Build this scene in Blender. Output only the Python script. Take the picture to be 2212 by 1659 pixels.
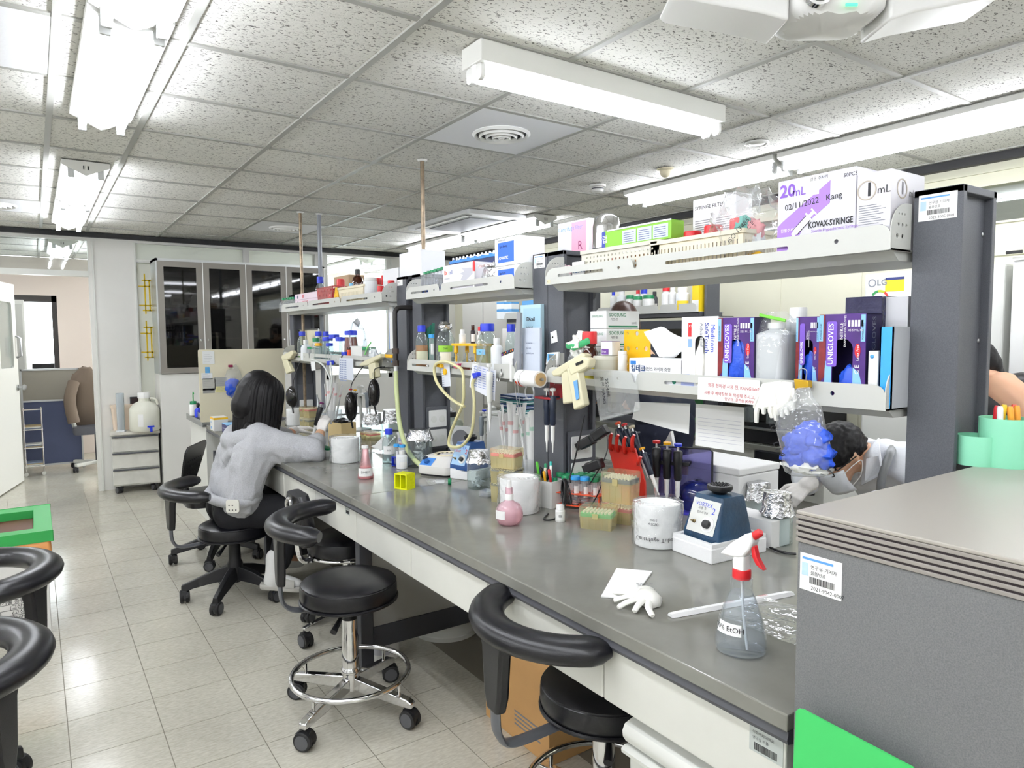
import bpy, math, random
from math import sin, cos, pi, radians as R
from mathutils import Vector as V, Matrix, noise, geometry
random.seed(7)
for o in list(bpy.data.objects): bpy.data.objects.remove(o)
SC = bpy.context.scene
COL = SC.collection
# ---------------------------------------------------------------- camera, world, exposure
FPX, YAW, PIT, ROL, EYE = 1506.2, -0.60087, -0.06988, -0.00583, 1.5
_f = V((-sin(YAW)*cos(PIT), cos(YAW)*cos(PIT), sin(PIT)))
_r0 = V((cos(YAW), sin(YAW), 0)); _u0 = _r0.cross(_f)
_r = _r0*cos(ROL)+_u0*sin(ROL); _u = -_r0*sin(ROL)+_u0*cos(ROL)
cd = bpy.data.cameras.new('camera'); cam = bpy.data.objects.new('camera', cd); COL.objects.link(cam)
cd.sensor_width = 36; cd.lens = FPX/2212*36; cd.clip_start = .02
cam.matrix_world = Matrix(((_r.x,_u.x,-_f.x,0),(_r.y,_u.y,-_f.y,0),(_r.z,_u.z,-_f.z,EYE),(0,0,0,1)))
SC.camera = cam
wd = bpy.data.worlds.new('world'); SC.world = wd; wd.use_nodes = True
wd.node_tree.nodes['Background'].inputs[0].default_value = (.95,.97,1,1)
wd.node_tree.nodes['Background'].inputs[1].default_value = 6.0
SC.view_settings.view_transform = 'Standard'; SC.view_settings.look = 'None'
SC.view_settings.gamma = 1; SC.view_settings.use_curve_mapping = False
SC.view_settings.exposure = 0.66
SC.cycles.max_bounces = 6; SC.cycles.transparent_max_bounces = 12; SC.cycles.diffuse_bounces = 4; SC.cycles.glossy_bounces = 2; SC.cycles.transmission_bounces = 2
SC.cycles.use_adaptive_sampling = True; SC.cycles.adaptive_threshold = .1; SC.cycles.adaptive_min_samples = 16
SC.cycles.caustics_reflective = False; SC.cycles.caustics_refractive = False
SC.cycles.sample_clamp_indirect = 4; SC.cycles.use_denoising = True
TUBE = 26.0      # fluorescent tube strength
# a measured image point -> the place in the room it stands on (plane z, x or y known)
def ray(u, v): return _f + _r*((u-1106)/FPX) - _u*((v-829.5)/FPX)
def Zp(u, v, z): d = ray(u,v); return V((0,0,EYE)) + d*((z-EYE)/d.z)
def Xp(u, v, x): d = ray(u,v); return V((0,0,EYE)) + d*(x/d.x)
def Yp(u, v, y): d = ray(u,v); return V((0,0,EYE)) + d*(y/d.y)
def S(P, px): return px*((P-V((0,0,EYE))).dot(_f))/FPX
# ---------------------------------------------------------------- materials
def lin(h):
    h = h.lstrip('#'); c = [int(h[i:i+2],16)/255 for i in (0,2,4)]
    return tuple(x/12.92 if x <= .04045 else ((x+.055)/1.055)**2.4 for x in c)+(1,)
MATS = {}
def mat(name, hexc, rough=.5, metal=0, spec=.5, bump=None, var=None, emit=0, coat=0, sss=0):
    """opaque principled material; bump=(scale,strength), var=(scale,amount,stretch)"""
    if name in MATS: return MATS[name]
    m = bpy.data.materials.new(name); m.use_nodes = True; nt = m.node_tree; b = nt.nodes['Principled BSDF']
    c = lin(hexc)
    b.inputs['Base Color'].default_value = c; b.inputs['Roughness'].default_value = rough
    b.inputs['Metallic'].default_value = metal; b.inputs['Specular IOR Level'].default_value = spec
    if coat: b.inputs['Coat Weight'].default_value = coat
    if sss: b.inputs['Subsurface Weight'].default_value = sss; b.inputs['Subsurface Radius'].default_value = (.01,.004,.002)
    if emit:
        b.inputs['Emission Color'].default_value = c; b.inputs['Emission Strength'].default_value = emit
    tc = nt.nodes.new('ShaderNodeTexCoord')
    if var:
        n = nt.nodes.new('ShaderNodeTexNoise'); n.inputs['Scale'].default_value = var[0]; n.inputs['Detail'].default_value = 6
        src = tc.outputs['Object']
        if len(var) > 2:
            mp = nt.nodes.new('ShaderNodeMapping'); mp.inputs['Scale'].default_value = var[2]
            nt.links.new(src, mp.inputs[0]); src = mp.outputs[0]
        nt.links.new(src, n.inputs['Vector'])
        mr = nt.nodes.new('ShaderNodeMapRange'); mr.inputs[1].default_value = .3; mr.inputs[2].default_value = .7
        mr.inputs[3].default_value = 1-var[1]; mr.inputs[4].default_value = 1+var[1]*.6
        nt.links.new(n.outputs[0], mr.inputs[0])
        mx = nt.nodes.new('ShaderNodeMix'); mx.data_type = 'RGBA'; mx.blend_type = 'MULTIPLY'; mx.inputs[0].default_value = 1
        mx.inputs[6].default_value = c; nt.links.new(mr.outputs[0], mx.inputs[7]); nt.links.new(mx.outputs[2], b.inputs['Base Color'])
    if bump:
        n = nt.nodes.new('ShaderNodeTexNoise'); n.inputs['Scale'].default_value = bump[0]; n.inputs['Detail'].default_value = 4
        nt.links.new(tc.outputs['Object'], n.inputs['Vector'])
        bp = nt.nodes.new('ShaderNodeBump'); bp.inputs['Strength'].default_value = bump[1]; bp.inputs['Distance'].default_value = .01
        nt.links.new(n.outputs[0], bp.inputs['Height']); nt.links.new(bp.outputs[0], b.inputs['Normal'])
    MATS[name] = m; return m
def clear(name, hexc='#ffffff', opac=.12, rough=.05, body=None, gl=.25, bump=None):
    """thin clear plastic or glass wall: mostly lets light through, glossy, a little milky body"""
    if name in MATS: return MATS[name]
    m = bpy.data.materials.new(name); m.use_nodes = True; nt = m.node_tree; nt.nodes.clear()
    out = nt.nodes.new('ShaderNodeOutputMaterial')
    t = nt.nodes.new('ShaderNodeBsdfTransparent'); t.inputs[0].default_value = lin(hexc)
    d = nt.nodes.new('ShaderNodeBsdfPrincipled'); d.inputs['Base Color'].default_value = lin(body or hexc); d.inputs['Roughness'].default_value = rough
    g = nt.nodes.new('ShaderNodeBsdfGlossy'); g.inputs['Roughness'].default_value = rough; g.inputs[0].default_value = (1,1,1,1)
    lw = nt.nodes.new('ShaderNodeLayerWeight'); lw.inputs[0].default_value = .5
    pw = nt.nodes.new('ShaderNodeMath'); pw.operation = 'POWER'; pw.inputs[1].default_value = 3
    mu = nt.nodes.new('ShaderNodeMath'); mu.operation = 'MULTIPLY_ADD'; mu.inputs[1].default_value = gl*2.2; mu.inputs[2].default_value = .035; mu.use_clamp = True
    a = nt.nodes.new('ShaderNodeMixShader'); a.inputs[0].default_value = opac
    b = nt.nodes.new('ShaderNodeMixShader')
    L = nt.links.new
    L(t.outputs[0], a.inputs[1]); L(d.outputs[0], a.inputs[2]); L(lw.outputs[1], pw.inputs[0]); L(pw.outputs[0], mu.inputs[0]); L(mu.outputs[0], b.inputs[0])
    L(a.outputs[0], b.inputs[1]); L(g.outputs[0], b.inputs[2]); L(b.outputs[0], out.inputs[0])
    if bump:
        tc = nt.nodes.new('ShaderNodeTexCoord'); n = nt.nodes.new('ShaderNodeTexNoise'); n.inputs['Scale'].default_value = bump[0]; n.inputs['Detail'].default_value = 3
        bp = nt.nodes.new('ShaderNodeBump'); bp.inputs['Strength'].default_value = bump[1]; bp.inputs['Distance'].default_value = .02
        L(tc.outputs['Object'], n.inputs['Vector']); L(n.outputs[0], bp.inputs['Height'])
        for q in (d, g, lw): L(bp.outputs[0], q.inputs['Normal'])
    MATS[name] = m; return m
# ---------------------------------------------------------------- mesh builder
class G:
    def __init__(s): s.v=[]; s.f=[]; s.mi=[]; s.M=None
    def at(s, loc=(0,0,0), rx=0, ry=0, rz=0, sc=1):
        s.M = Matrix.Translation(loc) @ Matrix.Rotation(rz,4,'Z') @ Matrix.Rotation(ry,4,'Y') @ Matrix.Rotation(rx,4,'X') @ Matrix.Scale(sc,4); return s
    def add(s, vs, fs, mi=0):
        b = len(s.v)
        s.v += [tuple(s.M @ V(p)) for p in vs] if s.M else [tuple(p) for p in vs]
        s.f += [tuple(i+b for i in f) for f in fs]; s.mi += [mi]*len(fs); return s
    def box(s, x0, x1, y0, y1, z0, z1, mi=0):
        return s.add([(x0,y0,z0),(x1,y0,z0),(x1,y1,z0),(x0,y1,z0),(x0,y0,z1),(x1,y0,z1),(x1,y1,z1),(x0,y1,z1)],
            [(3,2,1,0),(4,5,6,7),(0,1,5,4),(1,2,6,5),(2,3,7,6),(3,0,4,7)], mi)
    def cb(s, cx, cy, z0, sx, sy, sz, mi=0): return s.box(cx-sx/2,cx+sx/2,cy-sy/2,cy+sy/2,z0,z0+sz,mi)
    def loft(s, rings, mi=0, caps=(1,1), closed=False):
        n = len(rings[0]); vs = [p for r in rings for p in r]; fs = []; k = len(rings)
        for i in range(k if closed else k-1):
            a = i*n; b = ((i+1)%k)*n
            for j in range(n): fs.append((a+j, a+(j+1)%n, b+(j+1)%n, b+j))
        if not closed:
            if caps[0]: fs.append(tuple(reversed(range(n))))
            if caps[1]: fs.append(tuple(range((k-1)*n, k*n)))
        return s.add(vs, fs, mi)
    def lathe(s, prof, n=20, cx=0, cy=0, mi=0, sx=1, sy=1, caps=(1,1)):
        rs = [[(cx+r*sx*cos(2*pi*j/n), cy+r*sy*sin(2*pi*j/n), z) for j in range(n)] for r, z in prof]
        return s.loft(rs, mi, caps)
    def cyl(s, cx, cy, z0, r, h, n=20, mi=0, r2=None): return s.lathe([(r,z0),(r if r2 is None else r2,z0+h)], n, cx, cy, mi)
    def tube(s, pts, r, n=8, closed=False, mi=0, flat=1):
        P = [V(p) for p in pts]; k = len(P); rings = []; up = None
        for i, p in enumerate(P):
            t = (P[(i+1)%k]-P[i-1]) if closed else (P[min(i+1,k-1)]-P[max(i-1,0)])
            t.normalize()
            if up is None:
                up = t.orthogonal().normalized() if abs(t.z) > .95 else (V((0,0,1)) - t*t.z).normalized()
            else: up = (up - t*up.dot(t)).normalized()
            sd = t.cross(up); rr = r[i] if isinstance(r,(list,tuple)) else r
            rings.append([p + up*(rr*flat*cos(2*pi*j/n)) + sd*(rr*sin(2*pi*j/n)) for j in range(n)])
        return s.loft(rings, mi, closed=closed)
    def prism(s, poly, a, b, ax='z', mi=0):
        def q(p, h): return {'z':(p[0],p[1],h),'y':(p[0],h,p[1]),'x':(h,p[0],p[1])}[ax]
        n = len(poly); vs = [q(p,a) for p in poly]+[q(p,b) for p in poly]
        fs = [tuple(reversed(range(n))), tuple(range(n,2*n))]+[(i,(i+1)%n,n+(i+1)%n,n+i) for i in range(n)]
        return s.add(vs, fs, mi)
    def rbox(s, cx, cy, z0, w, d, h, r=.01, n=4, mi=0, top=0):
        """box with rounded upright edges; top>0 rounds the upper rim"""
        P = rrect(w, d, r, n)
        L = [(0,z0,1),(0,z0+h-top,1)]+([(0,z0+h-top*.3,1-top*.6/min(w,d)),(0,z0+h,1-top*2/min(w,d))] if top else [(0,z0+h,1)])[0 if top else 1:]
        if not top: L = [(0,z0,1),(0,z0+h,1)]
        return s.loft([[(cx+x*k, cy+y*k, z) for x, y in P] for _, z, k in L], mi)
    def plate(s, outer, holes, t0, t1, ax='y', mi=0):
        """flat plate with real holes; outline in the two axes other than ax"""
        loops = [outer]+holes; flat = [p for l in loops for p in l]; n = len(flat)
        tri = geometry.tessellate_polygon([[V((p[0],p[1],0)) for p in l] for l in loops])
        def q(p, h): return {'z':(p[0],p[1],h),'y':(p[0],h,p[1]),'x':(h,p[0],p[1])}[ax]
        vs = [q(p,t0) for p in flat]+[q(p,t1) for p in flat]
        fs = [tuple(t) for t in tri]+[tuple(i+n for i in reversed(t)) for t in tri]; b = 0
        for l in loops:
            k = len(l); fs += [(b+i,b+(i+1)%k,n+b+(i+1)%k,n+b+i) for i in range(k)]; b += k
        return s.add(vs, fs, mi)
    def sheet(s, nu, nv, fn, mi=0, loop=False):
        vs = [fn(i/nu, j/nv) for j in range(nv+1) for i in range(nu+1)]
        fs = [(j*(nu+1)+i, j*(nu+1)+i+1, (j+1)*(nu+1)+i+1, (j+1)*(nu+1)+i) for j in range(nv) for i in range(nu)]
        return s.add(vs, fs, mi)
    def ball(s, c, r, n=12, sx=1, sy=1, sz=1, mi=0):
        m = max(5, n//2+1)
        return s.lathe([(max(1e-4,r*sin(pi*i/m)), -r*cos(pi*i/m)*sz) for i in range(m+1)], n, 0, 0, mi, sx, sy) if False else s.loft(
            [[(c[0]+r*sx*sin(pi*(i+.02)/(m+.04))*cos(2*pi*j/n), c[1]+r*sy*sin(pi*(i+.02)/(m+.04))*sin(2*pi*j/n), c[2]-r*sz*cos(pi*(i+.02)/(m+.04))) for j in range(n)] for i in range(m+1)], mi)
    def mesh(s, name, mats, smooth=40):
        me = bpy.data.meshes.new(name); me.from_pydata(s.v, [], s.f)
        for m in (mats if isinstance(mats,(list,tuple)) else [mats]): me.materials.append(m)
        me.polygons.foreach_set('material_index', s.mi); me.validate(); me.update()
        if smooth:
            me.shade_smooth(); me.set_sharp_from_angle(angle=R(smooth))
        return me
def rrect(w, d, r, n=4):
    r = min(r, w*.499, d*.499); P = []
    for k, (sx, sy) in enumerate(((1,-1),(1,1),(-1,1),(-1,-1))):
        for i in range(n+1):
            a = -pi/2+k*pi/2+i*pi/2/n; P.append((sx*(w/2-r)+r*cos(a), sy*(d/2-r)+r*sin(a)))
    return P
def rr2(x0, x1, z0, z1, r, n=4): return [(p[0]+(x0+x1)/2, p[1]+(z0+z1)/2) for p in rrect(x1-x0, z1-z0, r, n)]
def rect(x0, x1, z0, z1): return [(x0,z0),(x1,z0),(x1,z1),(x0,z1)]
def arc(cx, cy, r, a0, a1, n): return [(cx+r*cos(R(a0+(a1-a0)*i/n)), cy+r*sin(R(a0+(a1-a0)*i/n))) for i in range(n+1)]
def spline(pts, n=8, closed=False):
    P = [V(p) for p in pts]; k = len(P); out = []
    for i in range(k if closed else k-1):
        a,b,c,d = (P[(i-1)%k],P[i],P[(i+1)%k],P[(i+2)%k]) if closed else (P[max(i-1,0)],P[i],P[i+1],P[min(i+2,k-1)])
        for j in range(n):
            t = j/n; out.append(.5*((2*b)+(c-a)*t+(2*a-5*b+4*c-d)*t*t+(3*b-a-3*c+d)*t**3))
    if not closed: out.append(P[-1])
    return out
# ---------------------------------------------------------------- objects
def part(name, g, m, parent=None, bev=0, smooth=40, label=None, loc=None, rot=None, sub=0, solid=0):
    me = g if isinstance(g, bpy.types.Mesh) else g.mesh(name, m, smooth)
    o = bpy.data.objects.new(name, me); COL.objects.link(o)
    if parent: o.parent = parent
    if loc is not None: o.location = loc
    if rot is not None: o.rotation_euler = rot
    if solid: md = o.modifiers.new('s','SOLIDIFY'); md.thickness = solid; md.offset = 0
    if bev: md = o.modifiers.new('b','BEVEL'); md.width = bev; md.segments = 2; md.limit_method = 'ANGLE'; md.angle_limit = R(40)
    if sub: md = o.modifiers.new('u','SUBSURF'); md.levels = sub; md.render_levels = sub
    if label: o['label'] = label
    return o
FACE = -pi/2        # local x runs to the viewer's right along the bench, local y away from the aisle
def thing(name, label, cat, loc, rz=FACE, group=None):
    o = bpy.data.objects.new(name, None); COL.objects.link(o); o.empty_display_size = .05
    o.location = loc; o.rotation_euler = (0,0,rz); o['label'] = label; o['category'] = cat
    if group: o['group'] = group
    return o
def tag(o, label, cat, group=None):
    o['label'] = label; o['category'] = cat
    if group: o['group'] = group
    return o
def struct(name, g, m, bev=0, smooth=40, parent=None):
    o = part(name, g, m, parent, bev, smooth)
    if not parent: o['kind'] = 'structure'
    return o
def stuff(o): o['kind'] = 'stuff'; return o
def copy_tree(o, parent=None):
    c = o.copy(); COL.objects.link(c)
    if parent: c.parent = parent
    for ch in [x for x in COL.objects if x.parent is o]: copy_tree(ch, c)
    return c
_fonts = {}
def lettering(s, size, m, parent, x, y, z, rot=0, align='LEFT', face='front', bold=0, name='lettering', squash=1):
    """flat print lying on a face of its thing: front = facing local -y, top = facing up, left = facing -x, right = +x"""
    cu = bpy.data.curves.new('t','FONT'); cu.body = s; cu.size = size; cu.align_x = align; cu.align_y = 'CENTER'; cu.offset = bold; cu.resolution_u = 2
    t = bpy.data.objects.new('t', cu)
    me = bpy.data.meshes.new_from_object(t); bpy.data.objects.remove(t); bpy.data.curves.remove(cu)
    if not len(me.polygons): return None
    me.materials.clear(); me.materials.append(m)
    o = bpy.data.objects.new(name, me); COL.objects.link(o); o.parent = parent
    B = {'front':Matrix.Rotation(pi/2,4,'X'), 'top':Matrix(), 'left':Matrix.Rotation(-pi/2,4,'Z')@Matrix.Rotation(pi/2,4,'X'), 'right':Matrix.Rotation(pi/2,4,'Z')@Matrix.Rotation(pi/2,4,'X')}[face]
    o.matrix_local = Matrix.Translation((x,y,z)) @ B @ Matrix.Rotation(rot,4,'Z') @ Matrix.Diagonal((squash,1,1,1))
    return o
def patch(parent, m, x0, x1, z0, z1, y, name='printed_panel', rx=0, poly=None, face='front', t=.0004):
    """thin printed area on the front face"""
    g = G()
    P = poly or rect(x0,x1,z0,z1)
    if face == 'front': g.prism(P, y-t, y, 'y')
    elif face == 'top': g.prism(P, y, y+t, 'z')
    elif face in ('right','left'): g.prism(P, min(y, y+(t if face=='right' else -t)), max(y, y+(t if face=='right' else -t)), 'x')
    return part(name, g, m, parent, smooth=0)
# ================================================================ materials for the shell
def node_mat(name, build):
    m = bpy.data.materials.new(name); m.use_nodes = True; nt = m.node_tree; b = nt.nodes['Principled BSDF']
    build(nt, b, lambda t, **k: _nn(nt, t, **k), nt.links.new); MATS[name] = m; return m
def _nn(nt, t, **k):
    n = nt.nodes.new('ShaderNode'+t)
    for a, v in k.items(): 
        if a.startswith('_'): setattr(n, a[1:], v)
        else: n.inputs[a if not a[1:].isdigit() else int(a[1:])].default_value = v
    return n
def _ceil(nt, b, N, L):
    b.inputs['Roughness'].default_value = .9
    g = N('NewGeometry'); mp = N('Mapping', Scale=(1,1.9,1)); mp.inputs['Rotation'].default_value = (0,0,.5)
    L(g.outputs['Position'], mp.inputs[0])
    n = N('TexNoise', Scale=70., Detail=2., Distortion=.8); L(mp.outputs[0], n.inputs['Vector'])
    r = N('ValToRGB'); r.color_ramp.elements[0].position = .352; r.color_ramp.elements[0].color = (.16,.155,.14,1)
    r.color_ramp.elements[1].position = .405; r.color_ramp.elements[1].color = lin('#e6e5df')
    L(n.outputs[0], r.inputs[0])
    n2 = N('TexNoise', Scale=1.1, Detail=4.); L(g.outputs['Position'], n2.inputs['Vector'])
    mr = N('MapRange', i1=.3, i2=.7, i3=.88, i4=1.06); L(n2.outputs[0], mr.inputs[0])
    mx = N('Mix', _data_type='RGBA', _blend_type='MULTIPLY', i0=1.); L(r.outputs[0], mx.inputs[6]); L(mr.outputs[0], mx.inputs[7])
    L(mx.outputs[2], b.inputs['Base Color'])
    bp = N('Bump', Strength=.5, Distance=.004); L(n.outputs[0], bp.inputs['Height']); L(bp.outputs[0], b.inputs['Normal'])
def _floor(nt, b, N, L):
    g = N('NewGeometry'); mp = N('Mapping', Scale=(1,3.2,1)); mp.inputs['Rotation'].default_value = (0,0,.35); L(g.outputs['Position'], mp.inputs[0])
    n = N('TexNoise', Scale=34., Detail=4., Roughness=.6); L(mp.outputs[0], n.inputs['Vector'])
    r = N('ValToRGB'); r.color_ramp.elements[0].position = .3; r.color_ramp.elements[0].color = lin('#bab5a6')
    r.color_ramp.elements[1].position = .68; r.color_ramp.elements[1].color = lin('#d2cfc1')
    L(n.outputs[0], r.inputs[0])
    n2 = N('TexNoise', Scale=1.4, Detail=5.); L(g.outputs['Position'], n2.inputs['Vector'])
    mr = N('MapRange', i1=.3, i2=.7, i3=.82, i4=1.05); L(n2.outputs[0], mr.inputs[0])
    mx = N('Mix', _data_type='RGBA', _blend_type='MULTIPLY', i0=1.); L(r.outputs[0], mx.inputs[6]); L(mr.outputs[0], mx.inputs[7]); L(mx.outputs[2], b.inputs['Base Color'])
    m3 = N('MapRange', i1=.35, i2=.7, i3=.13, i4=.2); L(n2.outputs[0], m3.inputs[0]); L(m3.outputs[0], b.inputs['Roughness'])
    n4 = N('TexNoise', Scale=9., Detail=3.); L(g.outputs['Position'], n4.inputs['Vector'])
    bp = N('Bump', Strength=.06, Distance=.01); L(n4.outputs[0], bp.inputs['Height']); L(bp.outputs[0], b.inputs['Normal'])
def _top(nt, b, N, L):
    g = N('NewGeometry'); n = N('TexNoise', Scale=2.2, Detail=6., Roughness=.6); L(g.outputs['Position'], n.inputs['Vector'])
    r = N('ValToRGB'); r.color_ramp.elements[0].position = .3; r.color_ramp.elements[0].color = lin('#74736b')
    r.color_ramp.elements[1].position = .72; r.color_ramp.elements[1].color = lin('#8b8b84'); L(n.outputs[0], r.inputs[0])
    mp = N('Mapping', Scale=(6,60,6)); mp.inputs['Rotation'].default_value = (0,0,.9); L(g.outputs['Position'], mp.inputs[0])
    s = N('TexNoise', Scale=1.5, Detail=2., Distortion=1.5); L(mp.outputs[0], s.inputs['Vector'])
    sr = N('MapRange', i1=.74, i2=.80, i3=0., i4=.12); L(s.outputs[0], sr.inputs[0])
    mx = N('Mix', _data_type='RGBA'); mx.inputs[7].default_value = lin('#a5a8a8'); L(sr.outputs[0], mx.inputs[0]); L(r.outputs[0], mx.inputs[6]); L(mx.outputs[2], b.inputs['Base Color'])
    m3 = N('MapRange', i1=.3, i2=.7, i3=.09, i4=.17); L(n.outputs[0], m3.inputs[0]); L(m3.outputs[0], b.inputs['Roughness'])
def _powder(c1, c2, sc):
    def f(nt, b, N, L):
        g = N('NewGeometry'); n = N('TexNoise', Scale=sc, Detail=3., Roughness=.7); L(g.outputs['Position'], n.inputs['Vector'])
        r = N('ValToRGB'); r.color_ramp.elements[0].position = .35; r.color_ramp.elements[0].color = lin(c1); r.color_ramp.elements[1].position = .68; r.color_ramp.elements[1].color = lin(c2)
        L(n.outputs[0], r.inputs[0]); L(r.outputs[0], b.inputs['Base Color']); b.inputs['Roughness'].default_value = .55
        bp = N('Bump', Strength=.15, Distance=.002); L(n.outputs[0], bp.inputs['Height']); L(bp.outputs[0], b.inputs['Normal'])
    return f
m_ceil = node_mat('mineral_fibre', _ceil); m_floor = node_mat('vinyl_tile', _floor); m_top = node_mat('phenolic_top', _top)
m_powder = node_mat('dark_powder_coat', _powder('#4a4c52','#585a60', 420.)); m_speck = node_mat('speckled_laminate', _powder('#646566','#787979', 420.))
m_joint = mat('tile_joint','#7a7568',.7); m_bar = mat('ceiling_bar','#a6a6a0',.5); m_black = mat('black_trim','#17171a',.5)
m_wall = mat('wall_white','#e4e3de',.55, var=(3,.03)); m_beige = mat('wall_beige','#d8d6c0',.55, var=(2,.03)); m_pink = mat('wall_pinkish','#e2d5cc',.6)
m_white = mat('white_plastic','#ebebe8',.35); m_offw = mat('offwhite_enamel','#dfe0da',.4); m_shelfw = mat('shelf_enamel','#c6c7c1',.4); m_cream = mat('cream_plastic','#e6ddc0',.4)
m_chrome = mat('chrome','#e8e8ea',.09,1); m_steel = mat('brushed_steel','#b9bbbd',.3,1); m_alu = mat('aluminium','#c6c8c9',.35,1)
m_leather = mat('black_vinyl','#101015',.3, bump=(500,.06)); m_blackp = mat('black_plastic','#131316',.42); m_dgrey = mat('dark_grey_plastic','#4c4d52',.45)
m_glass = clear('window_glass', '#f4f8f8', .03, .02, gl=.3); m_tube = mat('fluorescent_tube','#f4f7ff',.4, emit=TUBE); m_paper = mat('white_paper','#f2f2f0',.7)
m_ink = mat('black_ink','#1b1b20',.6); m_inkg = mat('grey_ink','#7f828a',.6); m_red = mat('red_plastic','#c81c20',.4); m_blue = mat('blue_plastic','#1a3fc4',.4); m_green = mat('green_plastic','#12754c',.4)
m_yellow = mat('yellow_plastic','#f0b90c',.4); m_lime = mat('lime_plastic','#e6ea08',.4); m_orange = mat('orange_plastic','#e4552a',.4)
# ================================================================ room shell
XL, XR, YB, YF, H = -2.2, 4.5, -2.6, 7.85, 2.5
floor = struct('floor', G().box(XL-.1,6,YB-.1,10.8,-.06,-.002), m_floor)
tg = G(); tg.box(-.1484,.1484,-.1484,.1484,-.004,0); tme = tg.mesh('floor_tile', m_floor, 0)
for i in range(-5, 6):
    for j in range(-6, 17):
        o = part('floor_tile', tme, None, floor); o.location = (.046+.3*i-.15, 2.86+.3*j+.15, 0)
jg = G(); jg.box(-1.46,1.85,1.06,7.97,-.003,-.0015); part('tile_joint', jg, m_joint, floor)
ceiling = struct('ceiling', G().box(XL-.1,6,YB-.1,10.8,H+.02,H+.08), m_wall)
xl = [-2.295,-1.695,-1.095,-.495,.105,.466,1.066,1.666,2.266,2.866,3.466,3.83,4.43]; yl = [2.049+.6*j for j in range(-8,15)]
cm = {}
VENTS = {(8,11):1,(8,17):1,(3,11):1,(3,17):1}
for i in range(len(xl)-1):
    w = xl[i+1]-xl[i]; k = round(w,2)
    if k not in cm: cm[k] = G().box(-w/2+.011,w/2-.011,-.289,.289,.004,.018).mesh('ceiling_tile', m_ceil, 0)
    for j in range(len(yl)-1):
        if yl[j] < -1.0 and i not in (4,5,6): continue
        o = part('ceiling_tile', cm[k], None, ceiling); o.location = ((xl[i]+xl[i+1])/2, yl[j]+.3, H)
for x in xl: part('ceiling_runner', G().box(x-.0125,x+.0125,YB,10.7,H-.004,H+.012), m_bar, ceiling, smooth=0)
for y in yl: part('ceiling_cross_bar', G().box(XL,XR+.6,y-.0125,y+.0125,H-.002,H+.011), m_bar, ceiling, smooth=0)
# far wall with the door opening, transoms, the film window and the wide window
def wbox(g, x0, x1, z0, z1): g.box(x0,x1,YF,YF+.09,z0,z1)
g = G()
for a in ((XL,-.44,0,2.12),(XL,XR,2.43,H),(.53,.88,0,2.43),(.88,2.7,0,.62),(2.68,2.78,0,2.43),(2.78,3.62,0,1.0),(3.62,4.6,0,2.43),(.47,.53,0,2.43),(1.9,1.96,.62,2.43)): wbox(g,*a)
wall_far = struct('wall_far', g, m_wall, smooth=0)
g = G()
for a in ((XL,.47,2.085,2.135),(-.44,-.40,0,2.085),(.88,2.68,2.24,2.27),(.5,.515,0,2.43),(.86,.875,0,2.43)): g.box(a[0],a[1],YF-.012,YF+.1,a[2],a[3])
struct('trim_1', g, m_offw, smooth=0)
g = G(); g.box(XL,4.5,YF-.05,YF+.005,H-.045,H-.002); g.box(4.45,4.505,YB,YF,H-.05,H-.002); struct('trim_2', g, m_black, smooth=0)
w1 = struct('window_1', G().box(XL,.47,YF+.04,YF+.046,2.135,2.43), m_glass, smooth=0)
w2 = struct('window_2', G().box(.88,2.68,YF+.04,YF+.046,.62,2.43), clear('frosted_pane','#eef2ee',.55,.3,body='#e9ece4',gl=.1), smooth=0)
m_yfilm = mat('yellow_film','#e2c02a',.5)
for zz in (1.30,1.77):      # lattice film on the pane
    f = G(); s = .013
    for x0,x1,z0,z1 in ((.93,1.02,.30,.30),(.90,.99,.24,.24),(.90,1.02,.05,.05),(.93,1.02,0,0),(.95,.95,-.03,.36),(.99,.99,0,.30)):
        f.box(x0-s/2,x1+s/2,YF+.036,YF+.0395,zz+z0-s/2,zz+z1+s/2)
    part('lattice_film', f, m_yfilm, w2, smooth=0)
w3 = struct('window_3', G().box(2.78,3.62,YF+.04,YF+.046,1.0,2.43), m_glass, smooth=0)
fr = G()
for a in ((2.78,2.83,1,2.43),(3.57,3.62,1,2.43),(2.78,3.62,1,1.05)): fr.box(a[0],a[1],YF+.02,YF+.07,a[2],a[3])
part('window_frame', fr, m_offw, w3, smooth=0)
# office beyond
g = G(); y0 = 10.55
for a in ((XL,-.75,0,H),(-.75,.27,0,1.05),(-.75,.27,2.03,H),(.27,2.9,0,H),(2.9,5.2,0,.95),(2.9,5.2,2.2,H),(5.2,6,0,H)): g.box(a[0],a[1],y0,y0+.1,a[2],a[3])
struct('wall_office', g, m_pink, smooth=0)
g = G(); g.box(XL-.1,XL,YB,10.7,0,H); struct('wall_left', g, m_wall, smooth=0)
g = G(); g.box(XL-.1,4.6,YB-.1,YB,0,H); struct('wall_back', g, m_wall, smooth=0)
w4 = struct('window_4', G().box(-.75,.27,y0+.05,y0+.056,1.05,2.03), m_glass, smooth=0)
fr = G()
for a in ((-.75,.27,1.95,2.03),(.215,.27,1.05,2.03),(-.28,-.24,1.05,2.0),(-.75,.27,1.05,1.08)): fr.box(a[0],a[1],y0+.02,y0+.08,a[2],a[3])
part('window_frame', fr, mat('bronze_frame','#3a3634',.5), w4, smooth=0)
w5 = struct('window_5', G().box(2.9,5.2,y0+.05,y0+.056,.95,2.2), m_glass, smooth=0)
fr = G()
for a in ((3.98,4.02,.95,2.2),(2.9,5.2,.95,1.0),(2.9,5.2,2.15,2.2)): fr.box(a[0],a[1],y0+.02,y0+.08,a[2],a[3])
part('window_frame', fr, m_offw, w5, smooth=0)
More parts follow.
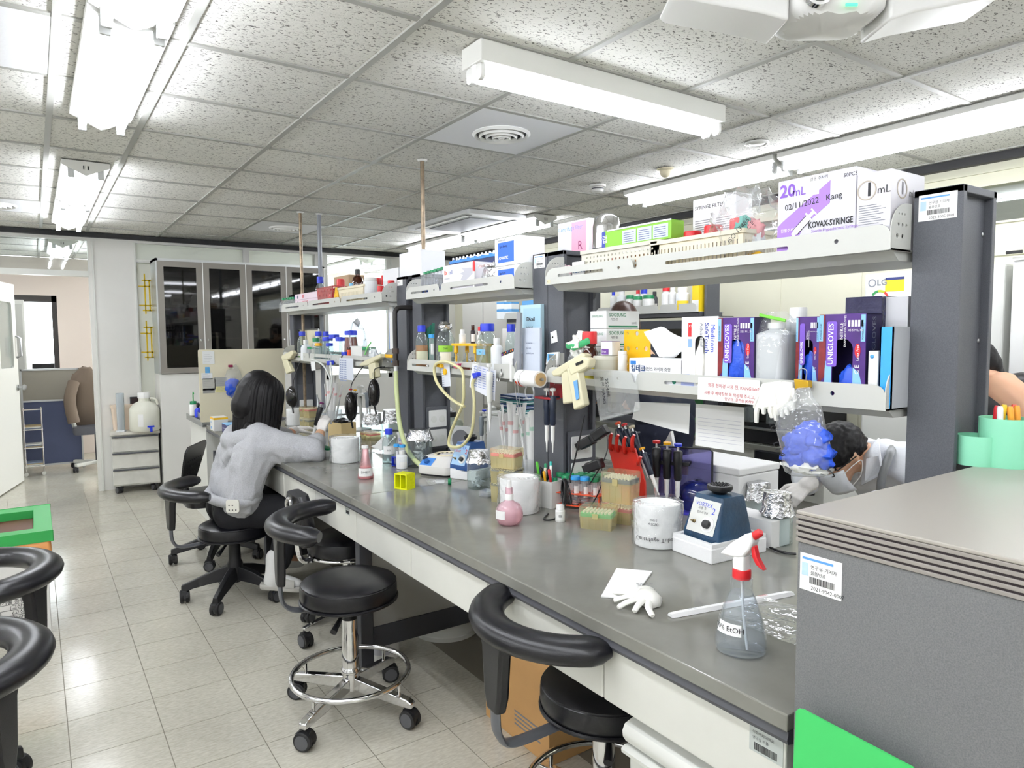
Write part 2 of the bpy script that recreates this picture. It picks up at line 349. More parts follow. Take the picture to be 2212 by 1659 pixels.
# right wall
g = G()
for a in ((YB,YF,0,2.12),(YB,YF,2.33,H)): g.box(XR,XR+.1,a[0],a[1],a[2],a[3])
wall_right = struct('wall_right', g, m_beige, smooth=0)
g = G()
for z in (1.93,2.11,2.325,2.40): g.box(XR-.015,XR,YB,YF,z,z+.012)
for y in (.55,1.15,2.32,2.5,3.1,5.2): g.box(XR-.004,XR,y,y+.006,0,2.11)
struct('trim_3', g, m_beige, smooth=0)
struct('window_6', G().box(XR+.04,XR+.046,YB,YF,2.12,2.33), m_glass, smooth=0)
struct('wall_corridor', G().box(5.9,6,YB,YF,0,H), m_wall, smooth=0)
# door leaf standing open into the office
a = math.atan2(8.864-7.9, -.154+.39)
dr = thing('door_1','x','door',(-.39,7.92,0), a); del dr['label'], dr['category']; dr['kind'] = 'structure'
dl = part('door_leaf', G().plate(rect(0,.98,.01,2.05), [rr2(.45,.86,1.2,1.86,.03)], -.02,.02,'y'), m_offw, dr, smooth=0)
part('door_pane', G().box(.44,.87,-.004,.004,1.19,1.87), clear('door_glass','#dfe6e2',.35,.2,body='#c6cfca'), dr, smooth=0)
for sgn in (-1,1):
    k = G(); k.at((.925,sgn*.02,.99),rx=-sgn*pi/2).lathe([(.03,0),(.03,.008),(.012,.012),(.012,.04),(.028,.05),(.03,.065),(.02,.078),(.003,.08)],16)
    part('door_knob', k, m_steel, dr)
    k = G(); k.tube([(.945,sgn*.022,1.30),(.945,sgn*.06,1.32),(.945,sgn*.06,1.50),(.945,sgn*.022,1.52)], .012, 8)
    part('pull_handle', k, m_steel, dr)
# ================================================================ ceiling fittings
m_fix = mat('fixture_enamel','#e4e4df',.35); m_hold = mat('lampholder','#d0d2d2',.4)
def v_light(label, x, y0, group, ln=1.2):
    t = thing('ceiling_light', label, 'ceiling light', (x,y0,H), 0, group)
    b = G(); b.prism([(-.118,-.004),(-.118,-.03),(0,-.085),(.118,-.03),(.118,-.004)], .005, ln-.005, 'y'); part('housing', b, m_fix, t, smooth=20)
    for s in (-1,1):
        q = G(); q.at((s*.073,.03,-.078),rx=-pi/2).cyl(0,0,0,.0145,ln-.06,14); part('tube', q, m_tube, t)
        for yy in (.012,ln-.028):
            h = G(); h.box(s*.073-.016,s*.073+.016,yy,yy+.016,-.098,-.03); part('lampholder', h, m_hold, t, bev=.004, smooth=0)
    for yy in (.0,ln): 
        q = G(); q.box(-.014,-.008,yy-.0,yy+.0005,-.05,-.03); q.box(.008,.014,yy,yy+.0005,-.05,-.03); part('end_slot', q, m_ink, t, smooth=0)
    return t
rows = [(.292,(1.22,2.44,4.68,5.9,0,-1.22,-2.44),'left aisle'),(3.56,(1.22,2.44,4.68,5.9,0,-1.22,-2.44),'far aisle'),(-1.4,(1.22,2.44,4.68,5.9,0,-1.22),'room\'s left side')]  # last row is out of view, added to raise the ambient light
nm = {1.22:'nearest',2.44:'second',4.68:'third',5.9:'fourth',0:'unseen first rear',-1.22:'unseen second rear',-2.44:'unseen third rear'}  # rear fittings are unseen, added behind the camera for more room light
for x, ys, w in rows:
    for y in ys: v_light(f'V-shaped two-tube ceiling light over the {w}, {nm[y]} in its row', x, y, 'V-shaped lights in rows')
v_light('V-shaped two-tube light in the office beyond the wide far window', 3.56, 8.45, 'V-shaped lights in rows')
v_light('V-shaped two-tube light in the office beyond the door transom', .292, 8.5, 'V-shaped lights in rows')
def box_light(label, x0, y):
    t = thing('ceiling_light', label, 'ceiling light', (x0,y,H), 0); ln = 1.26
    part('housing', G().box(0,ln,-.065,.065,-.075,-.002), m_fix, t, bev=.004, smooth=0)
    for s in (-1,1):
        q = G(); q.at((.03,s*.03,-.105),ry=pi/2).cyl(0,0,0,.0145,ln-.06,14); part('tube', q, mat('batten_tube','#f4f7ff',.4,emit=TUBE*.5), t)
        for xx in (.01,ln-.026):
            h = G(); h.prism(rr2(s*.03-.02,s*.03+.02,-.128,-.07,.018), xx, xx+.016, 'x'); part('lampholder', h, m_white, t)
    return t
box_light('white box batten with two lit tubes above the near bench', 1.284, 2.11)
box_light('white box batten with two lit tubes behind the viewer, unseen and added for light', 1.284, -.3); box_light('white box batten with two lit tubes near the back wall, unseen and added for light', 1.284, -1.8)  # both battens are out of view, added as extra room light
def diffuser(label, x, y, r=.145):
    t = thing('air_diffuser', label, 'air vent', (x,y,H), 0, 'round ceiling diffusers')
    part('panel', G().box(-.288,.288,-.288,.288,-.002,.003), mat('vent_panel','#f0f1f4',.5, bump=(60,.08)), t, smooth=0)
    for k,(ro,ri,z) in enumerate(((1,.86,-.012),(.78,.68,-.02),(.56,.46,-.024),(.34,.25,-.026),(.15,.02,-.026))):
        q = G(); q.lathe([(r*ri,z+.006),(r*(ri+ro)/2,z-.004),(r*ro,z+.006),(r*ro*.98,z+.016),(r*ri,z+.010)],40,caps=(0,0)); q.f += [tuple([4*40+(j+1)%40,4*40+j,j,(j+1)%40]) for j in range(40)]; q.mi += [0]*40
        part('ring', q, m_white, t)
    part('throat', G().cyl(0,0,-.004,r*.9,.003,32), m_dgrey, t)
diffuser('round ring diffuser on the ceiling between box batten and pole', 1.966, 2.949)
diffuser('round ring diffuser near the two far poles', 1.966, 6.549)
diffuser('round ring diffuser left of the nearest aisle light', -.195, 2.949)
diffuser('round ring diffuser left of the farthest aisle light', -.195, 6.549)
# cassette air conditioner
t = thing('cassette_air_conditioner','white ceiling cassette air conditioner with grey intake grille','air conditioner',(3.17,5.33,H),0)
part('panel', G().rbox(0,0,-.035,.60,1.08,.034,.03), mat('ac_white','#e7e9ea',.4), t)
part('intake_grille', G().box(-.17,.17,-.36,.36,-.04,-.034), mat('ac_grille','#8d8f95',.5,var=(200,.2)), t, smooth=0)
for s in (-1,1):
    part('louvre', G().box(s*.235-.025,s*.235+.025,-.45,.45,-.039,-.034), m_dgrey, t, smooth=0)
    part('louvre_blade', G().box(s*.235-.03,s*.235+.005,-.44,.44,-.043,-.039), m_white, t, smooth=0)
t = thing('smoke_detector','round white smoke detector on the ceiling','smoke detector',(3.154,3.577,H),0)
part('base', G().lathe([(.055,-.004),(.055,-.018),(.05,-.02)],28), m_white, t); part('chamber', G().lathe([(.038,-.02),(.04,-.035),(.036,-.048),(.02,-.052)],28), m_white, t)
part('vent_slots', G().lathe([(.0405,-.026),(.041,-.033)],28,caps=(0,0)), m_dgrey, t)
t = thing('motion_sensor','cream dome motion sensor on the ceiling','sensor',(3.208,3.02,H),0)
part('flange', G().lathe([(.055,-.002),(.055,-.008),(.045,-.012)],28), m_cream, t); part('dome', G().lathe([(.036,-.01),(.034,-.03),(.025,-.045),(.01,-.053),(.001,-.054)],24), m_cream, t)
t = thing('ceiling_speaker','flush round white ceiling speaker left of the right light row','speaker',(3.175,2.349,H),0)
part('rim', G().lathe([(.062,-.001),(.062,-.008),(.05,-.012),(.048,-.006)],32), m_white, t); part('grille', G().lathe([(.05,-.005),(.03,-.012),(.001,-.013)],28), m_offw, t)
for x,y,z0,lb in ((1.872,3.622,1.69,'thin rusty steel service pole rising from the bench to the ceiling, nearest'),(1.817,5.65,.8,'thin rusty service pole, left one of the far pair'),(1.972,5.65,.8,'grey painted service pole, right one of the far pair')):
    t = thing('service_pole',lb,'pole',(x,y,z0),0,'poles from bench to ceiling'); rr = .0125 if 'rusty' in lb else .017
    part('pipe', G().cyl(0,0,0,rr,H-z0,12), mat('rusty_pipe','#8a7a66',.35,.6,var=(30,.4)) if 'rusty' in lb else mat('grey_pipe','#8f939b',.4), t)
    part('ceiling_flange', G().lathe([(.022,H-z0-.012),(.03,H-z0-.002)],16), m_white, t)
# projector hanging from the ceiling at the top of the view
P = Zp(1785,30,2.36)
t = thing('projector','white ceiling projector with green status light at top of view','projector',(P.x,P.y,2.31),YAW)
part('body', G().rbox(0,0,0,.26,.22,.085,.06,6,top=.02), m_white, t, sub=1)
part('mount', G().cyl(0,0,.085,.03,.1,16), m_white, t)
for s in (-1,1): part('side_arm', G().prism([(s*.13,0),(s*.2,.02),(s*.42,.06),(s*.44,.075),(s*.2,.08),(s*.13,.075)], -.08,.08,'y'), m_white, t, bev=.01)
part('lens', G().at((-.07,-.1,.055),rx=pi/2).lathe([(.035,0),(.035,.02),(.028,.022),(.02,.012)],20), m_chrome, t)
part('status_light', G().box(-.0,.03,-.113,-.109,.02,.026), mat('green_led','#3ee07a',.4,emit=2), t)
# ================================================================ near lab bench
BX0, BX1, BY0, BY1, BH = 1.113, 2.64, .735, 5.95, .80
bench = thing('lab_bench','long double-sided lab bench with grey top and white drawers','bench',(0,0,0),0)
for a,b in ((BY0,2.879),(2.882,BY1)):
    o = part('bench_top', G().box(BX0,BX1,a,b,.766,BH), m_top, bench, bev=.003, smooth=0)
    part('edge_rail', G().prism([(BX0+.004,.766),(BX0+.004,.758),(BX0+.001,.75),(BX0+.004,.742),(BX0+.02,.738),(BX0+.04,.74),(BX0+.04,.766)], a, b, 'y'), m_dgrey, bench)
ys = [.745,1.255,1.79,2.322,2.855,3.39,3.92,4.45,4.98,5.5]
m_drw = mat('drawer_enamel','#dcdcd4',.45, var=(4,.05)); 
for i in range(len(ys)-1):
    d = part('drawer', G().box(BX0+.016,BX0+.45,ys[i]+.002,ys[i+1]-.002,.598,.738), m_drw, bench, bev=.004, smooth=0)
    d2 = part('drawer', G().box(BX1-.45,BX1-.016,ys[i]+.002,ys[i+1]-.002,.598,.738), m_drw, bench, bev=.004, smooth=0)
m_frame = mat('bench_frame','#3c3d42',.5)
for y in (.80,2.88,4.4,5.85):
    for x in (1.17,1.85,2.58):
        part('leg', G().box(x-.03,x+.03,y-.025,y+.025,.02,.60), m_frame, bench, bev=.003, smooth=0)
        part('leveller', G().lathe([(.022,0),(.022,.008),(.008,.01),(.008,.03)],10,x,y), m_steel, bench)
    part('cross_rail', G().box(1.2,2.55,y-.02,y+.02,.10,.15), m_frame, bench, smooth=0)
part('long_rail', G().box(1.83,1.87,.8,5.85,.10,.15), m_frame, bench, smooth=0)
part('modesty_panel', G().box(1.845,1.855,2.9,5.85,.15,.7), mat('grey_panel','#8e8d88',.5), bench, smooth=0)
for y in (2.865,4.385,5.835): part('frame_panel', G().box(1.2,1.83,y-.004,y+.004,.2,.6), mat('grey_panel2','#9a9994',.5), bench, smooth=0); part('frame_rail', G().box(1.2,2.55,y-.012,y+.012,.15,.2), m_frame, bench, smooth=0)
m_tagp = mat('asset_label','#dfeaf2',.5)
def barcode(parent, x, z, w, h, y, face='front', seed=1):
    r = random.Random(seed); q = G(); c = x
    while c < x+w-.001:
        k = r.choice((.0006,.0009,.0014)); q.box(c,c+k,y-.0007,y-.0001,z,z+h) if face=='front' else q.box(c,c+k,z,z+h,y,y+.0006); c += k+r.choice((.0007,.001))
    return part('barcode', q, m_ink, parent, smooth=0)
m_lblue = mat('light_blue_ink','#5c9ad8',.5)
def asset_tag(parent, x0, z0, w, h, y, num, seed=1):
    patch(parent, m_paper, x0,x0+w,z0,z0+h, y, 'asset_label')
    patch(parent, m_lblue, x0+w*.06,x0+w*.8,z0+h*.84,z0+h*.9, y-.0005, 'asset_print'); patch(parent, mat('pale_blue','#bcd8f2',.5), x0+w*.05,x0+w*.2,z0+h*.4,z0+h*.75, y-.0005, 'asset_print')
    lettering('연구용 기자재', h*.13, m_ink, parent, x0+w*.26, y-.0006, z0+h*.66); lettering('물품번호', h*.12, m_ink, parent, x0+w*.26, y-.0006, z0+h*.5)
    barcode(parent, x0+w*.24, z0+h*.22, w*.6, h*.18, y, 'front', seed); lettering(num, h*.14, m_ink, parent, x0+w*.28, y-.0006, z0+h*.1)
# drawer stickers
def drawer_sticker(u, v, w, h, num):
    p = Xp(u,v,BX0+.016); t = thing('asset_sticker','x','sticker',(BX0+.0155,p.y,p.z)); 
    t.parent = bench; del t['label'], t['category']
    patch(t, mat('worn_label','#b9bfbb',.5), -w/2,w/2,-h/2,h/2,0,'sticker'); barcode(t,-w*.35,-h*.4,w*.7,h*.3,-.0001,'front',3); lettering(num,h*.15,m_ink,t,-w*.4,-.001,h*.3); lettering('연구실 비품',h*.15,m_ink,t,-w*.4,-.001,h*.08)
drawer_sticker(1655,1610,.075,.05,'이화여자대학교'); drawer_sticker(751,1101,.05,.045,'비품번호')
# ---------------------------------------------------------------- service spine with shelves
SX0, SX1, LIP = 1.785, 1.961, 1.69
def upright(ya, yb, label, panel_side=True):
    t = thing('shelf_upright', label, 'upright', (SX0,ya,BH), 0, 'dark grey uprights of the bench shelving'); w = SX1-SX0; d = yb-ya; h = 1.043
    q = G(); q.box(0,.018,0,d,0,h); q.box(w-.018,w,0,d,0,h); q.box(0,w,0,d,h-.018,h); part('post', q, m_powder, t, bev=.002, smooth=0)
    part('side_panel', G().box(.018,w-.018,.02,d-.008,0,h-.018), m_powder, t, smooth=0)
    for zz in (.16,.42,.68,.94):
        q = G(); q.at((w-.024,.02,zz),rx=pi/2).lathe([(.006,0),(.006,.002),(.003,.004)],10); part('screw', q, m_steel, t)
    return t
U1 = upright(.757,.868,'dark grey shelf upright nearest the viewer, with asset label at top')
lb = thing('asset_label','x','sticker',(SX0-.0005,.868-.012,BH+1.043-.075)); lb.parent = None
lb['label'] = 'white asset label at the top of the nearest dark upright'; lb['category'] = 'label'
asset_tag(lb, 0,0,.086,.062,0,'2021-3005-0001',5)
upright(2.232,2.335,'dark grey shelf upright, nearer of the touching middle pair'); upright(2.338,2.44,'dark grey shelf upright, farther of the touching middle pair')
upright(3.49,3.6,'dark grey shelf upright just right of the black gas pipe gap'); upright(3.68,3.80,'dark grey shelf upright just left of the black gas pipe gap'); upright(5.80,5.9,'dark grey shelf upright at the far bench end')
lb = thing('asset_label','small white asset label at the top of the middle upright pair','label',(SX0-.0005,2.43,BH+1.043-.06)); asset_tag(lb,0,0,.075,.055,0,'2021-3005-0002',6)
lb = thing('asset_label','tiny white label at the top of the upright left of the pipe gap','label',(SX0-.0005,3.79,BH+1.043-.05)); patch(lb,m_paper,0,.07,0,.035,0,'asset_label'); lettering('비품',.012,m_ink,lb,.008,-.001,.02)
def lip_outline(L, h, n):
    """shelf front lip seen from the aisle: notched upper edge with rounded corners"""
    P = [(0,0),(L,0)]; P += arc(L-.03,h-.03,.03,0,90,5)
    for k in range(n,0,-1):
        c = L*k/(n+1) if n > 1 else L*.37
        P += [(c+.045,h)]+arc(c+.035,h-.025,.025,90,180,4)+[(c+.006,h*.45),(c,h*.38),(c-.006,h*.45)]+arc(c-.035,h-.025,.025,0,90,4)
    P += arc(.05,h-.05,.05,90,180,6); return P
def shelf(z, y0, y1, label, notches=1, bx=LIP):
    """two-sided tray shelf; y0 near end, y1 far end"""
    L = y1-y0; t = thing('tray_shelf', label, 'shelf', (bx,y1,z), FACE, 'off-white tray shelves over the bench'); D = (SX0+SX1)/2-bx
    h = .062
    slots = []
    ns = notches+1; 
    for k in range(ns):
        a = (0 if k == 0 else (L*k/(notches+1) if notches > 1 else L*.37)); b = L if k == notches else (L*(k+1)/(notches+1) if notches > 1 else L*.37)
        w = b-a; slots.append(rr2(a+w*.16,b-w*.32,h*.42,h*.6,.006)); slots.append(arc(b-w*.16,h*.55,.006,0,315,7))
    part('front_lip', G().plate(lip_outline(L,h,notches), slots, 0,.0025,'y'), m_shelfw, t, smooth=30)
    part('back_lip', G().plate(lip_outline(L,h,notches), [list(s) for s in slots], 2*D-.0025,2*D,'y'), m_shelfw, t, smooth=30)
    part('tray', G().box(0,L,.0025,2*D-.0025,0,.004), m_shelfw, t, smooth=0)
    part('under_channel', G().prism([(.03,0),(.06,-.022),(2*D-.06,-.022),(2*D-.03,0)],.01,L-.01,'x'), m_shelfw, t, smooth=0)
    for x in (0,L-.0025):
        oo = [(0.002,0),(SX0-bx,0),(SX0-bx,.115)]+arc(.075,.04,.075,90,180,8)
        hs = [arc(.035+.014*i,.088,.003,0,300,5) for i in range(3)]+[arc(.035+.018*i,.062,.0045,0,300,5) for i in range(3)]+[arc(.03+.025*i,.035,.006,0,300,6) for i in range(2)]
        part('end_bracket', G().plate(oo, hs, x, x+.0025, 'x'), m_shelfw, t, smooth=30)
    return t
Z1, Z2 = 1.312, 1.698
shelf(Z2,.872,2.228,'off-white upper tray shelf of the near bay with syringe boxes'); shelf(Z1,.872,2.228,'off-white middle tray shelf of the near bay with glove boxes')
shelf(Z2,2.444,3.486,'off-white upper tray shelf of the second bay with filter boxes'); shelf(Z1,2.444,3.486,'off-white middle tray shelf of the second bay with yellow stand')
shelf(Z2,3.804,5.796,'off-white upper tray shelf of the far bay with red basket',2); shelf(Z1,3.804,5.796,'off-white middle tray shelf of the far bay with crowded bottles',2)
sk = thing('shelf_sticker','x','sticker',(LIP-.0005,2.22,Z2+.004)); sk['label']='small yellowed R1 sticker on the left end of the near upper shelf'; sk['category']='sticker'
patch(sk, mat('yellowed_paper','#e8dcb8',.6),0.004,.024,0,.016,0,'sticker'); lettering('R.1',.009,m_ink,sk,.007,-.001,.008)
# socket panels on uprights
def sockets(y, label, z0=.10, n=2):
    t = thing('socket_panel', label, 'socket panel', (SX0+.02,y-.001,BH), 0)
    part('panel', G().box(0,.13,-.012,0,.06,.30), m_powder, t, smooth=0)
    for k in range(n):
        q = G(); q.at((.065,-.0125,.075+.11*k)).plate(rr2(-.055,.055,0,.095,.006),[], -.006,0,'y'); o = part('socket_plate', q, m_white, t, bev=.002)
        for s in (-1,1):
            q = G(); q.at((.065+s*.026,-.0187,.12+.11*k),rx=pi/2).lathe([(.019,0),(.019,.0015),(.017,.002)],16); part('socket_outlet', q, m_offw, o)
    return t
sockets(2.232,'white power socket panel on the middle upright beside the red pipette rack'); sockets(3.49,'white power socket panel on the upright behind the glass carboy')
sockets(5.80,'white power socket panel on the far upright',n=1)
# black gas pipe with yellow valve
t = thing('gas_pipe','black gas pipe elbow with yellow valve handle and pale green hose','pipe',(1.70,3.64,1.30),0)
part('pipe', G().tube(spline([(.14,0,.36),(.03,0,.36),(-.0,0,.34),(-.005,0,.30),(-.005,0,.05)],6),.014,10), mat('black_pipe','#2e2b2a',.4), t)
for z in (.10,.03): part('collar', G().lathe([(.02,z),(.02,z+.03)],8,-.005,0), mat('brown_collar','#4d423c',.4,.3), t)
part('valve_handle', G().box(-.03,-.02,0,.16,.075,.095), m_yellow, t, bev=.004)
part('nozzle', G().lathe([(.012,.03),(.01,0),(.009,-.03)],10,-.005,0), m_white, t)
hz = part('hose', G().tube(spline([(-.005,0,0),(-.01,-.02,-.15),(-.02,-.08,-.32),(-.04,-.22,-.43),(-.06,-.42,-.475),(-.03,-.62,-.478)],8),.013,10), mat('pale_hose','#cfd9a0',.4), t)
# ================================================================ speckled cabinet at the bench end
cab = thing('speckled_cabinet','dark grey speckled cabinet with ribbed top edge beside the bench end','cabinet',(1.11,.72,0))
L = 1.5; D = .9
part('body', G().box(0,L,0,D,0,1.13), m_speck, cab, bev=.002, smooth=0)
for k in range(5):
    part('edge_rib', G().box(-.003,L,-.003,D,1.131+.0105*k,1.1375+.0105*k), mat('rib_light','#8d8781',.5), cab, bev=.001, smooth=0)
    if k < 5: part('edge_groove', G().box(0,L,0,D,1.1365+.0105*k,1.1415+.0105*k), mat('rib_dark','#2b2024',.5), cab, smooth=0)
part('cabinet_top', G().box(-.003,L,-.003,D,1.18,1.187), mat('warm_grey_top','#a39e95',.35), cab, bev=.002, smooth=0)
lb = thing('asset_label','white asset label on the speckled cabinet front','label',(1.1095,.714,1.047)); asset_tag(lb,0,0,.078,.066,0,'2021-9042-0007',9)
gp = thing('green_board','bright green plastic board leaning on the speckled cabinet','board',(1.075,.70,0)); 
GP = [(lambda p: (.70-p.y,p.z))(Xp(u,v,1.075)) for u,v in ((1722,1534),(1728,1530),(1738,1532),(1975,1657))]; part('sheet', G().plate([(GP[0][0]-.02,0)]+GP+[(GP[3][0]+.03,GP[3][1]-.06),(GP[3][0]+.03,0)],[],-.004,0,'y'), mat('green_board','#3fbf63',.5), gp, bev=.001)
# mint pen cup on the cabinet
P = Zp(2170,1005,1.187); t = thing('pen_cup','mint green double pen cup on the speckled cabinet','pen holder',(P.x,P.y,1.187),0)
m_mint = mat('mint_plastic','#8fdcb8',.45); r = .055
def cupg(cx,cy,r,h): return G().lathe([(r*.98,0),(r,.004),(r,h),(r-.003,h),(r-.003,.006),(.002,.006)],32,cx,cy)
part('cup', cupg(0,0,r,.113), m_mint, t); part('cup', cupg(-.035,.046,r*.8,.07), m_mint, t)
pen_cols = [('#e24a3a','#f3f3f3'),('#f0d43a','#f0d43a'),('#d01f2c','#f3f3f3'),('#f3f3f3','#c8202a'),('#f0a030','#f3f3f3'),('#f0a030','#f0d43a')]
for k,(a,b) in enumerate(pen_cols):
    px = (2142,2158,2180,2188,2196,2207)[k]; ang = k*1.05
    pn = thing('marker', ['orange-red capped','yellow capped','dark red capped','red-and-white capped','orange and white capped','orange and yellow capped'][k]+' marker standing in the mint cup','marker',(P.x+cos(ang)*.028,P.y+sin(ang)*.028,1.195),0,'markers in the mint cup')
    q = G(); q.at((0,0,0),rx=.1*sin(ang),ry=.08*cos(ang)).cyl(0,0,0,.006,.10,10); part('barrel', q, mat('pen'+b,b,.4), pn)
    q = G(); q.at((0,0,0),rx=.1*sin(ang),ry=.08*cos(ang)).lathe([(.0065,.10),(.0065,.128),(.005,.134)],10); part('cap', q, mat('pen'+a,a,.4), pn)
# ================================================================ stools
m_caster = mat('caster_black','#1a1a1c',.5); m_capg = mat('caster_ring','#55565a',.5)
def caster(t, x, y, a, h=.075):
    q = G(); q.at((x,y,h*.48),rz=a)
    q.M = q.M @ Matrix.Rotation(pi/2,4,'Y')
    for s in (-1,1): q.lathe([(.012,s*.005),(h*.44,s*.005),(h*.48,s*.009),(h*.48,s*.022),(h*.4,s*.026),(.006,s*.024)],16)
    part('caster', q, m_caster, t)
    q = G(); q.at((x,y,h*.48),rz=a); q.M = q.M @ Matrix.Rotation(pi/2,4,'Y'); q.lathe([(h*.36,-.0265),(h*.36,.0265)],16); part('caster_hub', q, m_capg, t)
    q = G(); q.at((x,y,0),rz=a).prism([(-.03,.055),(-.036,.035),(-.025,.07),(.0,h+.004),(.03,.062),(.033,.04),(.02,.05)],-.012,.012,'x'); part('caster_hood', q, m_caster, t)
def torus_arc(R0, a0, a1, z, n, rad, prof):
    """sweep a closed profile [(radial,up)] round an arc"""
    rings = []
    for i in range(n+1):
        a = R(a0+(a1-a0)*i/n); k = 1
        e = min(i,n-i)
        if e == 0: k = .55
        elif e == 1: k = .88
        rings.append([((R0+p*k)*cos(a), (R0+p*k)*sin(a), z+w*k) for p, w in prof])
    return rings
def stool(label, loc, rz, sz, base='chrome', arm=None, arm_h=.23, rot=0.3, ring=True):
    """arm = list of (start deg, end deg, mount deg); seat height sz"""
    t = thing('lab_stool', label, 'stool', loc, rz, 'black swivel lab stools')
    part('seat', G().lathe([(.16,sz-.085),(.182,sz-.08),(.188,sz-.06),(.188,sz-.03),(.182,sz-.012),(.16,sz-.002),(.11,sz+.004),(.002,sz+.005)],48), m_leather, t)
    part('seat_piping', G().tube([(.187*cos(2*pi*j/48),.187*sin(2*pi*j/48),sz-.08) for j in range(48)],.006,6,closed=True), m_leather, t)
    part('seam', G().tube([(.184*cos(2*pi*j/48),.184*sin(2*pi*j/48),sz-.018) for j in range(48)],.0025,5,closed=True), m_leather, t)
    part('seat_plate', G().cb(0,0,sz-.1,.16,.14,.016), m_blackp, t)
    part('height_lever', G().tube([(-.02,-.02,sz-.1),(-.07,-.10,sz-.11),(-.12,-.15,sz-.14)],[.006,.007,.013],8), m_blackp, t)
    if base == 'chrome':
        part('column', G().lathe([(.014,sz-.1),(.014,sz-.15),(.026,sz-.15),(.027,sz-.165),(.03,sz-.166),(.03,.32),(.033,.31),(.033,.10)],24), m_chrome, t)
        part('column_collar', G().lathe([(.0265,sz-.149),(.0285,sz-.166)],24), m_blackp, t)
        part('column_ring', G().lathe([(.034,.19),(.04,.18),(.04,.17),(.034,.165)],24), m_chrome, t)
        n, r = 4, .275
    else:
        part('column', G().lathe([(.013,sz-.1),(.013,.36)],16), m_chrome, t); part('column_sleeve', G().lathe([(.03,.36),(.032,.30),(.034,.22),(.043,.20),(.043,.12),(.03,.09)],24), m_blackp, t)
        n, r = 5, .27
    for k in range(n):
        a = rot+2*pi*k/n; q = G(); q.at((0,0,0),rz=a)
        if base == 'chrome': q.prism([(.02,.15),(.02,.10),(r-.01,.078),(r+.015,.078),(r+.015,.10),(r-.01,.112)],-.016,.016,'y'); part('foot', q, m_chrome, t, bev=.004, smooth=30)
        else: q.loft([[(x,-w,z0),(x,w,z0),(x,w*.6,z1),(x,-w*.6,z1)] for x,w,z0,z1 in ((.02,.03,.11,.19),(.12,.027,.10,.165),(.22,.022,.08,.125),(.285,.02,.06,.10))]); part('foot', q, m_blackp, t, bev=.004, smooth=30)
        caster(t, r*cos(a), r*sin(a), a+.7+k*1.3)
        if base == 'chrome' and ring:
            q = G(); q.at((0,0,0),rz=a).cyl(.226,0,.09,.006,.075,8); part('ring_post', q, m_chrome, t)
    if base == 'chrome' and ring:
        part('foot_ring', G().tube([(.228*cos(2*pi*j/48),.228*sin(2*pi*j/48),.165) for j in range(48)],.0105,10,closed=True), m_chrome, t)
    if arm:
        ox, oy, R0, z, a0, a1, am = arm
        part('arm_rest', G().at((ox,oy,0)).loft(torus_arc(R0,a0,a1,z,26,.03,[(.05*cos(u),.034*sin(u)) for u in [2*pi*j/14 for j in range(14)]])), m_leather, t)
        e = V((ox+R0*cos(R(am)),oy+R0*sin(R(am)),0)); c = math.atan2(e.y,e.x); D = e.length
        q = G(); q.at((0,0,0),rz=c).tube(spline([(.12,0,sz-.09),(D-.06,0,sz-.095),(D-.01,0,sz-.06),(D,0,sz+.02),(D,0,z-.07)],6),.024,8,flat=.35); part('arm_bracket', q, mat('bracket_grey','#6a6c72',.4,.4), t)
        q = G(); q.at((0,0,0),rz=c).loft([[(D-.016+dx,-w,zz),(D-.016+dx,w,zz),(D+.014+dx,w*.8,zz),(D+.014+dx,-w*.8,zz)] for zz,w,dx in ((sz+.01,.03,0),(sz+.06,.048,0),(z-.06,.06,-.0),(z-.005,.085,-.0))]); part('arm_support', q, m_leather, t, bev=.008, smooth=50)
        q = G(); aa = R((a0*.4+am*.6)); q.at((ox+R0*cos(aa),oy+R0*sin(aa),z+.0302),rz=aa).box(-.006,.006,-.01,.01,-.001,.0006); part('sticker', q, m_paper, t, smooth=0)
    return t
stool('black round stool with chrome four-star base and foot ring in the aisle', (.987,2.589,0), 0, .55, 'chrome', (-.02,0,.24,.785,76,230,172), rot=.35+.2)
stool('black five-star stool the woman in grey sits on', (.905,4.16,0), 0, .445, 'black', (-.055,0,.28,.655,105,246,188), rot=.35)
stool('black round stool with curved arm rest tucked under the near bench', (1.335,1.48,0), 0, .50, 'chrome', (-.128,-.02,.245,.735,104,250,172), rot=.1)
stool('black curved-arm stool at the lower left corner, nearest', (-.40,2.04,0), 0, .50, 'black', (.13,.02,.235,.735,-95,80,-42), rot=-.35)
stool('black curved-arm stool behind the nearest left one, by the bin', (-.37,2.80,0), 0, .50, 'black', (.14,-.02,.235,.735,-75,85,-30), rot=.2)
# ================================================================ generators for lab ware
FH = V((_f.x,_f.y,0)).normalized()
def px(P):
    d = V(P)-V((0,0,EYE)); return 1106+FPX*d.dot(_r)/d.dot(_f), 829.5-FPX*d.dot(_u)/d.dot(_f)
def stand(u, vb, w, vt, z=BH):
    """round thing: its lowest point shows at (u,vb), w wide, top at vt -> base centre, radius, height"""
    P = Zp(u,vb,z); r = S(P,w)/2; P = P+FH*r*.8; d = ray(u,vt); t = (P.x*FH.x+P.y*FH.y)/(d.x*FH.x+d.y*FH.y)
    return P, r, EYE+d.z*t-z
def cang(P, rz=FACE):
    a = math.atan2(-P.y,-P.x)-rz; return a
def wrap(parent, m, r, z0, z1, ac, wa, name='label', n=8, r1=None):
    r1 = r if r1 is None else r1
    g = G().sheet(n,2,lambda s,t: ((r+(r1-r)*t)*cos(ac-wa/2+wa*s),(r+(r1-r)*t)*sin(ac-wa/2+wa*s),z0+(z1-z0)*t)); return part(name, g, m, parent)
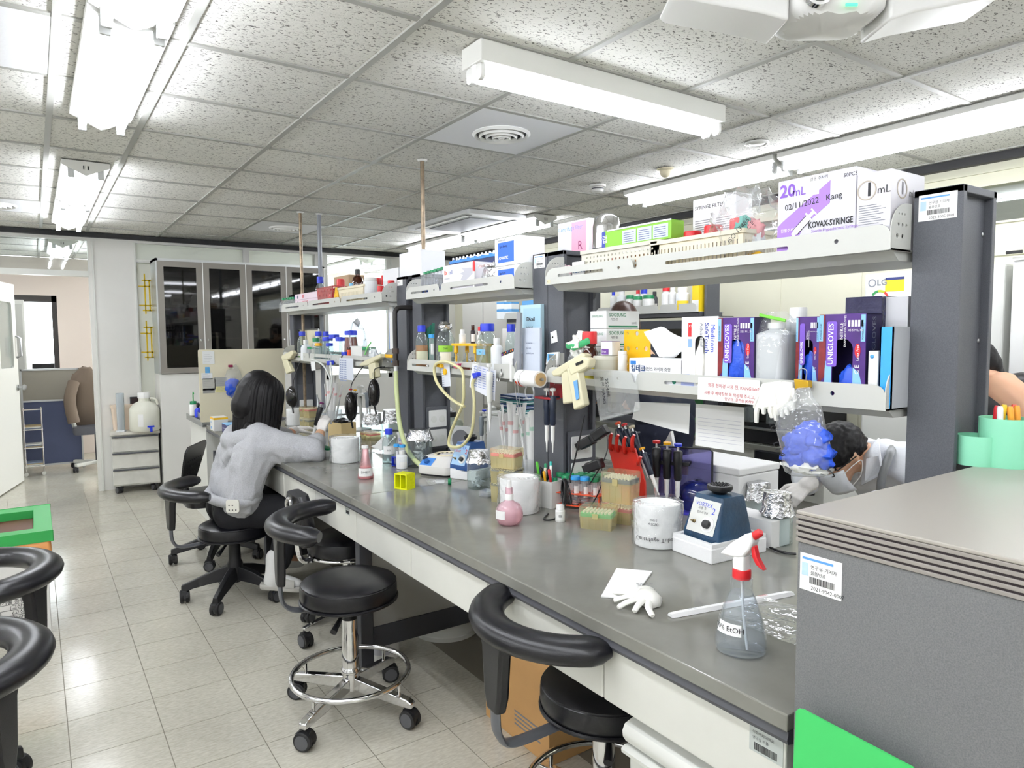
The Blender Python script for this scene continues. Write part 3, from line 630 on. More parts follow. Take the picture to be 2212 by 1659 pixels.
def curved_text(parent, s, size, m, r, z, ac):
    o = lettering(s, size, m, parent, 0,0,0, align='CENTER')
    if not o: return
    me = o.data
    for v in me.vertices:
        a = ac+v.co.x/r; v.co = V((r*cos(a), r*sin(a), z+v.co.y))
    o.matrix_local = Matrix(); me.update(); return o
m_clg = clear('lab_glass','#e9f1f1',.07,.03,gl=.3); m_clp = clear('clear_plastic','#fbfcfd',.16,.12,body='#f2f5f7'); m_bag = clear('clear_bag','#fdfefe',.12,.08,body='#f8fafb',gl=.3,bump=(14,.5)); m_wrap = clear('crinkled_wrap','#fdfefe',.2,.08,body='#fbfcfd',gl=.5,bump=(24,.8))
m_milk = mat('milky_plastic','#e9ecee',.4); m_foil = mat('aluminium_foil','#dcdddf',.16,1,bump=(55,1.0)); m_cap_b = mat('blue_cap','#1c36c8',.4); m_cap_lb = mat('light_blue_cap','#2f9be0',.4)
m_cap_g = mat('green_cap','#10804f',.45); m_cap_r = mat('red_cap','#cf2027',.4); m_cap_w = mat('white_cap','#f0f0ee',.4); m_amber = mat('amber_glass','#3a1608',.08); m_tissue = mat('tissue','#f5f5f3',.85,bump=(60,.1))
m_cap_y = mat('amber_cap','#f0b010',.4)
def liquid(name, hexc, op=.55): return clear('liquid_'+name, hexc, op, .05, body=hexc, gl=.1)
def ribcap(g, r, z, h, n=28, mi=0):
    rings = []
    for zz,k in ((z,1),(z+h*.85,1),(z+h,.93),(z+h,.01)):
        rings.append([((r*k*(1 if j%2 or k<.5 else .955))*cos(2*pi*j/n),(r*k*(1 if j%2 or k<.5 else .955))*sin(2*pi*j/n),zz) for j in range(n)])
    return g.loft(rings, mi)
def bottle(name, label, P, r, h, cap=m_cap_b, body=m_clg, liq=None, lev=.5, kind='round', lab=None, group=None, capr=.55, caph=.16, neck=.24, cat='bottle', labtxt=None, laboff=0, rz=FACE):
    t = thing(name, label, cat, P, rz, group); zn = h*(1-caph); zs = h*(1-caph-neck)
    cr = r*capr
    if kind == 'round': pr = [(r*.9,0),(r,h*.02),(r,zs),(r*.96,zs+(zn-zs)*.3),(r*.7,zs+(zn-zs)*.72),(cr*.86,zs+(zn-zs)*.88),(cr*.86,zn+h*caph*.5)]
    elif kind == 'square': pr = [(r*.98,0),(r,h*.02),(r,zs),(r*.9,zs+(zn-zs)*.25),(cr*.86,zs+(zn-zs)*.8),(cr*.86,zn+h*caph*.5)]
    elif kind == 'flask': pr = [(r*.95,0),(r,h*.03),(r*.97,h*.08),(cr*1.1,zs),(cr*.86,zn),(cr*.86,zn+h*caph*.4)]
    elif kind == 'jar': pr = [(r*.94,0),(r,h*.03),(r,zs),(r*.96,zs+(zn-zs)*.5),(cr*.92,zn),(cr*.92,zn+h*caph*.4)]
    elif kind == 'globe': pr = [(r*.6,0),(r*.8,h*.04),(r*.97,h*.14),(r,h*.24),(r*.94,h*.35),(r*.75,h*.46),(cr*1.25,h*.53),(cr,h*.57),(cr*.9,zn)]
    n = 24
    if kind == 'square':
        P4 = lambda k: rrect(2*r*k,2*r*k,r*.35*k,4); part('body', G().loft([[(x,y,z) for x,y in (P4(q/r) if q>cr else [(q*cos(2*pi*j/20-pi/2+.16),q*sin(2*pi*j/20-pi/2+.16)) for j in range(20)])] for q,z in pr]), body, t)
    else: part('body', G().lathe(pr,n), body, t)
    if liq:
        lp = [(max(q*.94,.001),max(z,.003)) for q,z in pr if z < h*lev]; 
        k = next((i for i,(q,z) in enumerate(pr) if z >= h*lev), len(pr)-1); q0,z0 = pr[k-1]; q1,z1 = pr[k]; f = (h*lev-z0)/max(z1-z0,1e-6)
        lp.append(((q0+(q1-q0)*f)*.94,h*lev))
        if kind == 'square': part('liquid', G().rbox(0,0,.003,r*1.86,r*1.86,h*lev,r*.3), liq, t)
        else: part('liquid', G().lathe(lp,n), liq, t)
    if cap: part('cap', ribcap(G(),cr,zn,h*caph), cap, t)
    if lab:
        ac = cang(P,rz)+laboff; wm, z0, z1, wa = lab
        if kind == 'square': patch(t, wm, -r*.75,r*.75,h*z0,h*z1,-r-.0003,'label'); labtxt and lettering(labtxt,h*.09,m_ink,t,0,-r-.001,h*(z0+z1)/2,align='CENTER')
        else:
            wrap(t, wm, r*1.012, h*z0, h*z1, ac, wa); labtxt and curved_text(t, labtxt, h*(z1-z0)*.42, m_ink, r*1.02, h*(z0+z1)/2, ac)
    return t
LB = lambda m=m_paper, z0=.2, z1=.5, wa=1.6: (m, z0, z1, wa)
def foil_jar(label, P, r, h, fill=None, group='jars closed with foil', foilh=.3, name='foil_covered_jar'):
    t = thing(name, label, 'jar', P, FACE, group); zs = h*(1-foilh)
    part('jar', G().lathe([(r*.92,0),(r,h*.03),(r,zs),(r*.93,zs+.006),(r*.8,h*.86),(r*.8,h*.97)],24), m_clg, t)
    rnd = random.Random(int(P.x*9999)); n = 40
    rings = []
    for z,k,am in ((zs-h*.02,1.10,.09),(zs+h*.03,1.04,.05),(zs+h*.12,.92,.05),(h*.93,.86,.04),(h*.995,.84,.02),(h*1.005,.6,.03),(h,.02,0)):
        rings.append([(r*(k+am*rnd.uniform(-1,1))*cos(2*pi*j/n), r*(k+am*rnd.uniform(-1,1))*sin(2*pi*j/n), z+(h*.035*rnd.uniform(-1,1) if am>.06 else 0)) for j in range(n)])
    part('foil_cover', G().loft(rings,caps=(0,1)), m_foil, t, smooth=25)
    if fill: 
        q = G(); 
        for k in range(26):
            a = rnd.uniform(0,6.28); d = rnd.uniform(0,r*.55); z = rnd.uniform(.01,zs*fill); tx,ty = rnd.uniform(0,6),rnd.uniform(.6,2.4)
            q.at((d*cos(a),d*sin(a),z),ry=ty,rz=tx).lathe([(r*.02,-r*.25),(r*.10,-r*.05),(r*.10,r*.2)],6)
        stuff(part('small_tubes', q, clear('tube_heap','#f8fafa',.5,.2,body='#eef1f2'), t))
    return t
def tube50(label, P, cap, h=.115, r=.0145, group=None, tilt=None, liq=None, nolabel=False):
    t = thing('centrifuge_tube', label, 'tube', P, FACE, group)
    part('body', G().lathe([(.004,0),(r*.95,h*.13),(r,h*.16),(r,h*.9)],14), m_clp, t)
    if liq: part('liquid', G().lathe([(.003,.002),(r*.85,h*.13),(r*.85,h*liq[1])],12), liq[0], t)
    part('cap', ribcap(G(),r*1.18,h*.88,h*.12,20), cap, t)
    if not nolabel: wrap(t, m_paper, r*1.03, h*.35,h*.7, cang(P)+.3, 1.2, 'write_on_panel',5)
    if tilt: t.rotation_euler = tilt
    return t
m_tipy = clear('tip_box_yellow','#fdf6d6',.33,.2,body='#f6ecba',gl=.25); m_tiplid = clear('tip_box_lid','#fdf8e0',.2,.12,body='#f4ecc8',gl=.3)
def tip_box(label, P, rz, w, d, hb, hl, rack, group='pipette tip boxes'):
    """translucent base, coloured rack, hinged clear lid, front latch"""
    t = thing('tip_box', label, 'tip box', P, rz, group)
    part('base', G().loft([[(x*k,y*k,z) for x,y in rrect(w,d,.006,3)] for z,k in ((0,.94),(hb,.98))]), m_tipy, t)
    for k in range(5): part('base_rib', G().box(-w*.4+w*.2*k-.001,-w*.4+w*.2*k+.001,-d/2-.0005,-d/2+.002,hb*.1,hb*.9), m_tipy, t, smooth=0)
    part('rack', G().plate(rrect(w*.93,d*.93,.004,3), [], hb*.93, hb+hl*.35,'z'), rack, t)
    q = G()
    for i in range(8):
        for j in range(6): q.cyl(-w*.38+w*.76*i/7,-d*.36+d*.72*j/5,hb+hl*.3,w*.03,hl*.25,6)
    part('tips', stuff_g(q), m_milk, t)
    part('lid', G().loft([[(x*k,y*k,z) for x,y in rrect(w,d,.006,3)] for z,k in ((hb*.98,1.02),(hb+hl*.9,1.0),(hb+hl,.97))]), m_tiplid, t)
    part('latch', G().box(-w*.09,w*.09,-d/2-.005,-d/2-.001,hb*.88,hb+hl*.4), m_tipy, t, bev=.001)
    return t
def stuff_g(g): return g
def bagged_roll(label, P, r, h, bag_h=1.05, flare=1.12, name='bagged_paper_roll', cat='paper roll'):
    t = thing(name, label, cat, P, FACE)
    part('roll', G().lathe([(r*.94,0),(r,h*.02),(r,h*.97),(r*.97,h),(r*.9,h),(r*.88,h*.9),(.002,h*.88)],36), m_tissue, t)
    rnd = random.Random(int(P.y*997)); n = 44; rings = []
    for z,k,am in ((.0,1.08,.02),(.05,1.13,.05),(.3,1.10,.04),(.6,1.10,.04),(.9,flare*1.04,.05),(bag_h,flare,.06),(bag_h*1.03,flare*.75,.09)):
        rings.append([(r*(k+am*rnd.uniform(-1,1))*cos(2*pi*j/n),r*(k+am*rnd.uniform(-1,1))*sin(2*pi*j/n),h*z+am*.1*h*rnd.uniform(0,1)) for j in range(n)])
    part('plastic_bag', G().loft(rings,caps=(0,0)), m_wrap, t, smooth=35)
    return t
def pipette(g_parent, name, M, handle, btn, ln=.24, tipc=m_white, k=1.0):
    """one pipette hanging down: button on top, grip, shaft; M places its top"""
    t = g_parent
    def P(nm, g, m):
        o = part(nm, g, m, t); o.matrix_local = M; return o
    P('grip', G().lathe([(.011*k,-ln*.12),(.0145*k,-ln*.14),(.0145*k,-ln*.3),(.012*k,-ln*.36),(.0125*k,-ln*.55),(.009*k,-ln*.58)],14), handle)
    P('finger_hook', G().box(-.004*k,.004*k,.008*k,.032*k,-ln*.16,-ln*.13), handle)
    P('plunger', G().lathe([(.004*k,-ln*.12),(.004*k,-ln*.05),(.0045*k,-ln*.03)],10), m_chrome)
    P('button', G().lathe([(.011*k,-ln*.05),(.0125*k,-ln*.03),(.0125*k,-ln*.01),(.006*k,0)],14), btn)
    P('shaft', G().lathe([(.009*k,-ln*.58),(.008*k,-ln*.62),(.0075*k,-ln*.8),(.004*k,-ln*.86),(.002*k,-ln)],12), tipc)
m_navy = mat('navy_plastic','#1b2437',.4)
def hang_pipette(label, top, handle, btn, rx=0, ry=0, rz=FACE, ln=.24, group='hanging pipettes', k=1.0, tipc=m_white):
    t = thing('pipette', label, 'pipette', top, rz, group); pipette(t,'p', Matrix.Rotation(ry,4,'Y')@Matrix.Rotation(rx,4,'X'), handle, btn, ln, tipc, k); return t
def carton(name, label, loc, w, d, h, m, cat='box', rz=FACE, group=None, side=None, tape=True, lid=True, bev=.0015):
    """closed cardboard carton; origin at the front left bottom corner"""
    t = thing(name, label, cat, loc, rz, group)
    part('carton', G().box(0,w,0,d,0,h), m, t, bev=bev, smooth=0)
    if lid:
        part('top_flap', G().box(.001,w-.001,.001,d*.5-.0008,h,h+.0012), m, t, smooth=0); part('top_flap', G().box(.001,w-.001,d*.5+.0008,d-.001,h,h+.0012), m, t, smooth=0)
    return t
def shelf_fit(u0, u1, vt, x, z, vm=None):
    """front face on plane x between image columns u0..u1, top edge at vt, standing at height z -> corner, width, height"""
    vm = vm or vt; a = Xp(u0,vm,x).y; b = Xp(u1,vm,x).y; return V((x,a,z)), a-b, Xp((u0+u1)/2,vt,x).z-z
def at_shelf(u, w, vt, x, z, vm=None):
    P = Xp(u,vm or vt,x); Q = V((x,P.y,z)); return Q, S(Q,w)/2, Xp(u,vt,x).z-z
def glove_lump(name, label, P, w, d, h, m, cat='glove', rz=FACE, seed=1, fingers=None, parent=None):
    """limp glove: palm pad plus five slack fingers"""
    rnd = random.Random(seed); t = parent or thing(name, label, cat, P, rz)
    g = G()
    def pad(cx,cy,sx,sy,hh,n=14):
        g.loft([[(cx+sx*k*cos(2*pi*j/n)*(1+.12*rnd.uniform(-1,1)),cy+sy*k*sin(2*pi*j/n)*(1+.12*rnd.uniform(-1,1)),hh*z+rnd.uniform(0,.1)*hh) for j in range(n)] for z,k in ((0,.85),(.35,1),(.8,.75),(1,.3))])
    pad(0,0,w*.34,d*.34,h)
    pad(-w*.3,d*.18,w*.22,d*.26,h*.8)
    for k in range(5):
        a = -1.9+.42*k if fingers is None else fingers[k]; L = w*(.5+.12*rnd.random()); b = rnd.uniform(-.3,.3)
        x0,y0 = w*.22*cos(a),d*.24*sin(a); x1,y1 = x0+L*.55*cos(a),y0+L*.55*sin(a); x2,y2 = x1+L*.4*cos(a+b),y1+L*.4*sin(a+b)
        g.tube(spline([(x0,y0,h*.5),(x1,y1,h*.42),(x2,y2,h*.22)],4),[h*.27]*5+[h*.24]*3+[h*.16],8,flat=.8)
    part('glove_body', g, m, t, smooth=50); return t
m_latex = mat('white_latex','#efeee6',.45,bump=(90,.15)); m_nit = mat('blue_nitrile','#1f4fc8',.35,bump=(60,.3))
# ================================================================ things on the near bench top
P, r, h = stand(1614,1424,112,1160)
t = thing('spray_bottle','clear ethanol spray bottle with red and white trigger in front','spray bottle',P,FACE); hb = h*.66
pr = [(r*.8,0),(r*.95,.004),(r,hb*.10),(r*.98,hb*.22),(r*.82,hb*.45),(r*.55,hb*.72),(r*.42,hb*.82),(r*.42,hb*.98),(r*.3,hb)]
part('body', G().lathe(pr,32), clear('pet_clear','#fbfdfe',.06,.03,gl=.3), t); part('ethanol', G().lathe([(q*.95,max(z,.003)) for q,z in pr[:6]]+[(r*.44,hb*.78)],28), clear('ethanol','#f8fbff',.05,.03,gl=.2), t)
part('dip_tube', G().tube([(0,0,hb),(r*.1,0,hb*.5),(r*.45,-.01,.012)],.0028,8), m_milk, t); part('collar', ribcap(G(),r*.36,hb*.97,h*.085,32), m_cap_r, t)
Z = hb*.97+h*.085
q = G(); q.loft([[(x+a,y,Z+z) for x,y in rrect(wx,wy,.006,3)] for z,wx,wy,a in ((0,.03,.03,0),(.015,.032,.026,-.002),(.03,.03,.024,0))]); part('spray_neck', q, m_cap_w, t)
q = G(); q.prism([(-.052,Z+.022),(-.045,Z+.03),(-.02,Z+.055),(.015,Z+.082),(.03,Z+.088),(.036,Z+.07),(.028,Z+.05),(.012,Z+.03),(.0,Z+.025),(-.02,Z+.022)],-.013,.013,'y'); part('spray_head', q, m_cap_w, t, bev=.004)
q = G(); q.at((.03,0,Z+.079),ry=.9).lathe([(.009,-.004),(.009,.018),(.006,.022)],14); part('nozzle', q, m_cap_r, t)
q = G(); q.prism([(.027,Z+.055),(.035,Z+.06),(.042,Z+.035),(.06,Z+.012),(.052,Z+.014),(.04,Z+.02),(.03,Z+.035)],-.007,.007,'y'); part('trigger', q, m_cap_r, t, bev=.002)
wrap(t, m_paper, r*.97*1.0, hb*.30,hb*.44, cang(P)-.55, 1.15,'tape_label',8,r*.84); curved_text(t,'70% EtOH',hb*.1,m_ink,r*.93,hb*.37,cang(P)-.55)
# pipette sleeve, paper, gloves, flat bag
a, b = Zp(1447,1333,BH), Zp(1712,1284,BH); d = b-a; L = d.length; t = thing('pipette_sleeve','white paper 10 mL pipette sleeve lying behind the spray bottle','pipette sleeve',a,math.atan2(d.y,d.x))
part('sleeve', G().loft([[(x,-.012*k,.001),(x,-.006*k,.001+.009*k),(x,.006*k,.001+.009*k),(x,.012*k,.001)] for x,k in ((0,.9),(.02,1),(L-.02,1),(L,.7))]), m_paper, t)
m_pinkink = mat('red_ink','#c23a48',.6); lettering('10mL',.013,m_pinkink,t,L*.78,0,.0125,face='top',rot=pi); lettering('PIPETTE',.009,m_pinkink,t,L*.5,0,.0125,face='top',rot=pi); lettering('|||  x3',.011,m_inkg,t,L*.2,0,.0125,face='top',rot=pi)
c4 = [Zp(*q,BH) for q in ((1298,1291),(1365,1297),(1409,1238),(1332,1231))]; t = thing('folded_paper','folded white paper note on the bench beside crumpled gloves','paper',c4[0],0)
q = [p-c4[0] for p in c4]; part('sheet', G().add([(p.x,p.y,.001) for p in q]+[(p.x,p.y,.004+.002*(i>1)) for i,p in enumerate(q)],[(0,1,2,3),(7,6,5,4),(0,1,5,4),(1,2,6,5),(2,3,7,6),(3,0,4,7)]), m_paper, t, smooth=0)
cc = (q[0]+q[1]+q[2]+q[3])/4; lettering('농도 조절\n 실험',.012,m_ink,t,cc.x+.01,cc.y-.03,.0075,face='top',rot=-.7)
P = Zp(1400,1312,BH); glove_lump('latex_gloves','pair of crumpled white latex gloves on the near bench',P+V((.02,.02,0)),.13,.10,.034,m_latex,'gloves',FACE-.2,5,[-2.5,-2.0,-1.5,-1.05,-.6])
P = Zp(1672,1352,BH); t = thing('flat_plastic_bag','flat clear plastic bag lying beside the speckled cabinet','plastic bag',P,FACE)
part('film', G().sheet(14,14,lambda s,q: (-.11+.26*s,-.07+.2*q,.003+.008*noise.noise(V((s*4,q*4,1)))+.006)), m_bag, t)
# foam block and vortex mixer
def vortex(label, P, rz, w, d, h, main, face, txt, foam=None):
    t = thing('vortex_mixer', label, 'vortex mixer', P, rz)
    k = .72
    ring = lambda kx,ky,z,oy: [(x*kx,y*ky+oy,z) for x,y in rrect(w,d,.012,4)]
    part('housing', G().loft([ring(1,1,0,0),ring(1,1,h*.16,0),ring(.78,.66,h*.94,d*.06),ring(.75,.62,h,d*.06)]), main, t)
    part('cup_pad', G().lathe([(w*.14,h),(w*.16,h+.008),(w*.25,h+.012),(w*.27,h+.02),(w*.26,h+.028),(w*.22,h+.03),(.002,h+.026)],28,0,d*.06), m_blackp, t)
    q = G()
    for i in range(3):
        for j in range(6+i*5): a = 6.28*j/(6+i*5); q.ball((w*.07*(i+.6)*cos(a),d*.06+w*.07*(i+.6)*sin(a),h+.0295),.004,6)
    part('pad_nubs', q, m_blackp, t)
    y0,z0 = -d/2+.0,h*.18; y1,z1 = -d*.33+d*.06,h*.90
    n = V((0,-(z1-z0),-(y0-y1))).normalized(); n = V((0,-(z1-z0),(y1-y0))).normalized()
    ang = math.atan2(y1-y0,z1-z0); pl = part('face_plate', G().box(-w*.37,w*.37,-.0012,0,.0,((y1-y0)**2+(z1-z0)**2)**.5), face, t, smooth=0, loc=(0,y0-.001,z0), rot=(-ang,0,0))
    hh = ((y1-y0)**2+(z1-z0)**2)**.5
    for s,sz,x,z,mm in txt: lettering(s,sz,mm,pl,x,-.0018,z*hh)
    q = G(); q.at((w*.16,-.002,hh*.3),rx=pi/2).lathe([(w*.17,0),(w*.17,.001)],32); part('dial', q, m_paper, pl)
    q = G(); q.at((w*.16,-.003,hh*.3),rx=pi/2).lathe([(w*.09,0),(w*.085,.012),(w*.02,.014)],24); part('knob', q, m_blackp, pl)
    q = G(); q.at((-w*.2,-.002,hh*.3),rx=pi/2).lathe([(.006,0),(.006,.004),(.003,.005),(.003,.016)],10); part('toggle_switch', q, mat('brass','#7a6a48',.35,.8), pl)
    return t
c = [Zp(1537,1221,BH),Zp(1462,1192,BH),Zp(1656,1192,BH)]
e1 = c[2]-c[0]; e2 = c[1]-c[0]; rz = math.atan2(e1.y,e1.x); m_eps = mat('styrofoam','#f6f6f6',.8,bump=(200,.15))
fw_, fd_ = e1.length, max(.15,e2.length); hf = stand(1537,1221,10,1178)[2]
t = thing('foam_block','white styrofoam block carrying the near vortex mixer','foam block',c[0],rz); part('block', G().box(0,fw_,0,.17,0,hf-.012), m_eps, t, bev=.004, smooth=0); part('rim', G().plate(rect(.002,fw_-.002,.002,.168),[rect(.018,fw_-.018,.018,.152)],hf-.012,hf,'z'), m_eps, t, smooth=0)
nx = V((cos(rz),sin(rz),0)); ny = V((-sin(rz),cos(rz),0))
P = c[0]+nx*(fw_*.46)+ny*.085; P.z = BH+hf-.011; P2, r2, h2 = stand(1555,1165,143,1075,BH+hf)
vortex('worn dark blue vortex mixer with black rubber cup on white foam',P,FACE-.05,.15,.16,.14,mat('navy_enamel','#1d3f5c',.45,var=(14,.35),bump=(80,.2)),m_offw,[('VORTEX',.018,-.042,.84,m_blue),('2',.03,.028,.7,m_blue),('사용 후',.011,-.028,.72,m_ink),('반드시 전원',.009,-.028,.6,m_ink)])
# bagged centrifuge-tube roll
P, r, h = stand(1428,1186,100,1085); t = bagged_roll('white roll in a clear bag printed with mirrored tube lettering',P,r,h,1.04,1.08)
for s,z,sz in (('Centrifuge Tube',.25,.02),('e1050',.62,.013),('50012',.72,.010)):
    o = curved_text(t,s,sz,m_ink,r*1.13,h*z,cang(P)-.15)
    if o: 
        for v in o.data.vertices: v.co.z = 2*h*z-v.co.z
        o.data.update()
# pipette stand with violet shield
P = Zp(1475,1110,BH)+FH*.05; t = thing('pipette_stand','violet clear pipette stand holding three black pipettes','pipette stand',(P.x,P.y,BH),FACE+.55)
m_viol = clear('violet_acrylic','#b9b6dd',.35,.06,body='#8f8cc4',gl=.3)
part('shield', G().plate(rr2(-.10,.12,.06,.25,.012),[],.02,.024,'y'), m_viol, t, bev=.001); part('shield_edge', G().tube([(-.10,.022,.25),(.11,.022,.25),(.12,.022,.24),(.12,.022,.06)],.004,6), m_blackp, t)
part('base', G().rbox(0,.0,0,.2,.13,.012,.02), mat('violet_base','#3a36a8',.4), t); part('back_post', G().box(-.08,-.06,.0,.02,.01,.25), m_viol, t, smooth=0)
part('holder_bar', G().box(-.10,.04,-.03,.022,.185,.20), m_blackp, t, bev=.003)
for k,(u,bt,nm) in enumerate(((1437,m_cap_r,'red'),(1457,m_cap_y,'yellow'),(1477,m_cap_b,'blue'))):
    hang_pipette(f'black pipette with {nm} button in the violet stand',t.location+Matrix.Rotation(FACE+.55,3,'Z')@V((-.085+.042*k,-.045,.285-.004*k)),m_blackp,bt,0,0,FACE+.55,.255,'black pipettes in the violet stand',1.25)
P, r, h = stand(1515,1110,80,1015); t = thing('mini_centrifuge','dark blue domed mini centrifuge behind the violet stand','centrifuge',P,FACE)
part('base', G().rbox(0,0,0,.15,.15,.05,.04,6), mat('navy_gloss','#232a66',.25), t); part('dome', G().lathe([(.072,.05),(.074,.065),(.066,.095),(.04,.118),(.002,.124)],32), clear('navy_dome','#2c3580',.75,.08,body='#232c74'), t); part('lid_knob', G().lathe([(.016,.12),(.016,.128),(.01,.131)],20), m_navy, t)
# white styrofoam box, square bottle, foil jars
P = Zp(1512,1070,BH)+FH*.12; t = thing('foam_box','white styrofoam box with lid behind the violet pipette stand','foam box',(2.2,2.02,BH),FACE)
part('box', G().box(0,.34,0,.25,0,.155), m_eps, t, bev=.005, smooth=0); part('lid', G().box(-.003,.343,-.003,.253,.157,.185), m_eps, t, bev=.005, smooth=0); part('tape_strip', G().box(.05,.09,-.0005,.0,.12,.17), m_yellow, t, smooth=0)
t = thing('paper_packet','white pointed paper packet leaning behind the violet stand','packet',(2.02,2.02,BH+.185),FACE); t.location = (2.13,Xp(1437,985,2.13).y,BH)
part('packet', G().add([(-.06,0,.17),(.055,.01,.16),(0,.03,.30),(-.06,.015,.17),(.055,.03,.16),(0,.045,.30)],[(0,1,2),(5,4,3),(0,1,4,3),(1,2,5,4),(2,0,3,5)]), m_paper, t, smooth=0); part('packet_body', G().box(-.06,.055,.005,.03,0,.165), m_paper, t, smooth=0)
P, r, h = stand(1568,1062,46,995); bottle('square_bottle','clear square bottle with white cap and water',P+FH*.02,r,h*1.05,m_cap_w,m_clg,clear('water','#e6eef6',.1,.03),.5,'square',caph=.22,capr=.5)
P, r, h = stand(1590,1085,58,1037); foil_jar('foil covered glass jar, left one behind the near vortex mixer',P,r,max(h,.12),.0)
P, r, h = stand(1643,1118,62,1040); foil_jar('tall foil covered glass jar, middle one behind the near vortex mixer',P,r,h,.0,foilh=.5)
P, r, h = stand(1690,1182,84,1062); foil_jar('foil covered jar of clear bits beside the speckled cabinet',P,r*.8,h,.35,foilh=.42)
t = thing('carton','long white and pink carton behind the foil jars','box',(1.95,1.56,BH),FACE); part('carton', G().box(0,.2,0,.1,0,.09), m_paper, t, bev=.002, smooth=0); patch(t,mat('pink_print','#eec3c3',.6),.02,.1,.02,.08,-.0003)
t = thing('power_cable','black power cable lying beside the near foam block','cable',Zp(1640,1190,BH),0); a = Zp(1640,1190,BH); part('cord', G().tube(spline([(q-a)+V((0,0,.005)) for q in (Zp(1640,1160,BH),Zp(1658,1182,BH),Zp(1690,1196,BH),Zp(1720,1200,BH))],5),.004,8), m_blackp, t)
# tip boxes
rk_b, rk_m, rk_g, rk_p = mat('blue_rack','#41557c',.5), mat('magenta_rack','#a83c68',.5), mat('green_rack','#3fae78',.5), mat('pink_rack','#d4607c',.5)
P = Zp(1297,1148,BH)+FH*.055; tip_box('yellow tip box with green rack in front of the taller tip box',P,FACE+.55,.125,.082,.045,.035,rk_g)
P = Zp(1345,1134,BH)+FH*.055; PB = V((P.x,P.y,BH)); tip_box('yellow tip box with magenta rack under the tall one',PB,FACE+.35,.125,.085,.045,.03,rk_m)
tip_box('tall yellow tip box with blue rack on top of the magenta one',PB+V((0,0,.0755)),FACE+.35,.125,.088,.075,.04,rk_b)
# orange tube rack
P = Zp(1255,1100,BH)+FH*.06; RK = thing('tube_rack','orange wire-leg tube rack with green and blue capped tubes','tube rack',(P.x,P.y,BH),FACE+.5)
m_or = mat('orange_rack','#e2552f',.4)
hol = [arc(-.084+.041*i,-.041+.041*j,.0175,0,345,12) for i in range(5) for j in range(3)]
for z in (.012,.06): part('rack_plate', G().plate(rrect(.23,.14,.01),[list(x) for x in hol],z,z+.003,'z'), m_or, RK)
for sx in (-1,1):
    for sy in (-1,1): part('rack_leg', G().cyl(sx*.107,sy*.063,0,.004,.065,8), m_or, RK)
rnd = random.Random(3); caps = [0,0,0,0,1, 0,0,0,1,0, 1,0,0,0,0]
k = 0
for i in range(5):
    for j in range(3):
        c = 'light blue' if (i,j) in ((2,0),(3,0),(0,2)) else 'green'
        if (i,j) in ((0,0),): continue
        q = RK.location+Matrix.Rotation(FACE+.5,3,'Z')@V((-.084+.041*i,-.041+.041*j,.006))
        row = ['front','middle','back'][j]; tube50(f'{c} capped tube, {["first","second","third","fourth","fifth"][i]} from left in {row} row of orange rack',q,m_cap_lb if c!='green' else m_cap_g,.125,.0165,'tubes in the orange rack')
P, r, h = stand(1200,1095,12,1032); tube50('narrow green capped tube standing at the left end of the orange rack',V((P.x,P.y,BH)),m_cap_g,h,.008,None)
P, r, h = stand(1211,1128,22,1090); bottle('reagent_bottle','small white bottle with EB label on the near bench',P,r,h,m_cap_w,m_white,kind='jar',capr=.85,caph=.3,neck=.06,lab=LB(m_paper,.12,.58,2.0),labtxt='EB')
a = Zp(1178,1118,BH); t = thing('cable_coil','black cable loop hanging from a pipette aid onto the bench','cable',a,0)
Q = [Zp(1184,1112,BH),Zp(1175,1124,BH),Zp(1195,1124,BH),Zp(1215,1108,BH),Xp(1222,1085,1.62),Xp(1226,1050,1.66),Xp(1238,1010,1.68),Xp(1252,950,1.69),Xp(1262,900,1.70)]
part('cord', G().tube(spline([q-a+V((0,0,.004)) for q in Q],8),.0032,7), m_blackp, t)
q = G(); c0 = Xp(1222,1062,1.62)-a
for k in range(7): q.tube([(c0.x+.004*k-.012+.006*sin(6.28*j/20),c0.y+.018*sin(6.28*j/20+.3*k),c0.z+.045*cos(6.28*j/20)) for j in range(20)],.0028,6,closed=True)
part('wound_loops', q, m_blackp, t)
# squeeze bottle, roll, pen box, tip box tower
P, r, h = stand(1100,1139,62,1037)
m_pinkb = clear('pink_bottle','#fbe6ec',.35,.15,body='#f5d0da',gl=.2); t = bottle('globe_bottle','pink round-bellied squeeze bottle with white nozzle',P,r,h,None,m_pinkb,liquid('pink','#f6dfe2',.3),.3,'globe',capr=.28,neck=.2,lab=LB(m_paper,.17,.36,.9),laboff=-.75)
part('nozzle', G().lathe([(r*.3,h*.55),(r*.3,h*.68),(r*.2,h*.72),(r*.16,h*.98),(r*.1,h)],16), m_cap_w, t)
P, r, h = stand(1122,1112,86,1030); bagged_roll('white paper roll under a crumpled clear bag behind the pink globe bottle',P,r,h,1.04,1.12)
P = Zp(1185,1096,BH)+FH*.04; t = thing('pen_box','white rectangular pen box with scissors and pens','pen holder',(P.x,P.y,BH),FACE+.25)
part('box', G().plate(rr2(-.052,.052,-.045,.045,.006),[rr2(-.048,.048,-.041,.041,.004)],0,.108,'z'), m_white, t); part('floor_plate', G().box(-.05,.05,-.043,.043,0,.003), m_white, t)
PENB = t; pc = [('#1c2a8c','navy'),('#58b83a','lime green'),('#2f9a6a','teal green'),('#e8e4d2','cream'),('#f0b020','yellow'),('#3fb8b0','turquoise'),('#f3f0ea','white'),('#c02030','red')]
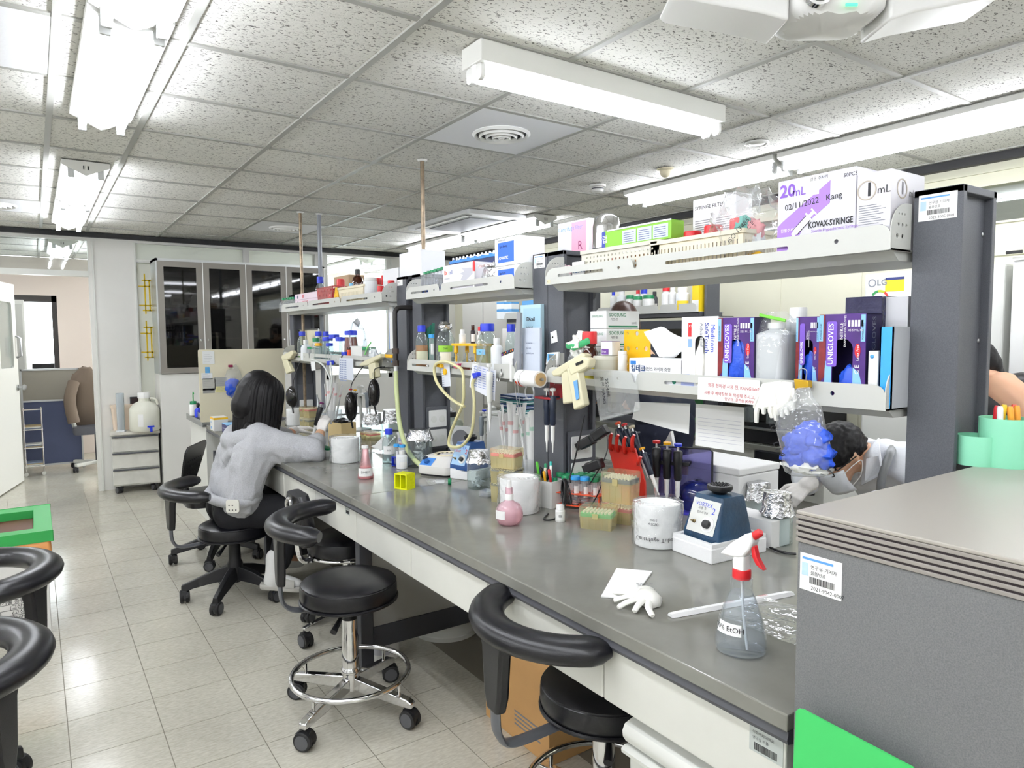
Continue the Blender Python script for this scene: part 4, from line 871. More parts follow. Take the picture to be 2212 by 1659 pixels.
for k,(c,nm) in enumerate(pc):
    q = PENB.location+Matrix.Rotation(FACE+.25,3,'Z')@V((-.034+.0098*k,-.02+.018*(k%3),.012)); pn = thing('pen',f'{nm} pen standing in the white pen box','pen',q,FACE,'pens in the white box'); L = .132+.012*((k*7)%4)
    gg = G(); gg.at((0,0,0),rx=.12*((k*5)%3-1),ry=.1*((k*3)%3-1)); gg.lathe([(.003,0),(.0055,.01),(.0055,L-.03)],8); part('barrel', gg, mat('pen'+c,c,.4), pn)
    gg = G(); gg.at((0,0,0),rx=.12*((k*5)%3-1),ry=.1*((k*3)%3-1)); gg.lathe([(.006,L-.03),(.006,L-.004),(.004,L)],8); part('cap', gg, mat('pen'+c,c,.4), pn)
q = PENB.location+Matrix.Rotation(FACE+.25,3,'Z')@V((-.03,.01,.01)); t = thing('scissors','black handled scissors standing in the white pen box','scissors',q,FACE)
for s in (-1,1):
    part('handle_loop', G().tube([(s*.02-.005+.016*cos(6.28*j/18),0,.115+.022*sin(6.28*j/18)) for j in range(18)],.005,8,closed=True), m_blackp, t)
    part('blade', G().prism([(-.004*s,0),(.006*s,.08),(-.004*s,.09)],-.001*s,.001,'y'), m_steel, t)
P = Zp(1095,1090,BH)+FH*.06; PT = V((P.x,P.y,BH))
for k,(rk,nm,hb) in enumerate(((rk_b,'lowest',.07),(rk_b,'middle',.05),(rk_p,'top pink-racked',.05))): tip_box(f'yellow tip box, {nm} of the three-box tower',PT+V((0,0,[0,.082,.146][k])),FACE+.45,.12,.085,hb,.012 if k<2 else .032,rk)
P, r, h = stand(1033,1058,50,972); foil_jar('foil topped jar of clear tubes left of the tip box tower',P,r,h,.4)
P = Zp(1052,1076,BH)+FH*.03
for k in range(4): t = thing('petri_dish',f'{["lowest","second lowest","second highest","topmost"][k]} clear dish in the little stack by the tip box tower',"dish",(P.x,P.y,BH+.007*k),FACE+.3,'stack of clear dishes'); part('dish', G().rbox(0,0,0,.055,.055,.0062,.004), m_clp, t); part('rim', G().tube([(x,y,.006) for x,y in rrect(.055,.055,.004)],.0008,5,closed=True), m_clp, t)
# ---------------------------------------------------------------- second bay bench top
c0 = Zp(1012,1038,BH); t = thing('foam_block','white styrofoam block under the old blue vortex mixer','foam block',c0+FH*.02,FACE+.4); part('block', G().box(-.10,.06,-.02,.16,0,.045), m_eps, t, bev=.004, smooth=0); part('rim', G().plate(rect(-.098,.058,-.018,.158),[rect(-.085,.045,-.005,.145)],.045,.05,'z'), m_eps, t, smooth=0)
P = c0+FH*.09; P.z = BH+.047; vortex('old blue vortex mixer with swirl front panel beside the small centrifuge',P,FACE+.25,.125,.16,.13,mat('blue_enamel','#1f4a86',.4),mat('swirl_panel','#9fc4e6',.4),[('VORTEX',.02,-.045,.86,m_blue),('GENIE',.016,-.045,.68,m_red),('2',.032,.028,.68,m_red)])
# small white centrifuge with open lid
P = Zp(955,1029,BH)+FH*.09; t = thing('small_centrifuge','small white centrifuge with blue panel and open grey lid','centrifuge',(P.x,P.y,BH),FACE+.5)
ring = lambda w,d,z,oy: [(x,y+oy,z) for x,y in rrect(w,d,.03,5)]
part('housing', G().loft([ring(.185,.21,.01,0),ring(.19,.215,.02,0),ring(.19,.215,.05,0),ring(.185,.15,.085,.03),ring(.175,.135,.09,.033)]), mat('centrifuge_white','#eceae4',.3), t); part('foot_plate', G().rbox(0,0,0,.175,.2,.012,.03), m_blackp, t)
part('rotor_bowl', G().lathe([(.062,.089),(.066,.094),(.062,.098),(.056,.094),(.05,.085),(.002,.083)],32,.0,.03), m_cream, t)
q = G(); 
for j in range(12): q.cyl(.045*cos(.5236*j),.03+.045*sin(.5236*j),.088,.006,.006,8)
part('rotor_holes', q, m_ink, t)
part('control_panel', G().box(-.05,.02,-.0012,0,0,.055), mat('panel_blue','#4e8fe0',.35), t, loc=(-.03,-.102,.053), rot=(-1.0,0,0), smooth=0); q = G(); q.at((-.045,-.088,.07),rx=.57).lathe([(.014,0),(.013,.008),(.002,.009)],20); part('panel_knob', q, mat('panel_dark','#2c63a8',.3), t); q = G(); q.at((-.06,-.08,.077),rx=.57).box(-.014,.006,.0,.02,0,.0035); part('display', q, m_navy, t)
ld = part('open_lid', G().plate(rr2(-.065,.065,.0,.14,.03),[arc(0,.07,.05,0,348,24)],0,.012,'y'), mat('lid_grey','#a9aaa9',.4), t, loc=(0.03,.105,.09), rot=(-.15,0,0)); part('lid_bowl', G().at((0,.012,.07),rx=-pi/2).lathe([(.05,-.012),(.048,.004),(.03,.012),(.002,.013)],28), m_dgrey, ld)
# lime rack and lying tube
P = Zp(872,1058,BH)+FH*.03; t = thing('tube_cube_rack','bright lime yellow open cube rack standing on its side','tube rack',(P.x,P.y,BH),FACE+.42); w = .072
q = G()
for x in (-w/2,-.003,w/2-.006): q.box(x,x+.006,-.03,.03,0,w)
q.box(-w/2,w/2,-.03,.03,0,.006); q.box(-w/2,w/2,-.03,.03,w-.006,w); part('frame', q, m_lime, t, bev=.001, smooth=0)
part('back_plate', G().plate(rect(-w/2,w/2,0,w),[arc(-.024+.016*i,.015+.014*j,.005,0,330,8) for i in range(4) for j in range(4) if i!=1 or 1],.027,.03,'y'), m_lime, t, smooth=0)
part('side_plate', G().plate(rect(-.03,.03,0,w),[arc(-.015+.015*i,.015+.014*j,.0045,0,330,8) for i in range(3) for j in range(4)],w/2-.001,w/2+.002,'x'), m_lime, t, smooth=0)
P = Zp(922,1048,BH); tube50('green capped tube lying on the bench behind the lime rack',P+V((0,0,.0165)),m_cap_g,.115,.014,tilt=(R(90),0,R(55)) )
# jars, bottles behind
P, r, h = stand(905,1010,54,926); foil_jar('large foil topped jar packed with clear tubes beside the blue rack',P,r,h,.9,foilh=.28)
P, r, h = stand(839,1002,30,926); bottle('media_bottle','blue capped glass bottle with brown marked label beside twin tubes',P,r,h,m_cap_b,m_clg,clear('water2','#e3ecee',.1),.3,lab=LB(m_paper,.28,.52,1.8),labtxt='sol')
P = Zp(862,1010,BH)+FH*.025; t = thing('small_tube_rack','small blue rack holding two light blue capped tubes','tube rack',(P.x,P.y,BH),FACE+.4)
for z in (.004,.05): part('rack_plate', G().plate(rrect(.085,.04,.006),[arc(-.02,0,.0155,0,345,14),arc(.02,0,.0155,0,345,14)],z,z+.003,'z'), m_cap_b, t)
for s in (-1,1): part('rack_side', G().box(s*.04-.0015,s*.04+.0015,-.018,.018,0,.053), m_cap_b, t, smooth=0)
for s,nm in ((-1,'left'),(1,'right')): tube50(f'light blue capped tube, {nm} one in the small blue rack',t.location+Matrix.Rotation(FACE+.4,3,'Z')@V((s*.02,0,.003)),m_cap_lb,.118,.0145,'tubes in the blue rack')
P, r, h = stand(868,1012,24,972); bottle('dropper_bottle','small translucent bottle with white cap in front of the blue rack',P-FH*.02,r,h,m_cap_w,m_milk,kind='round',capr=.5,caph=.2,neck=.12,lab=LB(m_paper,.1,.4,1.4),laboff=.4)
P = Zp(875,985,BH)+FH*.09; t = thing('wipe_tub','white plastic tub with Safe lettering behind the blue rack','tub',(P.x,P.y,BH),FACE+.3); part('tub', G().loft([[(x*k,y*k,z) for x,y in rrect(.10,.08,.015)] for z,k in ((0,.9),(.115,1))]), m_white, t); part('lid', G().rbox(0,0,.115,.106,.086,.012,.016), m_white, t); lettering('Safe',.02,m_blue,t,-.03,-.041,.085); patch(t,m_cap_r,-.03,.0,.055,.062,-.0405)
P, r, h = stand(787,1036,36,962); bottle('sauce_shaped_bottle','pink tinted bottle with red liquid and white cap near the roll',P,r,h,m_cap_w,clear('rose_plastic','#f6d8da',.2,.08,body='#eabcc0'),liquid('rose','#eab4ba',.35),.36,'flask',capr=.42,caph=.08,neck=.3,lab=LB(m_paper,.1,.34,1.9),labtxt='DMEM')
P, r, h = stand(741,1001,60,945); bagged_roll('white roll in a loose clear bag in front of the cardboard tray',P,r,h,1.06,1.12)
P = Zp(815,975,BH); t = thing('tissue_sheet','crumpled white tissue sheet behind the pink bottle','tissue',P+FH*.04,FACE); part('sheet', G().sheet(10,8,lambda s,q: (-.07+.15*s,-.02+.1*q,.004+.09*abs(sin(s*3+q*2))*(q*.8)+.012*noise.noise(V((s*5,q*5,3)))+.01)), m_tissue, t, solid=.0015, smooth=30)
# carboy
P, r, h = stand(968,968,64,884); t = thing('glass_carboy','clear glass waste carboy with black stopper and hose','carboy',P,FACE); part('body', G().lathe([(r*.9,0),(r,.01),(r,h*.62),(r*.85,h*.72),(r*.4,h*.78),(r*.36,h*.86)],28), m_clg, t); part('stopper', G().lathe([(r*.5,h*.8),(r*.52,h*.84),(r*.52,h*.93),(r*.45,h*.95)],24), m_blackp, t); part('liquid', G().lathe([(r*.85,.006),(r*.94,.015),(r*.94,h*.3)],24), clear('grey_liquid','#b8c0bf',.3,.05,body='#5a6262'), t); q = G(); [q.box(-r*.5,-r*.3+.006*(k%3),-r*1.0-.001,-r*.9,h*.1+.012*k,h*.1+.012*k+.002) for k in range(8)]; part('graduation', q, m_paper, t)
part('plug', G().ball((0,0,h*.98),.022,10), m_tissue, t); part('side_arm', G().tube([(r*.1,0,h*.92),(-r*.6,-.02,h*.98),(-r*.9,-.03,h*.9)],.012,8), m_blackp, t)
# white instrument behind
t = thing('white_instrument','large pale grey instrument box behind the carboy and pipette stand','instrument',(2.03,3.22,BH),FACE); part('housing', G().box(0,.42,0,.3,0,.27), mat('instrument_grey','#d9dad8',.4), t, bev=.012, smooth=0); part('lid', G().box(-.005,.425,-.005,.305,.272,.285), m_offw, t, bev=.005, smooth=0)
t = thing('tube_strip_stack','stack of blue and green tube boxes on the white instrument','box',(2.1,3.18,BH+.2855),FACE)
for k in range(4): part('tube_box', G().box(0,.22,0,.12,.024*k,.024*k+.021), [mat('teal_box','#2c6f73',.4),mat('navy_box','#25406f',.4)][k%2], t, bev=.002, smooth=0); part('tube_box_band', G().box(-.001,.221,-.001,.121,.024*k+.008,.024*k+.011), m_paper, t, smooth=0)
# pipette carousel of the second bay
def carousel(label, P, h, cols, rz0=0.4, grp=''):
    t = thing('pipette_carousel', label, 'pipette stand', (P.x,P.y,BH), FACE)
    part('base', G().lathe([(.075,0),(.075,.01),(.02,.02)],28), m_offw, t); part('stem', G().cyl(0,0,.015,.011,h-.03,14), m_offw, t); part('top_knob', G().lathe([(.026,h-.02),(.028,h-.005),(.01,h+.006)],20), m_offw, t)
    part('carousel_ring', G().lathe([(.02,h-.075),(.066,h-.072),(.068,h-.06),(.02,h-.055)],28), m_offw, t)
    for k,(c,b,nm) in enumerate(cols):
        a = rz0+6.283*k/len(cols); x,y = .072*cos(a),.072*sin(a)
        hang_pipette(f'{nm} pipette on the {grp}',t.location+Matrix.Rotation(FACE,3,'Z')@V((x,y,h-.02)),c,b,0,0,FACE+a+pi/2,.235,'pipettes on the '+grp)
    return t
m_gpip = mat('grey_pipette','#8b949b',.4)
P = Zp(1062,1000,BH)+FH*.1; carousel('pale pipette carousel in front of the white instrument',P,.30,[(m_gpip,m_offw,'grey'),(m_navy,m_offw,'navy'),(m_gpip,m_white,'second grey'),(m_offw,m_cap_b,'white blue-button')],-1.5,'second bay carousel')
# serological pipettes bundle in a beaker
def sero_bundle(label, P, rb, hb, n, L, seed, ink):
    t = thing('pipette_beaker', label, 'beaker', P, FACE); rnd = random.Random(seed)
    part('beaker', G().lathe([(rb*.9,0),(rb,.008),(rb*1.02,hb),(rb*.99,hb),(rb*.96,.01),(.002,.008)],28), m_clp, t)
    for k in range(n):
        a = rnd.uniform(0,6.28); d = rb*.75*rnd.random()**.5; bx,by = .5*d*cos(a),.5*d*sin(a); tx,ty = 1.5*d*cos(a),1.5*d*sin(a); l = L*rnd.uniform(.82,1.04); w = .0125
        q = P+Matrix.Rotation(FACE,3,'Z')@V((bx,by,.012)); s = thing('wrapped_pipette',f'paper wrapped serological pipette in {label.split(" in ")[-1]}','pipette',q,FACE,'wrapped pipettes in '+label.split(' in ')[-1])
        g = G(); dx,dy = tx-bx,ty-by; u = V((cos(a+1.3),sin(a+1.3),0)); rings = []
        for f,ww in ((0,.8),(.1,1),(.9,1),(1,1.25)):
            c = V((dx*f,dy*f,l*f)); rings.append([c+u*w*ww*cos(v)+V((-u.y,u.x,0))*w*.45*sin(v) for v in [6.283*j/8 for j in range(8)]])
        g.loft(rings); part('paper_sleeve', g, m_paper, s)
        g = G(); c = V((dx*.72,dy*.72,l*.72)); e = V((dx*.05,dy*.05,l*.05)); rings = [[c+e*f+u*w*1.05*cos(v)+V((-u.y,u.x,0))*w*.5*sin(v) for v in [6.283*j/8 for j in range(8)]] for f in (0,1)]; g.loft(rings); part('printed_band', g, ink, s)
    return t
P, r, h = stand(1105,1042,56,985); sero_bundle('clear beaker with red printed wrapped pipettes in the second bay red bundle',P+FH*.03,r*1.15,.13,13,.37,2,mat('faint_red','#e6b8b8',.6))
P, r, h = stand(1148,1046,52,985); sero_bundle('clear bag beaker with green printed wrapped pipettes in the second bay green bundle',P,r*1.05,.12,10,.34,4,mat('faint_green','#b4d6c4',.6))
# ================================================================ things on the shelves
T1, T2, XF = Z1+.0045, Z2+.0045, LIP+.012
def local(pts, x, o): return [(o.y-Xp(u,v,x).y, Xp(u,v,x).z-o.z) for u,v in pts]
def trace(name, label, cat, pts, x, th, m, pn='sheet', group=None, bev=0):
    """flat thing hanging in the plane x: outline measured off the room, real thickness"""
    c = Xp(*pts[0],x); t = thing(name, label, cat, c, FACE, group); part(pn, G().prism(local(pts,x,c),-th/2,th/2,'y'), m, t, bev=bev, smooth=30); t['o'] = 0; del t['o']; return t, c
def crumple(r, seed, sx=1, sy=1, sz=1, amp=.45, n=22, fr=2.6):
    g = G(); m = n//2
    g.loft([[(lambda d: (d.x*sx,d.y*sy,d.z*sz))(V((sin(pi*(i+.03)/(m+.06))*cos(2*pi*j/n),sin(pi*(i+.03)/(m+.06))*sin(2*pi*j/n),-cos(pi*(i+.03)/(m+.06))))*r*(1+amp*noise.noise(V((sin(pi*i/m)*cos(2*pi*j/n)*fr+seed*7,sin(pi*i/m)*sin(2*pi*j/n)*fr,-cos(pi*i/m)*fr)))*1.6)) for j in range(n)] for i in range(m+1)])
    return g
def mcol(h, r=.5): return mat('c'+h, h, r)
# --- near bay, middle shelf: glove boxes
def glove_box(name, label, u0, u1, vt, x, depth, bg, kind, side=None, seed=1, group='glove dispenser boxes'):
    P, w, h = shelf_fit(u0,u1,vt,x,T1); t = thing(name, label, 'glove box', P, FACE, group)
    o0, o1 = (.30,.74) if kind == 'uni' else (.38,.66); hz = (.07,.73) if kind == 'uni' else (.11,.75)
    ov = rr2(w*o0,w*o1,h*hz[0]+.02,h*hz[1],w*(o1-o0)*.5,6)
    part('front_face', G().plate(rect(0,w,0,h),[ov],0,.0015,'y'), bg, t, smooth=0)
    q = G(); q.box(0,.0015,.0015,depth,0,h); q.box(w-.0015,w,.0015,depth,0,h); q.box(0,w,depth-.0015,depth,0,h); q.box(0,w,.0015,depth,0,.0015); q.box(0,w,.0015,depth,h-.0015,h); part('carton', q, side or bg, t, smooth=0)
    return t, w, h, ov
m_uni = mat('uni_purple','#4a2379',.4,var=(9,.35)); m_unis = mat('uni_dark','#231a44',.4); m_unib = mcol('#8cc4ec'); m_univ = mcol('#7a55c4'); m_unir = mat('uni_red','#7e1f26',.4,var=(25,.5)); m_gold = mat('uni_gold','#c98f22',.4,var=(20,.4))
def uni(label, u0, u1, vt, x, depth, seed, full=True, note=None):
    t, w, h, ov = glove_box('nitrile_glove_box', label, u0, u1, vt, x, depth, m_uni, 'uni', m_unis, seed)
    def cut(poly, m, nm, z=.0004): 
        return patch(t, m, 0,0,0,0, -.0001-z, nm, poly=poly)
    cut([(0,h*.22),(w*.13,h*.30),(w*.16,h*.5),(w*.13,h),(0,h)], m_unir, 'flame_print'); cut([(0,0),(w*.32,0),(w*.2,h*.08),(w*.13,h*.2),(0,h*.22)], m_gold, 'gold_print')
    arcp = [(w*.14,h*.48)]+[(w*.29,h*.48)]+[(w*o,h*z) for o,z in ((.29,.2),(.33,.06),(.5,.025),(.7,.05),(.75,.2),(.75,.42))]+[(w*.88,h*.36),(w*.96,h*.2),(w*.985,0),(w*.32,0),(w*.2,h*.1),(w*.14,h*.25)]
    q = G(); q.plate(arcp,[],-.0009,-.0003,'y'); part('pale_blue_print', q, m_unib, t, smooth=0)
    cut(rr2(w*.17,w*.40,h*.42,h*.92,.006), m_univ, 'brand_panel', .0007) if full else None
    lettering('UNIGLOVES', w*.16, m_paper, t, w*.275, -.0022, h*.44, rot=pi/2, bold=.0003); lettering('NITRILE', w*.10, m_paper, t, w*.50, -.0018, h*.72, rot=pi/2); lettering('EXAMINATION GLOVES', w*.06, m_paper, t, w*.575, -.0018, h*.64, rot=pi/2)
    for k in range(5): patch(t, m_paper, w*(.63+.068*k),w*(.675+.068*k),h*.86,h*.93,-.0006,'size_box'); 
    lettering('XS S M L XL', w*.062, m_paper, t, w*.63, -.0018, h*.82)
    for xx in (0.0,.90): patch(t, m_unib, w*xx,w*(xx+.09),h*.70,h*.99,-.0006,'powder_free_band'); lettering('POWDER-FREE', w*.05, m_ink, t, w*(xx+.045), -.0018, h*.72, rot=pi/2)
    q = G(); q.at((w*.84,-.0006,h*.60)); q.M = q.M @ Matrix.Diagonal((1,1,2.4,1)); q.prism(arc(0,0,w*.06,0,345,18),-.0006,0,'y'); part('latex_free_badge', q, m_cap_r, t, smooth=0); lettering('Latex Free', w*.075, m_paper, t, w*.85, -.0022, h*.49, rot=pi/2)
    lettering('C E', w*.13, m_paper, t, w*.84, -.0018, h*.345, rot=pi/2)
    lettering('UNIGLOVES', depth*.32, m_inkg, t, w+.0006, depth*.5, h*.42, rot=pi/2, face='right')
    gv = thing('nitrile_glove', ['blue glove filling the opening left of the clear zip bag','blue glove in the half hidden purple box','blue glove sagging in the half empty dated box'][seed-1], 'glove', t.location+V((.012,-w*(.56 if seed == 3 else .5),h*(.30 if seed == 3 else .40))), FACE, 'gloves in box openings')
    part('glove', crumple(w*.22,seed,1.12,.42,2.7 if seed != 3 else 1.8,.25), m_nit, gv, smooth=60)
    if seed == 3: gv.location.y -= .012; gv.location.z -= .02
    if note: lettering(note, w*.14, m_ink, t, w*.92, -.0022, h*.06, rot=pi*.42)
    return t
uni('purple nitrile box between white glove box and clear bag',1552,1630,686,XF,.075,1)
uni('purple nitrile box half hidden by the dated purple box',1721,1771,684,XF+.045,.075,2)
uni('purple nitrile box with handwritten date and half empty opening',1771,1872,678,XF,.075,3,note='3/21')
t, w, h, ov = glove_box('latex_glove_box','white and lilac latex glove box with safety lettering',1473,1552,684,XF,.07,mcol('#eef0f6'),'saf',m_white,4)
patch(t, mcol('#a9b4e2'),0,0,0,0,-.0003,'lilac_print',poly=[(0,0),(w*.36,0),(w*.36,h*.06),(w*.37,h*.22),(w*.2,h*.25),(0,h*.24)]); patch(t, mcol('#c5cdee'),0,0,0,0,-.0003,'lilac_print',poly=[(w*.68,h*.14),(w*.85,h*.06),(w,0),(w*.68,0)])
lettering('Medicom', w*.16, m_blue, t, w*.86, -.001, h*.90, rot=-pi/2); lettering('SafeTouch', w*.155, mcol('#39469c'), t, w*.70, -.001, h*.92, rot=-pi/2, bold=.0004); lettering('Advanced', w*.13, m_inkg, t, w*.56, -.001, h*.92, rot=-pi/2); patch(t, m_cap_r, w*.19,w*.28,h*.74,h*.92,-.0003,'size_mark'); lettering('XS', w*.08, m_paper, t, w*.2, -.001, h*.88); patch(t, mcol('#8fb2ea'),w*.19,w*.29,h*.6,h*.71,-.0003,'size_mark')
gv = thing('latex_glove','white latex glove pulled from the white glove box','glove',t.location+V((.008,-w*.52,h*.36)),FACE); part('glove', crumple(w*.17,7,.8,.6,3.0,.3), m_latex, gv, smooth=60)
# dark and white tall cartons behind, binders
P, w, h = shelf_fit(1826,1905,642,XF+.11,T1,660); t = carton('plastic_wrapped_carton','navy shrink-wrapped carton behind the dated purple glove box',P,w,.12,h,mat('navy_wrap','#2a2a4c',.15,bump=(18,.5)))
P, w, h = shelf_fit(1906,1962,642,XF+.13,T1,660); carton('white_carton','plain white carton beside the navy shrink-wrapped carton',P,w,.1,h,mcol('#dcdcdf'))
P, w, h = shelf_fit(1902,1938,706,XF+.005,T1); t = thing('ring_binder','bright blue ring binder at the right end of the near middle shelf','binder',P,FACE); part('spine', G().box(0,w*.8,0,.003,0,h), mcol('#3fa9ec',.3), t, smooth=0); part('cover', G().box(0,.003,0,.085,0,h), mcol('#3fa9ec',.3), t, smooth=0); part('cover', G().box(w*.8-.003,w*.8,0,.085,0,h), mcol('#b9bcc0',.4), t, smooth=0); part('pages', G().box(.005,w*.8-.005,.004,.08,.004,h-.008), m_paper, t, smooth=0)
P, w, h = shelf_fit(1876,1900,758,XF+.005,T1); t = thing('ring_binder','thin white binder left of the blue binder','binder',P,FACE); part('cover', G().box(0,w*.9,0,.08,0,h), m_white, t, bev=.002, smooth=0); q = G(); q.at((w*.35,-.0005,h*.9),rx=pi/2).lathe([(.005,0),(.0035,.001)],14); part('finger_ring', q, mcol('#4a9ad8'), t)
# bag with grey bottle
P, r, h = at_shelf(1678,74,690,XF+.05,T1); t = bottle('grey_bottle','pale grey square bottle inside the clear zip bag',P,r*.9,h*.96,m_cap_w,mcol('#cfd2d4',.5),kind='square',caph=.08,neck=.08)
t = thing('zip_bag','clear zip bag with green closure between purple glove boxes','plastic bag',P+V((-.0,0,0)),FACE); rnd = random.Random(5); n = 40; w = r*1.06
part('film', G().loft([[(w*k*(1+.06*noise.noise(V((j*.7,z*9,2))))*(max(-1,min(1,1.3*cos(2*pi*j/n)))),.047*k2*sin(2*pi*j/n)*(1+.2*noise.noise(V((j*.9,z*7,5)))),h*z) for j in range(n)] for z,k,k2 in ((.0,.95,.9),(.25,1,1.05),(.5,1.02,1.1),(.75,1.05,1.0),(.92,1.05,.7),(1.04,.8,.25),(1.1,.55,.08))],caps=(0,0)), m_bag, t, smooth=60)
part('zip_strip', G().tube([(-w*.8,-.02,h*1.06),(-w*.1,-.03,h*1.03),(w*.8,-.02,h*.98)],.003,6,flat=1.6), mcol('#7ed34a',.4), t)
P, r, h = at_shelf(1725,30,664,XF+.12,T1); bottle('white_capped_bottle','translucent bottle whose ribbed white cap shows above the purple boxes',P,r*1.6,h,m_cap_w,m_milk,kind='jar',capr=.75,caph=.12,neck=.05)
# tissue box with drawn sheet
P, w, h = shelf_fit(1359,1474,776,XF,T1); t = carton('tissue_box','white lab wipe box with a sheet standing out of it',P,w,.11,h,mcol('#f4f5f8'),'tissue box'); lettering('킴테크', h*.25, mcol('#123a6c'), t, w*.04, -.001, h*.66, bold=.0006); lettering('사이언스 와이퍼 중형', h*.15, m_ink, t, w*.24, -.001, h*.66); patch(t, mcol('#2f7fd0'),w*.03,w*.14,h*.80,h*.92,-.0003,'brand_mark')
hx = G(); hx.at((w*.86,-.0002,h*.3),rx=pi/2).cyl(0,0,0,.009,.0004,6); part('hexagon_print', hx, mcol('#1b8a6c'), t, smooth=0)
sh = thing('wipe_sheet','white wipe sheet drawn up from the tissue box','tissue',P+V((.05,-w*.5,h)),FACE); S0 = [(1372,735),(1412,700),(1474,722),(1474,770),(1455,775),(1430,776),(1405,772)]
part('sheet', G().sheet(12,12,lambda s,q: ((-w*.42+.9*w*s)*(.25+.75*q)-.0,.02*sin(s*7)*(1-.4*q)+.015*noise.noise(V((s*3,q*3,8))),(.005+.105*q*(1-.5*abs(s-.36)-.25*max(0,s-.36))))), m_tissue, sh, solid=.001)
# perforated yellow rack and small things left of it
P, w, h = shelf_fit(1348,1404,712,XF+.10,T1,740); t = thing('perforated_rack','yellow perforated rack standing behind the tissue box','rack',P,FACE); part('front_plate', G().plate(rr2(0,w,0,h,.006),[arc(w*(.15+.35*i),h*(.12+.27*j),.006 if (i+j)%2 else .009,0,330,10) for i in range(3) for j in range(4)],0,.004,'y'), m_yellow, t); part('side_plate', G().plate(rect(.004,.06,0,h),[arc(.03,h*(.2+.3*j),.009,0,330,10) for j in range(3)],-.003,0,'x'), clear('yellow_clear','#fbf3b0',.45,body='#f3e68a'), t)
P, w, h = shelf_fit(1275,1310,672,XF+.10,T1,690); d = max(.1,Yp(1381,690,P.y-w).x-P.x); hb = h/4-.0008
for k in range(4):
    t = carton('gauze_carton',f'{["lowest","second","third","topmost"][k]} white and green gauze carton in the stack by the middle upright',P+V((0,0,(hb+.0012)*k)),w,d,hb-.0014,mcol('#e9ecec'),group='gauze cartons in one stack',lid=False); part('lid_flap', G().box(.001,w-.001,.001,d-.001,hb-.0014,hb), mcol('#e9ecec'), t, smooth=0)
    lettering('SOOSUNG', hb*.27, m_green, t, w+.0006, d*.08, hb*.76, face='right', bold=.0002); lettering('거즈-면', hb*.18, m_ink, t, w+.0006, d*.12, hb*.5, face='right'); lettering('200매', hb*.17, m_inkg, t, w+.0006, d*.75, hb*.3, face='right')
    patch(t, m_green,0,0,0,0,w,'green_bar',poly=rect(d*.06,d*.95,hb*.06,hb*.16),face='right'); lettering('SOOSUNG', hb*.2, m_green, t, w*.12, -.001, hb*.7)
P, r, h = at_shelf(1274,30,716,XF+.02,T1); bottle('amber_bottle','dark bottle with red ribbed cap by the left bracket of the near shelf',P,r*1.15,h,m_cap_r,m_amber,kind='round',capr=.92,caph=.24,neck=.22,lab=LB(mcol('#e8d84a'),.1,.35,1.8))
P, r, h = at_shelf(1311,58,776,XF+.05,T1); t = thing('round_tub','beige round storage tub with side grips on the near shelf','tub',P,FACE); part('tub', G().lathe([(r*.92,0),(r,h)],32), mcol('#c9c8b8'), t); part('lid', G().lathe([(r*1.03,h),(r*1.03,h+.01),(r*.96,h+.013)],32), mcol('#d5d4c6'), t)
wq = S(P,36); t = carton('reagent_carton','small white and purple reagent carton on the beige tub',P+V((-.02,wq*.2,h+.0145)),wq,.04,S(P,30),m_white,lid=False); part('lid_flap', G().box(0,wq,0,.04,S(P,30),S(P,30)+.001), mcol('#6a3d92'), t, smooth=0); patch(t, mcol('#6a3d92'),.006,wq*.7,.004,.024,-.0003); lettering('Ifran',.012,m_paper,t,.009,-.001,.014)
P, r, h = at_shelf(1345,20,758,XF+.05,T1); bottle('white_cup','white plastic cup between beige tub and yellow rack',P,r,h,m_cap_w,m_white,kind='jar',capr=.95,caph=.1,neck=.03,cat='cup')
# cleared-out bag of gloves on the lip, pipette aids
P, r, h = at_shelf(1248,74,750,XF-.004,T1,770); t = thing('glove_bag','clear zip bag of crumpled white gloves with green closure','plastic bag',P,FACE); part('film', crumple(r,3,1,.6,1.5,.2), m_bag, t, loc=(0,.02,r*1.2)); part('zip_strip', G().tube([(-r,0,r*2.2),(0,-.02,r*2.1),(r,0,r*2.5)],.006,6,flat=2), mcol('#3fa86c'), t); part('gloves', crumple(r*.7,8,1,.7,.9,.6), m_latex, t, loc=(0,.02,r*2.2)); part('glove_fingers', crumple(r*.6,9,1,.6,1.2,.6), m_latex, t, loc=(0,.02,r*1.0))
m_aid = mat('aid_cream','#ddd7b6',.4)
def aid(label, barrel, grip, x, th=.036, extra=None):
    c = Xp(*barrel[0],x); t = thing('pipette_aid', label, 'pipette aid', c, FACE, 'cream pipette aids hung on shelf lips')
    part('barrel', G().prism(local(barrel,x,c),-th/2,th/2,'y'), m_aid, t, bev=.006); part('grip', G().prism(local(grip,x,c),-th*.45,th*.45,'y'), m_aid, t, bev=.006)
    if extra:
        for nm, pts, m in extra: part(nm, G().prism(local(pts,x,c),-th/2-.003,-th/2-.0005,'y'), m, t)
    q = G(); e = local([grip[2]],x,c)[0]
    part('trigger', G().prism(local([(barrel[0][0]*.35+grip[0][0]*.65+8,barrel[0][1]*.3+grip[0][1]*.7+6),(barrel[0][0]*.35+grip[0][0]*.65+14,barrel[0][1]*.3+grip[0][1]*.7+8),(barrel[0][0]*.35+grip[0][0]*.65+12,barrel[0][1]*.3+grip[0][1]*.7+16)],x,c),-.006,.006,'y'), m_blackp, t)
    return t
aid('cream pipette aid, rear one of two on the near shelf',[(1197,803),(1208,795),(1262,762),(1272,766),(1268,774),(1216,812),(1202,813)],[(1218,800),(1240,800),(1248,868),(1222,873)],1.655)
